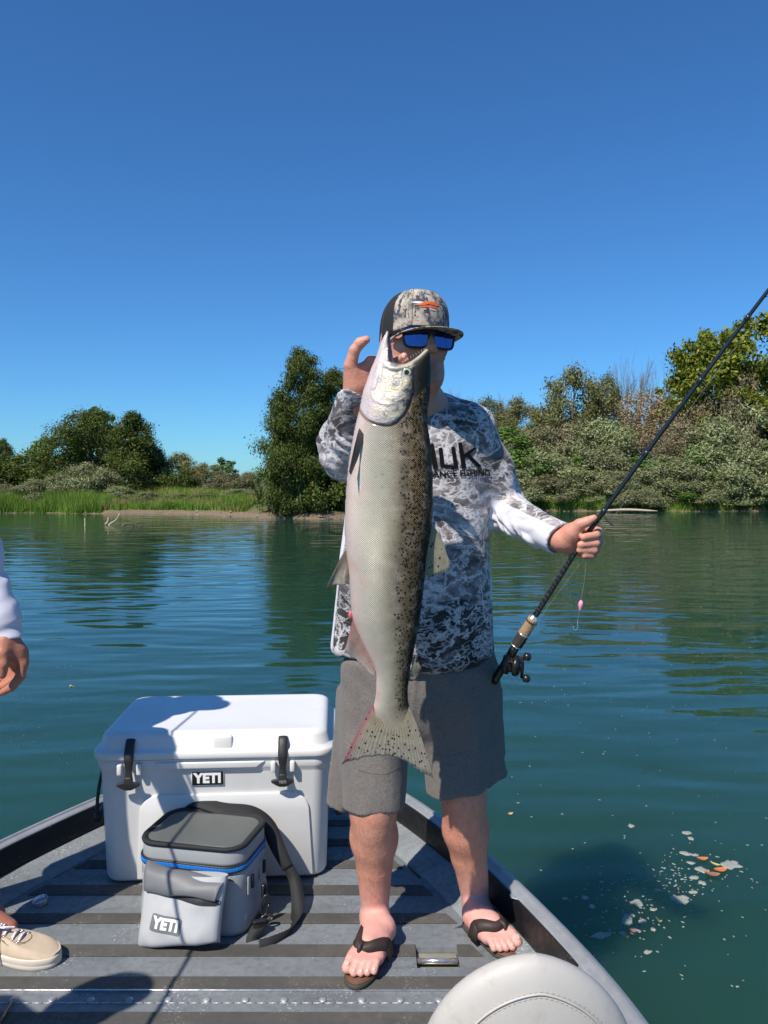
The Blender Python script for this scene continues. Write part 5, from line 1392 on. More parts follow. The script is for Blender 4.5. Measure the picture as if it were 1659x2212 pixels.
# head frame
HS = 1.07; PSI = R(20)
HC = at(895, 738, 2.12)
hf = np.array((math.sin(PSI), -math.cos(PSI), -.05)); hf /= np.linalg.norm(hf)
hr = np.array((math.cos(PSI), math.sin(PSI), 0)); hu = np.cross(hr, hf) * -1.0
if hu[2] < 0: hu = -hu
HR = np.stack([hr, hf, hu], 1)
def H(r, f, u): return HC + HS * (hr * r + hf * f + hu * u)
def head_prims(H, HS, HR):
    E = lambda c, r, k=.01, op='+': Ell(H(*c), np.array(r) * HS, HR, k=k * HS, op=op)
    C = lambda a, b, ra, rb, k=.01, op='+': Cap(H(*a), H(*b), ra * HS, rb * HS, k=k * HS, op=op)
    P = [E((0, -.005, .035), (.077, .097, .095)), E((0, .030, -.035), (.064, .064, .080), .03), E((0, .030, -.085), (.054, .052, .036), .035), C((-.012, .078, -.105), (.012, .078, -.105), .017, .017, .025),
         C((-.05, -.01, -.06), (-.03, .05, -.10), .022, .020, .03), C((.05, -.01, -.06), (.03, .05, -.10), .022, .020, .03),
         E((-.036, .070, -.022), (.024, .022, .024), .02), E((.036, .070, -.022), (.024, .022, .024), .02),     # cheeks
         C((-.028, .080, .022), (.028, .080, .022), .010, .010, .016),                                          # brow
         C((0, .092, .012), (0, .112, -.026), .0085, .0125, .012), E((-.013, .101, -.031), (.0095, .011, .008), .006), E((.013, .101, -.031), (.0095, .011, .008), .006),
         E((-.033, .088, .006), (.016, .012, .012), .008, '-'), E((.033, .088, .006), (.016, .012, .012), .008, '-'),
         E((-.033, .078, .006), (.0125, .0125, .0125), .003), E((.033, .078, .006), (.0125, .0125, .0125), .003),
         C((-.018, .090, -.060), (.018, .090, -.060), .006, .006, .006), C((-.016, .089, -.070), (.016, .089, -.070), .007, .007, .006),
         C((-.020, .099, -.0652), (.020, .099, -.0652), .0018, .0018, .003, '-'),
         E((-.006, .113, -.036), (.003, .004, .003), .003, '-'), E((.006, .113, -.036), (.003, .004, .003), .003, '-')]
    for s in (-1, 1):
        P += [E((s * .080, -.006, -.006), (.009, .019, .031), .008), E((s * .088, -.001, -.004), (.005, .010, .017), .004, '-'), E((s * .081, -.002, -.036), (.007, .009, .010), .006)]
    return P
sk = []
sk += [Cap(H(0, -.012, -.06), at(905, 885, 2.20), .060, .068, k=.03), Cap(H(0, .01, -.09), at(910, 880, 2.15), .045, .055, k=.03)]
sk += head_prims(H, HS, HR)
# trunk under the clothes, then the limbs
shL, shR = at(800, 940, 2.23), at(1010, 945, 2.23)
sk += [Cap(shL, shR, .060, .060, k=.05), Cap(at(903, 960, 2.22), at(898, 1380, 2.22), .15, .17, k=.06, flat=(0, 1, 0), fr=1.5),
       Cap(at(898, 1380, 2.22), at(900, 1450, 2.21), .15, .145, k=.05, flat=(0, 1, 0), fr=1.5), Cap(at(850, 1470, 2.22), at(815, 1600, 2.18), .075, .070, k=.04), Cap(at(950, 1470, 2.22), at(990, 1580, 2.21), .075, .070, k=.04)]
elL, wrL = at(741, 985, 1.99), at(768, 872, 1.865)
elR, wrR = at(1086, 1103, 2.26), at(1213, 1167, 2.035)
sk += [Cap(shL, elL, .055, .044, k=.03), Cap(elL, elL + (wrL - elL) * .4, .046, .044, k=.02), Cap(elL + (wrL - elL) * .4, wrL, .044, .0300, k=.02)]
sk += [Cap(shR, elR, .052, .036, k=.03), Cap(elR, elR + (wrR - elR) * .4, .037, .036, k=.02), Cap(elR + (wrR - elR) * .4, wrR, .036, .0285, k=.02)]
# right hand (left in the picture), four fingers under the jaw and through the mouth, thumb up
sk += [Cap(wrL, at(779, 838, 1.855), .030, .032, k=.015, flat=(0, 1, .2), fr=1.25), Cap(at(766, 852, 1.85), at(764, 812, 1.845), .022, .020, k=.02),
       Cap(at(786, 850, 1.865), at(794, 806, 1.86), .022, .018, k=.02), Cap(at(776, 840, 1.86), at(778, 806, 1.855), .024, .018, k=.02)]
sk += chain(A3((766, 832, 1.84), (757, 790, 1.825), (766, 757, 1.815), (778, 741, 1.812), (791, 734, 1.81)), [.021, .0155, .0130, .0128, .0098], k=.004, k0=.02)
sk += chain(A3((778, 810, 1.85), (801, 779, 1.85), (833, 782, 1.835), (857, 782, 1.815), (873, 769, 1.80)), [.016, .0125, .0115, .0105, .0085], k=.004, k0=.012)
sk += chain(A3((787, 822, 1.862), (806, 806, 1.868), (838, 800, 1.862), (862, 790, 1.850), (876, 778, 1.84)), [.016, .0125, .0115, .0105, .0085], k=.003, k0=.012)
sk += chain(A3((790, 834, 1.868), (810, 820, 1.880), (838, 815, 1.885), (858, 806, 1.880)), [.015, .0120, .0110, .0090], k=.003, k0=.012)
sk += chain(A3((790, 850, 1.870), (808, 838, 1.885), (830, 834, 1.89), (846, 828, 1.885)), [.014, .0105, .0095, .0080], k=.003, k0=.012)
# left hand closed on the rod
sk += [Cap(wrR, at(1238, 1166, 2.035), .029, .031, k=.015, flat=(.2, 1, 0), fr=1.15), Cap(at(1232, 1150, 2.035), at(1258, 1145, 2.045), .021, .018, k=.02),
       Cap(at(1228, 1172, 2.04), at(1262, 1178, 2.055), .026, .020, k=.02), Cap(at(1236, 1184, 2.04), at(1262, 1192, 2.05), .018, .014, k=.015), Cap(at(1222, 1165, 2.03), at(1240, 1150, 2.015), .020, .020, k=.02)]
sk += chain(A3((1236, 1150, 2.010), (1252, 1133, 1.995), (1268, 1127, 1.988), (1283, 1119, 1.985)), [.0200, .0150, .0130, .0092], k=.004, k0=.018)
for (a, b, c, d), rr in (((((1258, 1142, 2.050)), (1292, 1148, 2.035), (1287, 1156, 1.998), (1260, 1161, 1.985)), .0122), (((1258, 1160, 2.055), (1293, 1168, 2.040), (1287, 1174, 2.000), (1254, 1177, 1.987)), .0120),
                         (((1256, 1176, 2.052), (1288, 1184, 2.038), (1283, 1189, 2.000), (1252, 1189, 1.990)), .0112), (((1252, 1190, 2.050), (1281, 1198, 2.036), (1277, 1201, 2.003), (1262, 1201, 1.992)), .0100)):
    sk += chain([at(*a), at(*b), at(*c), at(*d)], [rr * 1.15, rr, rr * .95, rr * .82], k=.0025, k0=.012)
# legs
def leg(knee, calf, ank, heel, toe, side_, kneetop):
    knee, calf, ank, heel, toe = map(np.array, (knee, calf, ank, heel, toe)); out = []
    fd = toe - heel; fd[2] = 0; L = np.linalg.norm(fd); fd = fd / L; sd_ = np.array((fd[1], -fd[0], 0)) * side_   # sd_ points to the big toe side
    out += [Cap(kneetop, knee, .070, .060, k=.03), Cap(knee, calf, .061, .0655, k=.03), Cap(calf, ank, .060, .033, k=.03),
            Cap(calf + (0, .024, .04), calf + (0, .014, -.09), .044, .032, k=.03), Cap(knee + (0, -.020, .015), knee + (0, -.018, -.05), .031, .030, k=.05), Cap(calf + (0, -.030, .04), ank + (0, -.014, .05), .022, .018, k=.05)]
    g = np.array((0, 0, 1.)); 
    hb = heel + fd * .035
    out += [Cap(ank, hb + g * .048, .036, .034, k=.02), Cap(hb + g * .034, hb + fd * .05 + g * .040, .031, .032, k=.02),
            Cap(ank + fd * .02 + g * -.01, heel + fd * (L * .55) + sd_ * .006 + g * .050, .034, .026, k=.025), Cap(heel + fd * L * .35 + g * .036, heel + fd * (L * .68) + sd_ * .012 + g * .030, .033, .024, k=.02),
            Cap(heel + fd * L * .4 - sd_ * .018 + g * .028, heel + fd * (L * .64) - sd_ * .026 + g * .026, .024, .018, k=.02), Cap(heel + fd * L * .55 + sd_ * .026 + g * .030, heel + fd * (L * .74) + sd_ * .028 + g * .030, .022, .020, k=.02),
            Cap(ank + sd_ * .030 + g * -.004, ank + sd_ * .028 + g * -.006, .013, .013, k=.015), Cap(ank - sd_ * .030 + g * -.012, ank - sd_ * .028 + g * -.016, .013, .013, k=.015)]
    # five toes
    for j, (o_, l_, r_) in enumerate(((.030, .985, .0145), (.008, .990, .0098), (-.009, .955, .0092), (-.024, .915, .0088), (-.038, .865, .0088))):
        b = heel + fd * (L * (.70 - .02 * j)) + sd_ * (o_ * .95) + g * .030; e = heel + fd * (L * l_ - r_) + sd_ * o_ + g * (r_ + .011); mdl = b * .42 + e * .58 + g * .010
        out += chain([b, mdl, e], [r_ * 1.08, r_ * 1.0, r_ * 1.02], k=.0025, k0=.012)
    return out, fd, sd_, L
LK = leg(at(806, 1742, 2.13), at(808, 1808, 2.16), at(810, 1972, 2.20), gz(838, 2032) + (0, 0, .012), gz(766, 2136) + (0, 0, .012), 1, at(815, 1600, 2.18))
RK = leg(at(1001, 1708, 2.19), at(1006, 1790, 2.22), at(1027, 1955, 2.27), gz(1008, 2002) + (0, 0, .012), gz(1108, 2078) + (0, 0, .012), -1, at(990, 1580, 2.21))
sk += LK[0] + RK[0]
lo, hi = bounds2(sk)
V, F = iso(sk, lo, hi, .0034, block=16, smooth=1)
hl = (V - HC) @ HR / HS; nz = .5 + .5 * vnoise(V * 90)
stub = np.exp(-((hl[:, 0] / .05) ** 2 + ((hl[:, 1] - .075) / .05) ** 2 + ((hl[:, 2] + .085) / .038) ** 2)) * (.5 + .8 * nz)
lip = np.exp(-((hl[:, 0] / .020) ** 4 + ((hl[:, 1] - .097) / .014) ** 2 + ((hl[:, 2] + .0655) / .010) ** 2))
mk('body', V, F, skin, man, attrs=dict(stub=np.clip(stub, 0, 1), lip=np.clip(lip, 0, 1)))
bv_body = BVHTree.FromPolygons([Vector(v) for v in V], [tuple(f) for f in F.tolist()])
# nails
nailm = plain('nail', (.66, .40, .33), .3)
def nail(p, d, w_=.0055, l=.007):
    h = bv_body.ray_cast(Vector(p), Vector(d).normalized(), .3)
    if h[0] is None: return
    n = h[1]; x = n.cross(Vector((0, 0, 1))).normalized(); z = x.cross(n).normalized()
    m = MB(); V, F = squashed((0, 0, 0), w_, l, .0012, 2.4, 12); V = np.array(V); M = frame(h[0], x, z, n); V = V @ np.array(M)[:3, :3].T + np.array(M)[:3, 3]; m.add(V, F); m.mk('nail', nailm, man)
nail(at(871, 770, 1.80) + (0, -.05, .0), (0, 1, 0), .005, .006)
for KK, tp in ((LK, (766, 2136)), (RK, (1108, 2078))):
    fd, sd_, L = KK[1:]; heel = (gz(838, 2032) if KK is LK else gz(1008, 2002)) + (0, 0, .012)
    for o_, l_, r_ in ((.030, .985, .0145), (.008, .990, .0098), (-.009, .955, .0092), (-.024, .915, .0088), (-.038, .865, .0088)):
        nail(heel + fd * (L * l_ - r_) + sd_ * o_ + np.array((0, 0, .09)) + fd * .002, (0, 0, -1), r_ * .6, r_ * .6)
# hair on the shins
hm = plain('leg_hair', (.30, .15, .08), .6)
rs = np.random.RandomState(2); HV = []; HF = []; cnt = 0
fc = V[F].mean(1); fn_ = np.cross(V[F[:, 1]] - V[F[:, 0]], V[F[:, 3]] - V[F[:, 0]]); ar_ = np.linalg.norm(fn_, axis=1) + 1e-12; fn_ = fn_ / ar_[:, None]
sel = np.nonzero((fc[:, 2] > .12) & (fc[:, 2] < .52) & (fc[:, 1] < 2.6))[0]
pk = rs.choice(sel, 5200, p=ar_[sel] / ar_[sel].sum())
for i in pk:
    p, n_ = fc[i] + rs.normal(size=3) * .001, fn_[i]
    dn_ = np.array((rs.normal() * .35, 0, -1)); t = dn_ - n_ * n_.dot(dn_); t /= np.linalg.norm(t) + 1e-9
    l = rs.uniform(.007, .015); q = p + n_ * .002 + t * l * .5 ; e = p + n_ * .004 + t * l; s_ = np.cross(n_, t) * .0002
    HV += [p - s_, p + s_, q + s_ * .8, q - s_ * .8, e]; HF += [(cnt, cnt + 1, cnt + 2, cnt + 3), (cnt + 3, cnt + 2, cnt + 4)]; cnt += 5
o = mk('leg_hair', HV, HF, hm, man, smooth=False); o['kind'] = 'stuff'
# short hair under the cap
E = [Ell(H(0, -.012, .02), np.array((.080, .092, .075)) * HS, HR, k=.01), Half(H(0, 0, .045), hu), Half(H(0, .028, 0), hf), Half(H(0, 0, -.045), -hu)]
V, F = iso(E, *bounds2(E[:1]), .004, block=16); mk('hair', V, F, plain('hair', (.05, .035, .025), .8, bump=.8, bscale=300), man)

# ---------------------------------------------------------------- shirt
def shirt_mat():
    n = NT('camo_shirt'); O = n.nd('ShaderNodeNewGeometry').outputs['Position']
    z = n.sep(O)[2]
    warp = n.noise(3.6, 5, .62, O, out='Color'); wv = n.nd('ShaderNodeVectorMath', {0: warp, 1: (.5, .5, .5)}, operation='SUBTRACT').outputs[0]
    def W(a): return n.nd('ShaderNodeVectorMath', {0: O, 1: n.nd('ShaderNodeVectorMath', {0: wv, 'Scale': a}, operation='SCALE').outputs[0]}, operation='ADD').outputs[0]
    def veins(sc, a, lo_, hi_, rot):
        e = n.vor(sc, n.map(W(a), (1, 1, 1.7), rot), 'DISTANCE_TO_EDGE', 'Distance', 1); return n.ramp(e, [(lo_, 1), (hi_, 0)])
    def ridges(sc, w_, rot, loc=(0, 0, 0)):
        f = n.noise(sc, 6, .62, n.map(W(.10), (1, 1, 2.3), rot, loc)); return n.ramp(n.math('ABSOLUTE', n.math('SUBTRACT', f, .5)), [(0, 1), (w_, 0)])
    v = n.math('MAXIMUM', n.math('MULTIPLY', veins(5.0, .5, .003, .045, (0, .5, 0)), .85), n.math('MAXIMUM', n.math('MULTIPLY', ridges(4.6, .022, (0, .5, 0)), .95), n.math('MULTIPLY', ridges(10, .026, (0, .7, 0), (3, 1, 0)), .65)))
    cl = n.noise(4.5, 5, .65, n.map(W(.15), (1, 1, 2), (0, .5, 0))); cl2 = n.noise(22, 4, .6, n.map(W(.1), (1, 1, 2.2), (0, .6, 0)))
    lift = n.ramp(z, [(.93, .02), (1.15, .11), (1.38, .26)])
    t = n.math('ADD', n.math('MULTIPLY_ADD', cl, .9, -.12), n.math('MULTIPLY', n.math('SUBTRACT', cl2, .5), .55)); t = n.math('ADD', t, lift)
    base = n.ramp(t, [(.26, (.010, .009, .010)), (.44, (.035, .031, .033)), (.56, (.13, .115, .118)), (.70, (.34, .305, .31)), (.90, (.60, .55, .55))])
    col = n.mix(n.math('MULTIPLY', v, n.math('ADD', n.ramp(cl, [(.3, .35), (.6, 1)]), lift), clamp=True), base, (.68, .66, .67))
    wh = n.attr('white'); col = n.mix(n.ramp(wh, [(.485, 0), (.515, 1)]), col, (.70, .70, .76))
    g = n.noise(500, 2, .5, O); f2 = n.noise(14, 4, .6, O)
    return n.fin(color=col, rough=.75, sheen=.15, normal=n.bump(n.math('ADD', n.math('MULTIPLY', g, .15), f2), .35, .006), spec=.25)
smat = shirt_mat()
cuffL = at(765, 866, 1.875); sl_dirL = np.array(wrL) - elL; sl_dirL /= np.linalg.norm(sl_dirL)
cuffR = at(1208, 1166, 2.04)
YF = (0, 1, 0)
def torso(shrink=0.0, op='+'):
    return [Cone(at(905, 900, 2.225), at(893, 1418, 2.215), .190 - shrink, .243 - shrink, k=.05, op=op, flat=YF, fr=1.55, nb=(-.045, 0, -1), na=(0, 0, 1), ke=.03)]
sh = [Cap(at(812, 948, 2.225), at(1003, 945, 2.225), .083, .083, k=.05), Cap(at(868, 893, 2.225), at(945, 890, 2.225), .055, .055, k=.06)]
sh += torso()
sh += [Cap(at(880, 1240, 2.17), at(905, 1330, 2.165), .145, .15, k=.08, flat=YF, fr=1.15)]                 # belly
sh += [Cap(at(808, 945, 2.22), elL + (.006, .0, .0), .078, .056, k=.05), Cap(at(1012, 945, 2.225), at(1052, 1020, 2.24), .078, .076, k=.05), Cap(at(1040, 1010, 2.24), elR, .078, .060, k=.03)]
sh += [Cap(elL + (.004, 0, .0), elL + (cuffL - elL) * .35, .057, .054, k=.03), Cone(elL + (cuffL - elL) * .25, cuffL, .057, .045, k=.02, nb=(.30, .25, .75))]
sh += [Cap(elR, elR + (cuffR - elR) * .3, .060, .057, k=.03), Cone(elR + (cuffR - elR) * .2, cuffR, .058, .043, k=.02)]
# openings: neck, cuffs, hem
sh += [Cap(H(0, -.012, -.06), at(908, 878, 2.185), .066, .071, k=.004, op='-'), Cone(elL + (cuffL - elL) * .86, cuffL + (cuffL - elL) * .3, .037, .036, k=.003, op='-'),
       Cone(elR + (cuffR - elR) * .93, cuffR + (cuffR - elR) * .2, .037, .0375, k=.003, op='-'), Cone(at(896, 1360, 2.215), at(893, 1440, 2.215), .222, .229, k=.003, op='-', flat=YF, fr=1.58)]
axR = (cuffR - elR) / np.linalg.norm(cuffR - elR); axL = (elL - shL) / np.linalg.norm(elL - shL); axF = (cuffL - elL) / np.linalg.norm(cuffL - elL)
def shirt_disp(P):
    q = P.copy()
    d = .0085 * vnoise(q * (5, 5, 3.2) + 3) + .0050 * vnoise(q * (12, 10, 5) + (0, 0, 9)) 
    # drag folds running down from the raised shoulder
    d += .006 * np.sin((q[:, 0] * .8 + q[:, 2] * .25) * 55 + 3 * vnoise(q * 4)) * np.exp(-((q[:, 2] - 1.33) / .13) ** 2) * (q[:, 0] > -.1)
    d += .0045 * vnoise(np.stack([q[:, 0] * 26 + q[:, 2] * 8, q[:, 1] * 8, q[:, 2] * 3], 1)) * np.clip((1.05 - q[:, 2]) / .3, 0, 1)
    for a, ax, L in ((elR, axR, np.linalg.norm(cuffR - elR) - .085), (elL, axF, np.linalg.norm(cuffL - elL) - .075), (shL, axL, .3)):
        r = q - a; t = r @ ax; rad = np.linalg.norm(r - t[:, None] * ax, axis=1)
        m = sstep(t, -.06, .02) * (1 - sstep(t, L, L + .05)) * (rad < .12) * (1 - sstep(rad, .09, .12))
        perp = r - t[:, None] * ax; ang = np.arctan2(perp[:, 2], perp[:, 0] * ax[2] - perp[:, 1])
        d += m * (-.0115 * np.abs(vnoise(np.stack([t * 40 + 1.1 * np.sin(ang * 2 + t * 12), ang * 1.1, t * 0 + 5], 1))) + .002 + .003 * vnoise(q * 28))
    return d
lo, hi = bounds2(sh)
V, F = iso(sh, lo, hi, .0046, disp=shirt_disp, maxdisp=.02, block=14, smooth=1)
Vn = V
# white mesh: under the sleeves and down both side seams
r = V - elR; tR = r @ axR; below = -(r[:, 2] - tR * axR[2]) - .45 * (r[:, 1] - tR * axR[1])
sel = (V[:, 0] > at(1066, 0, 2.2)[0] - .002) & (V[:, 2] < 1.30)
wR = np.where(sel, .5 + (below + .026) * 8, 0)
wR = np.where(V[:, 2] < .98, 0, wR)
xs_ = np.interp(V[:, 2], [.85, 1.0, 1.1, 1.2, 1.3], [at(716, 0, 2.2)[0], at(727, 0, 2.2)[0], at(738, 0, 2.2)[0], at(750, 0, 2.2)[0], at(752, 0, 2.2)[0]])
wL = .5 + (xs_ - V[:, 0]) * 8; wL = np.where((V[:, 2] < 1.31) & (V[:, 1] > 2.08), wL, 0)
white = np.clip(np.maximum(wR, wL), 0, 1)
shirt = mk('shirt', V, F, smat, man, attrs=dict(white=white)); shirt['label'] = 'long sleeved black and white camouflage fishing shirt'
bv_shirt = BVHTree.FromPolygons([Vector(v) for v in V], [tuple(f) for f in F.tolist()])
pm = plain('print_black', (.008, .008, .009), .75, spec=.1)
def chest(body, u, v, hpx_, off, sp=1.0, shear=0, sx=1.0, rot=0.0, mat=pm, align='CENTER'):
    hh = bv_shirt.ray_cast(Vector(at(u, v, 1.95)), Vector(ray(u, v)), 1)[0]; p = np.array(hh) if hh is not None else at(u, v, 2.06); size = hpx_ / FP * 2.08 / .70
    return text_mesh(body, size, frame(p, (math.cos(rot), 0, math.sin(rot)), (-math.sin(rot), 0, math.cos(rot)), (0, -1, 0)), mat, shirt, offset=off, bvh=bv_shirt, dirv=(0, 1, 0), lift=.0034, space=sp, shear=shear, sx=sx, align=align)
# the brand mark is drawn as slanted strokes, as on the shirt
def strokes(polys, name='lettering', mat=pm):
    m = MB()
    for Pq in polys:
        Pq = [np.array(p, float) for p in Pq]
        a, b, c, d = Pq; nn = 8; V = []; F = []
        for i in range(nn + 1):
            for q in (0, .5, 1):
                s = a + (d - a) * i / nn; e = b + (c - b) * i / nn; pt = s + (e - s) * q; p3 = at(pt[0], pt[1], 2.0)
                h = bv_shirt.ray_cast(Vector(at(pt[0], pt[1], 1.95)), Vector(ray(pt[0], pt[1])), 1); q3 = np.array(h[0]) - (0, .0030, 0) if h[0] is not None else p3
                V.append(q3)
        for i in range(nn):
            for j in range(2): k = i * 3 + j; F.append((k, k + 1, k + 4, k + 3))
        m.add(V, F)
    return m.mk(name, mat, shirt, smooth=False)
strokes([[(880, 958), (889, 958), (896, 1012), (887, 1012)], [(890, 985), (925, 978), (926, 984), (891, 991)], [(924, 962), (936, 957), (946, 1012), (936, 1014)]])     # H
strokes([[(947, 968), (955, 966), (960, 1005), (951, 1008)], [(951, 1008), (957, 1002), (983, 1006), (984, 1012)], [(974, 966), (982, 964), (990, 1012), (981, 1013)]])   # U
strokes([[(989, 956), (997, 955), (1007, 1011), (997, 1013)], [(1000, 982), (1025, 966), (1030, 969), (1004, 990)], [(1004, 980), (1011, 978), (1040, 1007), (1032, 1010)]])   # K
chest('PERFORMANCE FISHING', 958, 1024, 13, .0006, 1.02, sx=1.06, rot=R(1.5))
# ---------------------------------------------------------------- shorts
def shorts_mat():
    n = NT('grey_shorts'); O = n.nd('ShaderNodeNewGeometry').outputs['Position']
    wv_ = n.nd('ShaderNodeTexNoise', {'Vector': n.map(O, (900, 900, 60)), 'Scale': 1.0, 'Detail': 2}).outputs['Fac']; w2 = n.nd('ShaderNodeTexNoise', {'Vector': n.map(O, (80, 80, 900)), 'Scale': 1.0, 'Detail': 2}).outputs['Fac']
    f = n.noise(5, 5, .6, O); g = n.math('ADD', wv_, w2)
    c = n.mix(f, (.082, .071, .060), (.124, .109, .094)); c = n.mix(n.ramp(g, [(.75, 0), (1.3, .75)]), c, (.20, .182, .170))
    return n.fin(color=c, rough=.85, normal=n.bump(n.math('ADD', n.math('MULTIPLY', g, .3), n.math('MULTIPLY', n.noise(12, 5, .6, n.map(O, (1, 1, .5))), 3)), .5, .007), sheen=.1, spec=.2)
shm = shorts_mat()
so = [Cap(at(866, 1425, 2.22), at(942, 1425, 2.22), .168, .168, k=.04, flat=YF, fr=1.25), Cap(at(862, 1480, 2.215), at(950, 1490, 2.215), .158, .158, k=.06, flat=YF, fr=1.2)]
so += [Cone(at(826, 1450, 2.21), at(808, 1742, 2.14), .112, .088, k=.05, flat=YF, fr=1.0, nb=(0, -.12, -1)),
       Cone(at(768, 1500, 2.25), at(735, 1738, 2.26), .045, .046, k=.06, nb=(-.1, .1, -1)),
       Cone(at(980, 1450, 2.22), at(986, 1706, 2.185), .122, .090, k=.05, flat=YF, fr=.98, nb=(.12, -.08, -1)),
       Cone(at(1040, 1500, 2.25), at(1060, 1674, 2.27), .050, .053, k=.06, nb=(0, .1, -1))]
so += [Cone(at(809, 1706, 2.165), at(808, 1770, 2.145), .073, .075, k=.003, op='-'), Cone(at(988, 1668, 2.19), at(986, 1735, 2.18), .075, .077, k=.003, op='-'),
       Cone(at(742, 1695, 2.26), at(734, 1770, 2.26), .034, .036, k=.02, op='-'), Cone(at(1058, 1635, 2.27), at(1061, 1710, 2.27), .040, .042, k=.02, op='-'), Half(at(890, 1392, 2.2), (0, 0, 1))]
def shorts_disp(P):
    q = P; m = np.clip((.98 - q[:, 2]) / .25, 0, 1)
    d = .010 * vnoise(np.stack([q[:, 0] * 9, q[:, 1] * 9, q[:, 2] * 2.2], 1)) + .004 * np.abs(vnoise(np.stack([q[:, 0] * 16 - q[:, 2] * 9, q[:, 1] * 9, q[:, 2] * 8], 1))) + .0095 * m * np.sin(q[:, 0] * 55 + 2.5 * vnoise(q * 3) + q[:, 2] * 6) * np.clip(vnoise(q * (3, 3, 2) + 8) + .35, 0, 1)
    d += .0045 * vnoise(q * (20, 20, 11)) + .004 * vnoise(np.stack([q[:, 0] * 20 + q[:, 2] * 20, q[:, 1] * 10, q[:, 2] * 5], 1)) * np.exp(-((q[:, 2] - .78) / .1) ** 2)
    d *= .35 + .65 * np.clip((q[:, 2] - .46) / .12, 0, 1)
    # side seam pleat and centre front
    d -= .004 * np.exp(-((q[:, 0] - at(893, 0, 2.1)[0] - .01 * np.sin(q[:, 2] * 9)) / .006) ** 2) * (q[:, 2] > .66) * (q[:, 1] < 2.2)
    return d
lo, hi = bounds2(so)
V, F = iso(so, lo, hi, .0046, disp=shorts_disp, maxdisp=.02, block=14, smooth=1)
shorts = mk('shorts', V, F, shm, man)
bv_so = BVHTree.FromPolygons([Vector(v) for v in V], [tuple(f) for f in F.tolist()])
m = MB()
for pts in ([(946, 1428), (940, 1470), (930, 1540), (922, 1600)], [(770, 1722), (800, 1728), (830, 1727), (865, 1718)], [(935, 1694), (965, 1697), (1000, 1694), (1035, 1682)]):
    Q = spline([(a, b, 0) for a, b in pts], 60)
    hs_ = []
    for q in Q:
        h = bv_so.ray_cast(Vector(at(q[0], q[1], 1.9)), Vector((0, 1, 0)), .6)
        if h[0] is not None: hs_.append(np.array(h[0]) - (0, .0008, 0))
    for a, b in zip(hs_[:-1:2], hs_[1::2]):
        if np.linalg.norm(np.array(a) - b) < .02: m.tube([a, b], .0006, 4)
o = m.mk('stitching', plain('thread', (.07, .065, .06), .8), shorts); o['kind'] = 'stuff'

# ---------------------------------------------------------------- cap
def cap_mat():
    n = NT('camo_cap'); P = n.attr('cuv', 'Vector')
    px_ = n.nd('ShaderNodeVectorMath', {0: P, 1: (.0022, .0022, .0022)}, operation='SNAP').outputs[0]
    a = n.noise(26, 4, .6, px_); b = n.noise(55, 3, .7, n.map(px_, (1, .35, 1), (0, 0, .5))); c_ = n.noise(90, 2, .6, px_)
    col = n.ramp(a, [(.36, (.075, .085, .11)), (.44, (.22, .20, .17)), (.50, (.40, .34, .27)), (.58, (.50, .43, .35)), (.68, (.17, .19, .13))], 'CONSTANT')
    col = n.mix(n.ramp(b, [(.0, 0), (.56, 1)], 'CONSTANT'), col, (.055, .06, .075)); col = n.mix(n.ramp(c_, [(0, 0), (.60, 1)], 'CONSTANT'), col, (.46, .40, .33))
    mesh_ = n.vor(420, P, 'DISTANCE_TO_EDGE', 'Distance', .1)
    bk_ = n.ramp(mesh_, [(.06, (.05, .05, .052)), (.2, (.012, .012, .013))])
    f = n.attr('front'); col = n.mix(n.ramp(f, [(.49, 0), (.51, 1)]), bk_, col)
    return n.fin(color=col, rough=.85, normal=n.bump(n.noise(500, 2, .5, P), .3, .001), spec=.2)
capm = cap_mat()
def CP_(az, t):                                 # azimuth from straight ahead (positive to the viewer's right), height 0..1
    fwd = math.cos(az)
    R0 = .0925; rx = R0 * .93; ry = R0 * 1.16
    tt = t ** 1.0; k = (1 - tt ** (3.0 + .9 * max(fwd, 0))) ** (1 / 2.1)
    lowz = .022 - .030 * (1 - max(fwd, -.4)) * .5
    z = lowz + (.128 - lowz) * tt + .006 * max(fwd, 0) * tt * (1 - tt) * 4
    return (rx * math.sin(az) * k, ry * math.cos(az) * k - .004, z)
na, nt = 64, 20; V = []; F = []; fr_a = []; cuv = []
for i in range(nt + 1):
    t = i / nt
    for j in range(na):
        az = 2 * math.pi * j / na - math.pi; p = CP_(az, min(t, .9999)); V.append(H(*p)); fr_a.append(.5 + (R(62) - abs(az)) * 2 + (t > .985) * 0); cuv.append((az * .095, t * .115, 0))
for i in range(nt):
    for j in range(na): a = i * na + j; b = i * na + (j + 1) % na; F.append((a, b, b + na, a + na))
nv = len(V)
for i in range(nt + 1):                          # inner lining
    for j in range(na): p = np.array(CP_(2 * math.pi * j / na - math.pi, min(i / nt, .9999))); p[:2] *= .975; p[2] -= .002 * (i / nt); V.append(H(*p)); fr_a.append(0); cuv.append((0, 0, 0))
for i in range(nt):
    for j in range(na): a = nv + i * na + j; b = nv + i * na + (j + 1) % na; F.append((a, a + na, b + na, b))
for j in range(na): a = j; b = (j + 1) % na; F.append((a, nv + a, nv + b, b))
capo = mk('cap', V, F, capm, man, attrs=dict(front=np.clip(fr_a, 0, 1), cuv=cuv)); capo['label'] = 'trucker cap with camouflage front and black mesh back'
bv_cap = BVHTree.FromPolygons([Vector(v) for v in V], F)
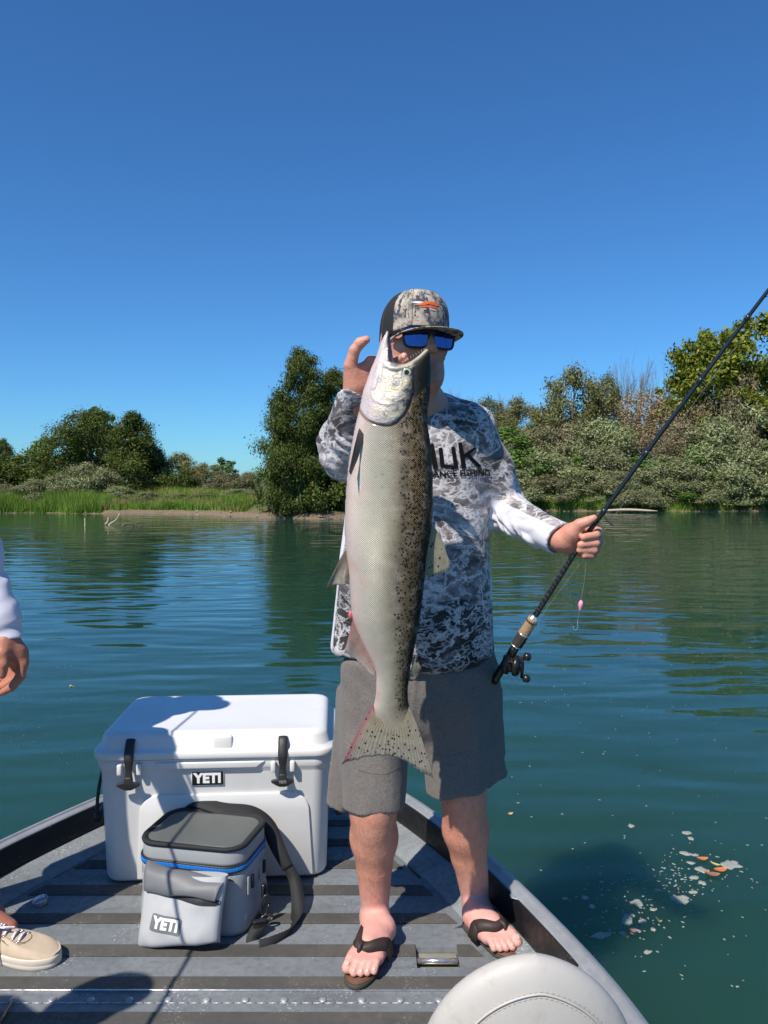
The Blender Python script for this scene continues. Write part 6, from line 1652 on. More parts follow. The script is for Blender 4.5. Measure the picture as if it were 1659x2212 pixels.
# brim
V = []; F = []; cuv = []; nb_, nr_ = 33, 9
for side_ in (1, -1):
    for i in range(nb_):
        az = R(-68) + R(136) * i / (nb_ - 1); a = az / R(68)
        p0 = np.array(CP_(az, 0)); p0[:2] *= .99
        ext = .074 * (1 - abs(a) ** 2.6) + .001
        for j in range(nr_):
            q = j / (nr_ - 1); p = p0 + np.array((math.sin(az) * .55, 1, 0)) * ext * q
            p[2] += -.004 - .010 * a * a + .009 * 0 - .005 * q + side_ * (.0018 if q < .95 else .0006)
            V.append(H(*p)); cuv.append((p[0], p[1] + 3, 0))
n = nb_ * nr_
for i in range(nb_ - 1):
    for j in range(nr_ - 1): a = i * nr_ + j; F += [(a, a + nr_, a + nr_ + 1, a + 1), (n + a, n + a + 1, n + a + nr_ + 1, n + a + nr_)]
    a = i * nr_ + nr_ - 1; F.append((a, a + nr_, n + a + nr_, n + a))
mk('brim', V, F, capm, capo, attrs=dict(front=np.full(len(V), 1.), cuv=cuv))
m = MB(); V_, F_ = squashed((0, 0, 0), .006, .006, .003, 2, 12); V_ = np.array([H(*(np.array(q) + (0, -.004, .1285))) for q in V_]); m.add(V_, F_); m.mk('button', capm, capo)
m = MB()
for k in range(6):
    az = R(60 * k + 30 if k not in () else 0)
    pts = [H(*(np.array(CP_(az, min(t, .9999))) * (1.004, 1.004, 1) + (0, 0, .0006))) for t in np.linspace(.02, .99, 14)]
    m.tube(pts, .0007, 4)
o = m.mk('seam', plain('seam_thread', (.08, .08, .07), .8), capo); o['kind'] = 'stuff'
def cap_patch(poly, mat, lift, name='emblem'):
    """a closed outline in traced pixels laid on the cap front"""
    P = np.array(poly, float); Q = spline(np.vstack([P, P[:1]]), 48)[:-1]; c = Q.mean(0); V = []; F = []
    for s in (1, .55, 0.001):
        for q in Q:
            w_ = c + (q - c) * s; h = bv_cap.ray_cast(Vector(at(w_[0], w_[1], 1.9)), Vector(ray(w_[0], w_[1])), .6)
            V.append(np.array(h[0]) - hf * 0 + np.array(h[1]) * lift if h[0] is not None else at(w_[0], w_[1], 2.03))
    n = len(Q)
    for i in range(2):
        for j in range(n): F.append((i * n + j, i * n + (j + 1) % n, (i + 1) * n + (j + 1) % n, (i + 1) * n + j))
    V = [np.array(v) for v in V]
    return mk(name, V, F, mat, capo, smooth=False)
orange = plain('orange_thread', (.75, .13, .03), .6); whiteth = plain('white_thread', (.62, .62, .60), .6)
cap_patch([(887, 652), (905, 651), (918, 654), (912, 656), (896, 655)], whiteth, .0012)
cap_patch([(894, 658), (908, 655), (926, 651), (941, 654), (946, 658), (943, 661), (930, 657), (914, 659), (902, 659)], orange, .0014)
cap_patch([(905, 663), (918, 660), (932, 661), (945, 665), (946, 668), (934, 666), (920, 664)], orange, .0015)
cap_patch([(926, 665), (936, 668), (945, 671), (940, 671), (930, 669)], whiteth, .0013)
# ---------------------------------------------------------------- sunglasses
shade = NT('mirror_lens'); q = shade.sep(shade.obj())
shade.fin(color=(.005, .05, .26), rough=.04, metal=.9, coat=1.0, coatr=.02, spec=.8)
blk = plain('black_frame', (.010, .010, .012), .28)
gl = None
m = MB()
def lens_pt(s, a, b): 
    x = s * (.0365 + a * .0305 * (1 - .06 * (b < 0) * 0)); z = -.003 + b * .0255 - .004 * s * a * (b < 0) * 0
    f = .108 - 3.2 * max(0, abs(x)) ** 2 * 1.0
    return H(x, f, z)
def rr2(a, b, r=.45):
    return a, b
outl = []
for t in np.linspace(0, 2 * math.pi, 40, endpoint=False):
    c_, s_ = math.cos(t), math.sin(t); e = 2 / 4.2; outl.append((abs(c_) ** e * np.sign(c_), abs(s_) ** e * np.sign(s_)))
frm = None
for s in (-1, 1):
    V = []; F = []; k = len(outl)
    for sc in (1.0, .66, .33, .02):
        for a, b in outl:
            b2 = b * (1 + .10 * (-s * 0)); a2 = a * (1 - .10 * (b < 0) * abs(b)); V.append(lens_pt(s, a2 * sc * .92, b2 * sc * .90))
    for i in range(3):
        for j in range(k): F.append((i * k + j, i * k + (j + 1) % k, (i + 1) * k + (j + 1) % k, (i + 1) * k + j))
    L_ = mk('lens', V, F, shade.m, man)
    pts = [lens_pt(s, a * (1 - .10 * (b < 0) * abs(b)), b) for a, b in outl + outl[:2]]
    m.tube(pts, .0032, 8)
    # temple arm
    m.tube(spline([lens_pt(s, 1.0, .55), H(s * .076, .062, .012), H(s * .083, .01, .008), H(s * .084, -.018, -.004)], 12), [.0042] * 6 + [.0034] * 4 + [.003] * 2, 8, flat=.6)
m.tube(spline([lens_pt(-1, -1 * -1, .4) if False else lens_pt(-1, .98, .4), H(0, .113, .013), lens_pt(1, -.98, .4)], 8), .0035, 8)
m.add(*squashed(tuple(H(0, .110, .010)), .010, .004, .006, 2, 10))
gl = m.mk('sunglasses', blk, man); gl['label'] = 'black framed sunglasses with mirrored blue lenses'
for o in [o for o in S.objects if o.name.startswith('lens') and o.parent == man]: o.parent = gl

# ---------------------------------------------------------------- flip flops
solm = plain('sole_rubber', (.055, .05, .042), .8, bump=.3); footbed = plain('leather_footbed', (.13, .062, .035), .6, bump=.3, bscale=120, var=.25, scale=25); strapm = plain('brown_strap', (.035, .022, .018), .6, bump=.3, bscale=300)
def flipflop(heel, fd, sd_, L, lb):
    heel = np.array(heel) - fd * .012; L = L + .030
    heel[2] = 0
    outl = [(0, 0), (.02, .024), (.06, .034), (.12, .033), (.17, .040), (.215, .048), (.255, .045), (.285, .028), (.298, .004), (.294, -.018), (.265, -.036), (.22, -.044), (.16, -.038), (.10, -.033), (.05, -.033), (.015, -.022)]
    sc = L / .298; P = spline(np.array(outl + outl[:1]), 60)[:-1] * sc
    def world(a, b, z): return heel + fd * a + sd_ * b + np.array((0, 0, z))
    def layer(z0, z1, ins, mat, name, par):
        c = np.array((.15 * sc, .002)); m = MB(); V = []; n = len(P)
        for z, i_ in ((z0, ins + .002), (z0 + .003, ins), (z1 - .003, ins), (z1, ins + .003), (z1 + .0005, .6)):
            for p in P:
                d = p - c; l = np.linalg.norm(d); q = c + d * (max(0, l - i_) / l if i_ < .5 else .02)
                zz = z + .004 * max(0, (q[0] / L - .75)) * 4 * (z > .001)
                V.append(world(q[0], q[1], zz))
        F = []
        for i in range(4):
            for j in range(n): F.append((i * n + j, i * n + (j + 1) % n, (i + 1) * n + (j + 1) % n, (i + 1) * n + j))
        return mk(name, V, F, mat, par)
    sole = layer(.004, .0165, 0, solm, 'sandal', man); sole['label'] = lb
    layer(.0166, .0195, .004, footbed, 'footbed', sole)
    # straps run from the sides over the instep to the toe post, hugging the foot
    post = world(L * .775, .0165, .02); yoke = world(L * .66, .014, 0)
    for s in (1, -1):
        base = world(L * .40, s * .046, .012)
        pts = []; wd = []; ns_ = []
        for t in np.linspace(0, 1, 17):
            q = base * (1 - t) + yoke * t; q = q + fd * .020 * math.sin(math.pi * t)
            h = bv_body.ray_cast(Vector((q[0], q[1], .22)), Vector((0, 0, -1)), .205)
            if h[0] is not None and h[0].z > .022 and t > .02: z = h[0].z + .0035; nn_ = np.array(h[1])
            else: z = .016; nn_ = sd_ * s
            pts.append((q[0], q[1], z)); wd.append(.036 - .014 * t); ns_.append(nn_)
        pts = np.array(pts); ns_ = np.array(ns_)
        for _ in range(2): pts[1:-1, 2] = np.maximum((pts[:-2, 2] + 2 * pts[1:-1, 2] + pts[2:, 2]) / 4, pts[1:-1, 2] - .001); ns_[1:-1] = (ns_[:-2] + ns_[1:-1] * 2 + ns_[2:]) / 4
        T_ = np.gradient(pts, axis=0); W_ = np.cross(ns_, T_); W_ = np.where((W_ @ fd)[:, None] < 0, -W_, W_)
        m = MB(); ribbon(m, pts, wd, W_, .0035, 34); m.mk('strap', strapm, sole)
    h = bv_body.ray_cast(Vector((yoke[0], yoke[1], .22)), Vector((0, 0, -1)), .3); zt = h[0].z + .004 if h[0] is not None else .05
    m = MB(); m.tube(spline([yoke + np.array((0, 0, zt)) - fd * .008, yoke + np.array((0, 0, zt - .002)) + fd * .012, (yoke * (1, 1, 0) + post * (1, 1, 0)) / 2 + (0, 0, .040), post], 10), [.010, .009, .007, .006, .005, .004, .0035, .003, .003, .003], 8); m.mk('toe_post', strapm, sole)
flipflop(LK[0][7].a * 0 + gz(838, 2032), LK[1], LK[2], LK[3], 'brown flip flop on the foot nearer the camera')
flipflop(gz(1008, 2002), RK[1], RK[2], RK[3], 'brown flip flop on the foot beside the grey seat')

# ---------------------------------------------------------------- companions at the left, one showing a hand and a shoe
def companion(label, base, yaw, zfloor, hand_visible, h_iso, tee=(.62, .60, .68), cat='person'):
    """a standing man: local x = the way he faces"""
    o = thing('person', label, cat, (base[0], base[1], zfloor), 0)
    cy, sy = math.cos(yaw), math.sin(yaw)
    def L(f, l, z): return np.array((base[0] + cy * f - sy * l, base[1] + sy * f + cy * l, zfloor + z))
    return o, L
skin2 = skin_mat('tanned_skin', (.40, .165, .095), (.48, .19, .13), mott=.6)
teem = fabric('white_sleeve', (.62, .61, .68), .75, var=.04, b=.25)
navy = fabric('navy_shorts', (.03, .04, .07), .8)
base = np.array((-1.285, 2.07, 0))
mate, L = companion('man at the left edge, only his white sleeved arm, hand and one shoe in view', base, R(-4), 0.0, True, .004)
def Hh(r, f, u): return L(.03 + f * 1.0, -r, 1.60 + u)
f0 = L(1, 0, 0) - L(0, 0, 0); l0 = L(0, 1, 0) - L(0, 0, 0)
HR2 = np.stack([-l0, f0, np.array((0, 0, 1.))], 1)
p2 = [Cap(L(.02, 0, 1.54), L(0, 0, 1.42), .055, .06, k=.03)] + head_prims(Hh, 1.0, HR2)
p2 += [Cap(L(0, -.17, 1.39), L(0, .17, 1.39), .055, .055, k=.05), Cap(L(0, 0, 1.33), L(0, 0, .92), .14, .15, k=.05, flat=f0, fr=1.4)]
wr = at(8, 1362, 1.975); el = at(-62, 1165, 2.02); shd = L(.0, -.17, 1.38)
p2 += [Cap(shd, el, .052, .042, k=.03), Cap(el, wr, .043, .029, k=.02)]
p2 += [Cap(L(0, .17, 1.38), L(-.05, .27, 1.12), .052, .042, k=.03), Cap(L(-.05, .27, 1.12), L(-.03, .27, .88), .043, .03, k=.02), Cap(L(-.03, .27, .88), L(-.02, .26, .81), .03, .024, k=.02), Cap(L(-.02, .26, .81), L(-.02, .25, .72), .022, .012, k=.01)]
# the hand seen from its thumb side: back of the hand to the right, fingers curling down and left
p2 += [Cap(wr, at(24, 1402, 1.965), .028, .030, k=.015), Cap(at(18, 1395, 1.96), at(44, 1412, 1.975), .021, .018, k=.02), Cap(at(8, 1390, 1.965), at(34, 1432, 1.99), .022, .018, k=.02)]
p2 += chain(A3((40, 1408, 1.965), (50, 1432, 1.965), (44, 1462, 1.960), (26, 1484, 1.955), (4, 1496, 1.955)), [.0170, .0145, .0125, .0112, .0088], k=.004, k0=.015)
p2 += chain(A3((42, 1412, 1.985), (44, 1438, 1.99), (32, 1466, 1.985), (10, 1482, 1.98), (-14, 1488, 1.98)), [.016, .013, .0120, .0108, .0088], k=.003, k0=.015)
p2 += chain(A3((36, 1415, 2.005), (34, 1445, 2.01), (20, 1470, 2.005), (0, 1482, 2.0)), [.016, .013, .0115, .009], k=.003, k0=.015)
p2 += chain(A3((26, 1415, 2.02), (22, 1442, 2.025), (8, 1464, 2.02), (-8, 1474, 2.015)), [.014, .011, .010, .008], k=.003, k0=.015)
p2 += chain(A3((10, 1385, 1.945), (6, 1410, 1.93), (8, 1434, 1.925), (5, 1458, 1.925)), [.020, .0155, .0135, .0105], k=.004, k0=.015)
# legs down to ankles; the near foot in the shoe
toe = gz(128, 2082); hl = gz(-95, 2050)
p2 += [Cap(L(0, -.09, .88), L(.03, -.09, .48), .085, .058, k=.03), Cap(L(.03, -.09, .48), np.array((hl[0] + .06, hl[1] + .01, .10)), .058, .036, k=.02), Cap(np.array((hl[0] + .06, hl[1] + .01, .10)), np.array((hl[0] + .14, hl[1] + .01, .05)), .035, .03, k=.02)]
p2 += [Cap(L(0, .11, .88), L(.0, .13, .48), .085, .058, k=.03), Cap(L(.0, .13, .48), L(-.05, .14, .09), .058, .036, k=.02), Cap(L(-.05, .14, .06), L(.12, .17, .035), .035, .028, k=.02)]
lo, hi = bounds2(p2); V, F = iso(p2, lo, hi, .0044, block=16, smooth=1); mk('body', V, F, skin2, mate)
bvm = BVHTree.FromPolygons([Vector(v) for v in V], [tuple(f) for f in F.tolist()])
bv_keep = bv_body; bv_body = bvm; man_keep = man; man = mate
nail(at(5, 1448, 1.80), (0, 1, 0), .0062, .008); man = man_keep; bv_body = bv_keep
cf = at(15, 1378, 1.97); ax_ = (wr - el) / np.linalg.norm(wr - el)
s2 = [Cap(L(0, -.165, 1.385), L(0, .165, 1.385), .068, .068, k=.05), Cone(L(0, 0, 1.42), L(0, 0, .84), .16, .185, k=.05, flat=f0, fr=1.35, ke=.02), Cap(shd, el, .068, .054, k=.04), Cap(el, el + (cf - el) * .3, .050, .046, k=.03), Cone(el, cf, .049, .043, k=.02, nb=(0, 0, -1)),
      Cap(L(0, .17, 1.38), L(-.05, .27, 1.12), .066, .054, k=.04), Cone(L(-.05, .27, 1.12), L(-.03, .27, .89), .054, .044, k=.02), Cap(L(.02, 0, 1.55), L(0, 0, 1.42), .06, .07, k=.004, op='-')]
def tee_disp(P):
    r = P - el; t = r @ ax_; rad = np.linalg.norm(r - t[:, None] * ax_, axis=1); m = (rad < .1) * sstep(t, -.02, .05)
    ang = np.arctan2(r[:, 1], r[:, 0]); m = m * (1 - sstep(t, np.linalg.norm(cf - el) - .03, np.linalg.norm(cf - el) - .008))
    return .008 * vnoise(P * (6, 6, 4)) * (1 - m) + m * (-.020 * np.abs(vnoise(np.stack([t * 30 + .8 * np.sin(ang * 2), ang * 1.2, t * 0], 1))) + .003)
lo, hi = bounds2(s2); V, F = iso(s2, lo, hi, .005, disp=tee_disp, maxdisp=.02, block=14, smooth=1); mk('shirt', V, F, teem, mate)
s3 = [Cap(L(0, -.07, .88), L(0, .07, .88), .13, .13, k=.04, flat=f0, fr=1.15), Cone(L(0, -.09, .85), L(.02, -.09, .50), .115, .095, k=.03), Cone(L(0, .11, .85), L(0, .13, .50), .115, .095, k=.03)]
lo, hi = bounds2(s3); V, F = iso(s3, lo, hi, .01, block=14); mk('shorts', V, F, navy, mate)
def simple_cap(par, Hq):
    V = []; F = []
    for i in range(13):
        for j in range(32): p = CP_(2 * math.pi * j / 32 - math.pi, min(i / 12, .9999)); V.append(Hq(*p))
    for i in range(12):
        for j in range(32): a = i * 32 + j; b = i * 32 + (j + 1) % 32; F.append((a, b, b + 32, a + 32))
    n0 = len(V)
    for i in range(17):
        az = R(-60) + R(120) * i / 16; p0 = np.array(CP_(az, 0))
        for j in range(5): q = j / 4; p = p0 + np.array((math.sin(az) * .4, 1, -.15)) * .068 * (1 - abs(az / R(60)) ** 2.6) * q; V.append(Hq(*p))
    for i in range(16):
        for j in range(4): a = n0 + i * 5 + j; F.append((a, a + 5, a + 6, a + 1))
    return mk('cap', V, F, navy, par)
simple_cap(mate, Hh)
# canvas shoe
canvas = fabric('cream_canvas', (.50, .40, .29), .85, var=.26, mot=18, b=.3); rubw = fabric('shoe_rubber', (.62, .55, .46), .6, var=.15, mot=18, b=.15)
sdir = toe - hl; SL = np.linalg.norm(sdir); sdir /= SL; snr = np.array((-sdir[1], sdir[0], 0))
shoe = thing('shoe', 'cream canvas lace up shoe worn by the man at the left edge', 'shoe', tuple((hl + toe) / 2), 0)
def sp_(a, b, z): return hl + sdir * a * SL + snr * b + np.array((0, 0, z))
outs = [(0, 0), (.03, .026), (.14, .036), (.35, .036), (.55, .045), (.75, .052), (.90, .043), (.985, .018), (1.0, -.004), (.97, -.026), (.86, -.044), (.70, -.048), (.5, -.040), (.3, -.036), (.12, -.034), (.02, -.024)]
PP = spline(np.array(outs + outs[:1]), 72)[:-1]; cc = np.array((.5, 0.0))
def ringp(ins, z, up=0):
    r_ = []
    for p in PP:
        d = (p - cc) * (SL, 1); l = np.linalg.norm(d); q = cc + (p - cc) * max(.02, (l - ins) / l); r_.append(sp_(q[0], q[1], z(q[0], q[1]) if callable(z) else z))
    return r_
def shell(name, lst, mat, par):
    V = []; n = len(PP)
    for r_ in lst: V += r_
    F = []
    for i in range(len(lst) - 1):
        for j in range(n): F.append((i * n + j, i * n + (j + 1) % n, (i + 1) * n + (j + 1) % n, (i + 1) * n + j))
    F.append(tuple((len(lst) - 1) * n + j for j in range(n)))
    return mk(name, V, F, mat, par)
shell('sole', [ringp(.003, .001), ringp(0, .004), ringp(-.001, .012), ringp(.0003, .0135), ringp(-.001, .015), ringp(-.001, .026), ringp(.001, .030), ringp(.004, .031)], rubw, shoe)
topz = lambda a: np.interp(a, [0, .1, .25, .4, .55, .7, .85, .95, 1], [.068, .076, .072, .080, .068, .056, .047, .039, .033])
lst = [ringp(.003, .028), ringp(.002, .036)]
for k, (ins, fz) in enumerate([(.004, .40), (.008, .62), (.014, .80), (.021, .92), (.028, .985), (.036, 1.0), (.042, 1.0)]):
    lst.append(ringp(ins, lambda a, b, fz=fz: .03 + (float(topz(a)) - .03) * fz))
up_ = shell('upper', lst, canvas, shoe)
bvu = BVHTree.FromPolygons([v.co.copy() for v in up_.data.vertices], [tuple(p.vertices) for p in up_.data.polygons])
soff = np.array(shoe.location)
def on_shoe(a, b, lift=.002):
    p = sp_(a, b, .3) - soff; h = bvu.ray_cast(Vector(p), Vector((0, 0, -1)), 1); return (np.array(h[0]) if h[0] is not None else p - (0, 0, .22)) + soff + np.array((0, 0, lift))
m = MB()
for side_ in (-1, 1):
    pts = [on_shoe(a, side_ * b, .0012) for a, b in [(.36, .012), (.46, .018), (.56, .022), (.64, .026), (.70, .018), (.72, .006), (.72, 0)]]; m.tube(spline(pts, 24), .0010, 5)
pts = [on_shoe(a, b, .0010) for a, b in [(.40, -.044), (.50, -.040), (.60, -.036), (.68, -.028), (.72, -.016)]]; m.tube(spline(pts, 20), .0009, 5)
m.mk('seam', plain('shoe_seam', (.30, .22, .15), .8), up_)
lacem = fabric('lace', (.66, .60, .68), .8, var=.05)
m2 = MB()
for k, a in enumerate((.44, .52, .60, .66)):
    for side_ in (-1, 1):
        p = on_shoe(a, side_ * (.016 + .002 * k), .0016); M = Matrix.Translation(Vector(p))
        ey = MB(); ey.lathe([(.0052, -.001), (.0052, .0008), (.0028, .0012), (.0026, -.0008)], M, 14); ey.mk('eyelet', steel, up_)
lc = MB()
for k, a in enumerate((.44, .52, .60, .66)):
    ribbon(lc, [on_shoe(a, -.018, .003), on_shoe(a - .01, 0, .007), on_shoe(a - .02, .018, .003)], [.007, .007, .007], [sdir] * 3, .0016, 10)
lace = lc.mk('lace', lacem, shoe)
kn = on_shoe(.44, -.004, .012)
for pts in ([kn, kn + sdir * .02 + (0, -.01, .006), kn + sdir * .05 + (0, .0, .004)], [kn, kn + (-.012, -.03, -.005), kn + (-.02, -.055, -.045), kn + (-.006, -.066, -.066), kn + (.004, -.055, -.050), kn + (.002, -.03, -.015), kn],
            [kn, kn + (.008, -.03, -.006), kn + (.016, -.052, -.042), kn + (.018, -.060, -.058)], [kn, kn + (-.02, .004, .008), kn + (-.05, -.004, .004)]):
    q = MB(); ribbon(q, np.array(pts), [.007] * 3, [(.9, .1, .35)] * len(pts), .0014, 30); q.mk('lace_loop', lacem, lace)
m = MB(); m.add(*squashed(tuple(kn), .008, .007, .006, 2, 12)); m.mk('lace_knot', lacem, lace)
# the other person, left behind the camera's edge, whose shadow falls across the hinge
b3 = np.array((-1.36, 1.02))
third, L3 = companion('man standing in the cockpit beyond the left edge of the picture', b3, R(40), -.36, False, .01)
def Hh3(r, f, u): return L3(.03 + f, -r, 1.62 + u)
f3 = L3(1, 0, 0) - L3(0, 0, 0); l3 = L3(0, 1, 0) - L3(0, 0, 0); HR3 = np.stack([-l3, f3, np.array((0, 0, 1.))], 1)
p3 = [Cap(L3(.02, 0, 1.55), L3(0, 0, 1.42), .055, .06, k=.03)] + head_prims(Hh3, 1.0, HR3)
hd3 = np.array((-1.01, .975, .90))
p3 += [Cap(L3(0, -.17, 1.40), L3(-.03, -.26, 1.12), .052, .042, k=.03), Cap(L3(-.03, -.26, 1.12), hd3 + (-.05, -.03, .0), .042, .028, k=.02), Cap(hd3 + (-.05, -.03, 0), hd3 + (-.01, 0, -.01), .03, .028, k=.02)]
for j in range(4): p3 += [Cap(hd3 + (-.02, .018 * j - .01, -.02), hd3 + (.022, .018 * j + .0, -.012), .011, .010, k=.004), Cap(hd3 + (.022, .018 * j, -.012), hd3 + (.012, .018 * j + .003, .018), .010, .009, k=.004)]
p3 += [Cap(hd3 + (-.03, 0, .015), hd3 + (-.005, .035, .028), .013, .010, k=.01)]
for s in (-1, 1):
    if s > 0: p3 += [Cap(L3(0, s * .17, 1.40), L3(-.03, s * .26, 1.12), .052, .042, k=.03), Cap(L3(-.03, s * .26, 1.12), L3(.10, s * .27, .88), .042, .03, k=.02), Cap(L3(.10, s * .27, .88), L3(.15, s * .25, .80), .03, .024, k=.02)]
    for j in range(4 if s > 0 else 0): p3 += [Cap(L3(.15 + .014 * j, s * .25, .80 + .008 * j), L3(.17 + .016 * j, s * .235, .72 + .014 * j), .011, .009, k=.004)]
    if s > 0: p3 += [Cap(L3(.15, s * .24, .83), L3(.19, s * .21, .78), .013, .010, k=.01)]
    p3 += [Cap(L3(0, s * .1, .88), L3(.02, s * .12, .48), .085, .058, k=.03), Cap(L3(.02, s * .12, .48), L3(-.02, s * .13, .09), .056, .036, k=.02), Cap(L3(-.02, s * .13, .05), L3(.15, s * .16, .035), .038, .028, k=.02)]
p3 += [Cap(L3(0, -.17, 1.40), L3(0, .17, 1.40), .055, .055, k=.05), Cap(L3(0, 0, 1.33), L3(0, 0, .92), .14, .15, k=.05, flat=f3, fr=1.4)]
V, F = iso(p3, *bounds2(p3), .008, block=14, smooth=1); mk('body', V, F, skin2, third)
s2 = [Cap(L3(0, -.17, 1.39), L3(0, .17, 1.39), .075, .075, k=.05), Cone(L3(0, 0, 1.43), L3(0, 0, .84), .15, .185, k=.05, flat=f3, fr=1.35, ke=.02)] + [Cap(L3(0, s * .17, 1.39), L3(-.02, s * .235, 1.2), .066, .058, k=.03) for s in (-1, 1)]
V, F = iso(s2, *bounds2(s2), .01, block=14); mk('shirt', V, F, fabric('blue_shirt', (.10, .16, .26), .8), third)
s3 = [Cap(L3(0, -.07, .88), L3(0, .07, .88), .13, .13, k=.04, flat=f3, fr=1.15)] + [Cone(L3(0, s * .1, .85), L3(.01, s * .12, .50), .115, .095, k=.03) for s in (-1, 1)]
V, F = iso(s3, *bounds2(s3), .01, block=14); mk('shorts', V, F, navy, third)
simple_cap(third, Hh3)

# the man taking the picture, just behind the camera: what the mirrored lenses show
ph = third.copy(); link(ph); ph.location = (.02, -.42, -.36); ph.rotation_euler = (0, 0, R(50)); ph['label'] = 'man in blue shirt standing behind the camera, mirrored in the sunglasses'
for ch in list(third.children):
    c = ch.copy(); link(c, ph)
# ================================================================== ROD, REEL, LINE, LURE
def rodp(v):                                    # the rod's line in the place: butt by the hip, tip towards the upper right
    return None
Bt = at(1085, 1443, 2.135); Gr = at(1256, 1171, 2.013); Ed = at(1659, 628, 1.83)
def R3(t):                                      # t=0 butt, 1 at the hand, 2 at the picture edge
    q = [Bt, Gr, Ed]
    if t <= 1: return Bt + (Gr - Bt) * t
    d = (Ed - Gr); s = t - 1; return Gr + d * s + np.array((0, 0, .010)) * s * (1 - s) * 2 - np.array((0, 0, .03)) * max(0, s - 1) ** 2
rod = thing('fishing_rod', 'black fishing rod with cork grip and reel held out in the man\'s fist', 'fishing rod', tuple(Bt))
rodm = plain('rod_black', (.014, .014, .016), .25, coat=.6); corkm = plain('cork', (.32, .21, .115), .8, bump=.5, bscale=120, var=.3, scale=60); foam = plain('dark_grip', (.035, .028, .024), .7, bump=.4)
def seg(t0, t1, r0, r1, mat, name, par=None, n=8, sides=12):
    m = MB(); m.tube(np.array([R3(t) for t in np.linspace(t0, t1, n)]), np.linspace(r0, r1, n), sides); return m.mk(name, mat, par or rod)
def T_of(v0): return np.clip((1443 - v0) / (1443 - 1171), -1, 1)
seg(-.12, T_of(1392), .0115, .0125, black_gloss, 'reel_seat')
seg(T_of(1394), T_of(1366), .0165, .0165, foam, 'fore_grip')
cg = seg(T_of(1368), T_of(1331), .0160, .0145, corkm, 'cork_grip')
for v_ in (1392, 1366, 1338): seg(T_of(v_) - .004, T_of(v_) + .004, .0170, .0168, steel if v_ != 1338 else foam, 'trim_ring', cg, 2)
seg(T_of(1332), T_of(1326), .0145, .0085, steel, 'winding_check')
# the blank: thick wrapped handle section then a slim taper
wrapm = NT('rod_wrap'); q = wrapm.obj(); wv = wrapm.nd('ShaderNodeTexWave', {'Vector': wrapm.map(q, (1, 1, 1), (0, R(32), 0)), 'Scale': 28, 'Distortion': 9}).outputs['Fac']
wrapm.fin(color=wrapm.ramp(wv, [(.45, (.010, .010, .011)), (.8, (.022, .020, .018)), (1, (.05, .047, .042))]), rough=.25, coat=.7)
n = 60; ts = np.linspace(T_of(1328), 3.35, n); rr_ = np.interp(ts, [T_of(1328), 1, 1.1, 2, 3.35], [.0082, .0072, .0064, .0046, .0014])
m = MB(); m.tube(np.array([R3(t) for t in ts[ts < 1.05]]), rr_[ts < 1.05], 12); m.mk('wrapped_blank', wrapm.m, rod)
m = MB(); k = np.nonzero(ts < 1.05)[0][-1]; m.tube(np.array([R3(t) for t in ts[k:]]), rr_[k:], 10); m.mk('blank', rodm, rod)
for t in (1.13, 1.37, 1.66, 1.9): seg(t - .012, t + .012, np.interp(t, ts, rr_) + .0013, np.interp(t, ts, rr_) + .0011, rodm, 'thread_wrap', None, 3)
rd = (Ed - Gr) / np.linalg.norm(Ed - Gr); dn = np.array((.55, -.25, -.8)); dn -= rd * dn.dot(rd); dn /= np.linalg.norm(dn); sdv = np.cross(rd, dn)
gp = []
for t, rg, off in ((1.11, .0085, .030), (1.37, .0070, .024), (1.66, .0060, .020), (2.0, .005, .018), (2.4, .004, .016), (2.9, .003, .013)):
    c = R3(t) + dn * off; gp.append(c)
    m = MB(); ringm(m, c, rg, rg, sdv, dn, .0011, 18)
    m.tube([R3(t - .03), c - dn * rg], .0010, 5); m.tube([R3(t + .012), c - dn * rg + rd * .001], .0010, 5); m.mk('line_guide', black_gloss, rod)
lm = plain('fishing_line', (.25, .30, .24), .3)
# reel
Rc = at(1104, 1436, 2.105); rl = MB()
ax = np.array((.93, -.36, -.1)); ax /= np.linalg.norm(ax); up_r = np.cross(ax, rd); up_r /= np.linalg.norm(up_r); fw_r = np.cross(up_r, ax)
def RF(c): return frame(c, fw_r, up_r, ax)
rl.lathe([(.010, -.024), (.024, -.022), (.028, -.016), (.0285, -.006), (.021, -.004), (.020, .006), (.0285, .008), (.029, .018), (.024, .024), (.010, .0262), (.001, .0265)], RF(Rc), 28)
reel = rl.mk('reel', plain('reel_black', (.010, .010, .011), .32), rod)
m = MB(); m.tube([Rc - up_r * .0 + (Bt - Rc) * .2, Bt + (Gr - Bt) * .08], [.013, .010], 10); m.mk('reel_foot', black_gloss, reel)
hc = Rc + ax * .031; m = MB(); m.tube([hc - fw_r * .034 - up_r * .01, hc, hc + fw_r * .034 + up_r * .012], [.004, .0055, .004], 8); m.mk('crank', black_gloss, reel)
for s in (-1, 1):
    M = RF(hc + (fw_r * .034 + up_r * .011) * s + ax * .002); m = MB(); m.lathe([(.004, 0), (.010, .003), (.0115, .010), (.010, .018), (.005, .021)], M, 16); m.mk('crank_knob', black_gloss, reel)
M = RF(Rc + ax * .0262); m = MB(); m.lathe([(.013, 0), (.012, .002), (.006, .0035), (.001, .0036)], M, 8); m.mk('star_drag', steel if False else black_gloss, reel)
m = MB(); m.tube([Rc + fw_r * .012 + up_r * .02, Rc + fw_r * .018 + up_r * .034], [.0045, .003], 8); m.mk('thumb_bar', black_gloss, reel)
pts = [Rc + fw_r * .026] + gp
m = MB(); P_ = []
for a, b in zip(pts[:-1], pts[1:]):
    for t in np.linspace(0, 1, 6)[:-1]: P_.append(a + (b - a) * t)
P_.append(pts[-1]); m.tube(np.array(P_), .00038, 5); m.mk('line', lm, rod)
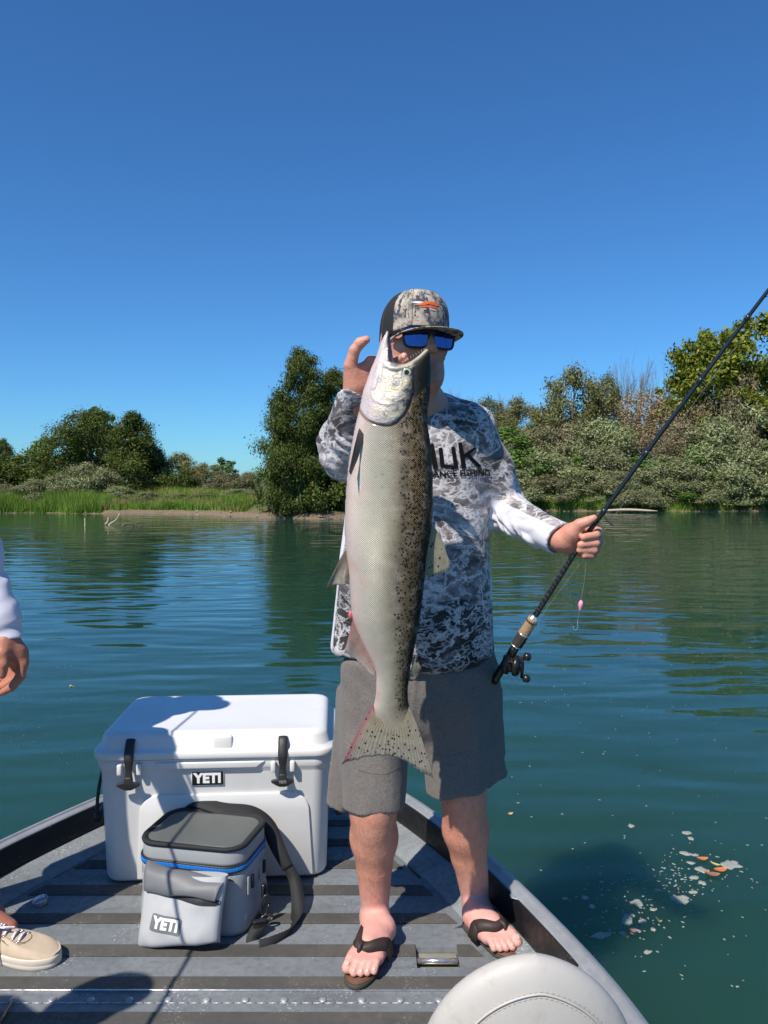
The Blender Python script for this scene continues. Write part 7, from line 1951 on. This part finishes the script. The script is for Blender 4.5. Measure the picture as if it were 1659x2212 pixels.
# lure on its leader
top_ = at(1267, 1205, 1.995); bd = at(1254, 1308, 1.99); hk = at(1247, 1352, 1.99)
lure = thing('lure', 'pink bead lure and bare hook dangling on a thin line below the fist', 'lure', tuple(bd))
m = MB(); m.tube(spline([top_, at(1262, 1255, 1.99), bd + (0, 0, .010)], 12), .00045, 5); m.mk('line', lm, lure)
m = MB(); m.lathe([(.0012, -.015), (.0035, -.010), (.0040, -.006), (.0062, -.001), (.0066, .004), (.0050, .010), (.0015, .014)], frame(bd, (1, 0, 0), (0, 1, 0), (.1, 0, 1)), 14); m.mk('bead', plain('pink_bead', (.80, .30, .45), .35), lure)
m = MB(); m.tube(spline([bd - (.002, 0, .014), at(1250, 1330, 1.99), hk + (0, 0, .012)], 8), .00045, 5); m.mk('leader', lm, lure)
m = MB(); h0 = hk + (.0, 0, .012); m.tube(spline([h0, h0 + (.0015, 0, -.012), h0 + (-.0005, 0, -.020), h0 + (-.006, 0, -.023), h0 + (-.010, 0, -.018), h0 + (-.0095, 0, -.013)], 20), .0009, 6); m.mk('hook', steel, lure)

# ================================================================== FLOATING THINGS
rs = np.random.RandomState(21)
foamm = NT('foam'); g = foamm.noise(260, 4, .7); foamm.fin(color=foamm.mix(foamm.ramp(g, [(.4, 0), (.6, 1)]), (.13, .17, .14), (.46, .45, .38)), rough=.6, normal=foamm.bump(g, .8, .003))
def blob(m, c, rx, ry, rot, seed, h=.004):
    n = 26; a = np.linspace(0, 2 * math.pi, n, endpoint=False); k = 1 + .38 * vnoise(np.stack([np.cos(a) * 1.6 + seed * 3.1, np.sin(a) * 1.6, a * 0], 1)) + .15 * vnoise(np.stack([np.cos(a) * 5 + seed, np.sin(a) * 5, a * 0], 1))
    V = []
    for s, z in ((1, .0005), (.93, h * .7), (.6, h), (.02, h * 1.1)):
        x = np.cos(a) * rx * k * s; y = np.sin(a) * ry * k * s; V.append(np.stack([c[0] + x * math.cos(rot) - y * math.sin(rot), c[1] + x * math.sin(rot) + y * math.cos(rot), np.full(n, WATER + z)], 1))
    V = np.vstack(V); F = [(i * n + j, i * n + (j + 1) % n, (i + 1) * n + (j + 1) % n, (i + 1) * n + j) for i in range(3) for j in range(n)]
    m.add(V, F)
def zz(x, y): return 884.8 + x * .4667, 1725.3 + y * .4667
big = [(1278, 255, 30, 8), (1325, 262, 18, 6), (1302, 298, 20, 8), (1485, 308, 44, 20), (1350, 330, 24, 16), (1250, 470, 44, 22), (1050, 483, 28, 18), (1155, 425, 24, 9), (1002, 560, 28, 26), (1032, 540, 14, 10), (1078, 568, 22, 12), (1128, 515, 22, 7), (1127, 607, 12, 8), (990, 628, 18, 11), (1040, 615, 30, 16), (885, 635, 50, 14), (1100, 710, 22, 9), (812, 460, 16, 11), (848, 500, 16, 10), (716, 465, 18, 6), (1025, 127, 16, 8), (1285, 160, 22, 9), (1302, 185, 13, 8), (1352, 390, 16, 12), (1315, 365, 22, 8), (1316, 433, 22, 7), (957, 510, 9, 6), (888, 387, 14, 5)]
FL = {3: 'largest foam patch, at the far right end of the foam raft', 4: 'foam patch stuck between the bright orange leaf and the reddish leaf', 5: 'big bubbly foam patch in the middle right of the drift', 6: 'round foam patch left of the big bubbly one', 8: 'double lobed foam patch left of the middle of the drift',
      10: 'small round foam patch right of the double lobed one', 15: 'long foam patch nearest the boat rail', 16: 'lone small foam patch lowest in the picture', 0: 'flat foam patch beside the bright orange leaf, farthest from the boat'}
mrest = MB()
for k, (x, y, a, b) in enumerate(big):
    u, v = zz(x, y); c = gz(u, v, WATER); s = np.linalg.norm(gz(u + 10, v, WATER) - gz(u - 10, v, WATER)) / 20 * .4667; sy_ = np.linalg.norm(gz(u, v + 10, WATER) - gz(u, v - 10, WATER)) / 20 * .4667
    m = MB() if k in FL else mrest; blob(m, c, a * s * .85, b * sy_ * .85, rs.uniform(-.3, .3), k)
    if k in (3, 5, 8, 15): blob(m, c + (a * s * .7, b * sy_ * .5, 0), a * s * .4, b * sy_ * .4, .3, k + 50, .0052)
    if k in FL: o = m.mk('foam_patch', foamm.m); tag(o, FL[k], 'foam')
m = mrest
for k in range(330):
    if k < 210:
        x, y = rs.choice([0, 1, 2]), 0; u_ = [(1150, 430, 190, 110), (1250, 360, 260, 60), (1000, 560, 170, 100)][x]
        u, v = zz(u_[0] + rs.normal() * u_[2] * .8, u_[1] + rs.normal() * u_[3] * .8)
    else: u, v = rs.uniform(1100, 1659), rs.uniform(1450, 2150)
    c = gz(u, v, WATER); r = rs.uniform(.0012, .0042); blob(m, c, r * rs.uniform(1, 2.5), r, rs.uniform(0, 3), k, .002)
for k in range(60):
    u, v = rs.uniform(0, 180), rs.uniform(1250, 1650); c = gz(u, v, WATER); r = rs.uniform(.001, .0025); blob(m, c, r * rs.uniform(1, 2), r, rs.uniform(0, 3), k, .002)
for k in range(80):
    u, v = rs.uniform(1080, 1659), rs.uniform(1180, 1450); c = gz(u, v, WATER); r = rs.uniform(.002, .006); blob(m, c, r * rs.uniform(1, 2), r, rs.uniform(0, 3), k, .002)
o = m.mk('foam_specks', foamm.m); o['kind'] = 'stuff'; tag(o, 'tiny specks of foam and chaff scattered on the water', 'foam')
def leafm(name, c): return plain(name, c, .6, var=.3, scale=60)
lo_, ly_, lb_ = leafm('leaf_orange', (.50, .17, .05)), leafm('leaf_straw', (.45, .38, .12)), leafm('leaf_brown', (.26, .13, .07))
for x, y, L_, mt, rot, lb in [(1355, 286, 27, lo_, 0, 'bright orange leaf floating at the top of the foam raft'), (1438, 337, 34, lo_, .1, 'long orange leaf floating under the largest foam patch'), (1402, 358, 34, lb_, -.1, 'reddish brown leaf floating below the long orange leaf'),
        (1380, 352, 18, lo_, .8, 'small orange leaf touching the reddish brown leaf'), (1032, 622, 24, lb_, -.5, 'brown leaf caught in foam nearest the boat'), (1244, 430, 9, lb_, 1.2, 'tiny brown leaf beside the middle foam patch'), (1158, 578, 11, ly_, 0, 'tiny straw leaf between foam patches'),
        (466, 78, 15, ly_, .3, 'pale straw leaf floating by the man\'s calf'), (1415, 312, 20, ly_, -.5, 'pale straw stalk lying across the orange leaves'), (1008, 652, 9, ly_, .2, 'tiny straw leaf below the nearest foam patch')]:
    u, v = zz(x, y); c = gz(u, v, WATER); s = np.linalg.norm(gz(u + 10, v, WATER) - gz(u - 10, v, WATER)) / 20 * .4667 * L_
    V = []; F = []; n = 9
    for i in range(n):
        t = i / (n - 1) * 2 - 1; w_ = (1 - t * t) ** .8 * .34 * s + .0004
        for q in (-1, 0, 1): V.append((c[0] + math.cos(rot) * t * s - math.sin(rot) * q * w_, c[1] + (math.sin(rot) * t * s + math.cos(rot) * q * w_) * 1.6, WATER + .006 + .004 * abs(q) + .005 * t * t))
    for i in range(n - 1):
        for j in range(2): a = i * 3 + j; F.append((a, a + 1, a + 4, a + 3))
    n0 = len(V); V += [(a, b, z - .001) for a, b, z in V]; F += [tuple(i + n0 for i in f[::-1]) for f in F]
    tag(mk('leaf', V, F, mt), lb, 'leaf')
p = gz(153, 1483, WATER); m = MB(); m.add(*squashed(tuple(p + (0, 0, .006)), .012, .01, .008, 2.4, 12)); m.tube([p, p + (.03, 0, .004)], .003, 5)
tag(m.mk('floating_seed', ly_), 'small pale seed husk floating left of the cooler', 'seed')

# the rod held by the man in the cockpit: only its shadow line crosses the bag and the cooler
ra, rb = np.array((-.935, .60, .60)), np.array((-1.255, 2.30, 1.865))
r2 = thing('fishing_rod', 'thin black rod held by the man standing past the left edge', 'fishing rod', tuple(ra))
m = MB(); m.tube(np.array([ra + (rb - ra) * t for t in np.linspace(0, 1, 12)]), np.linspace(.0075, .0035, 12), 10); m.mk('blank', rodm, r2)
m = MB(); m.tube(np.array([ra - (rb - ra) * .08, ra + (rb - ra) * .12]), .014, 12); m.mk('cork_grip', corkm, r2)
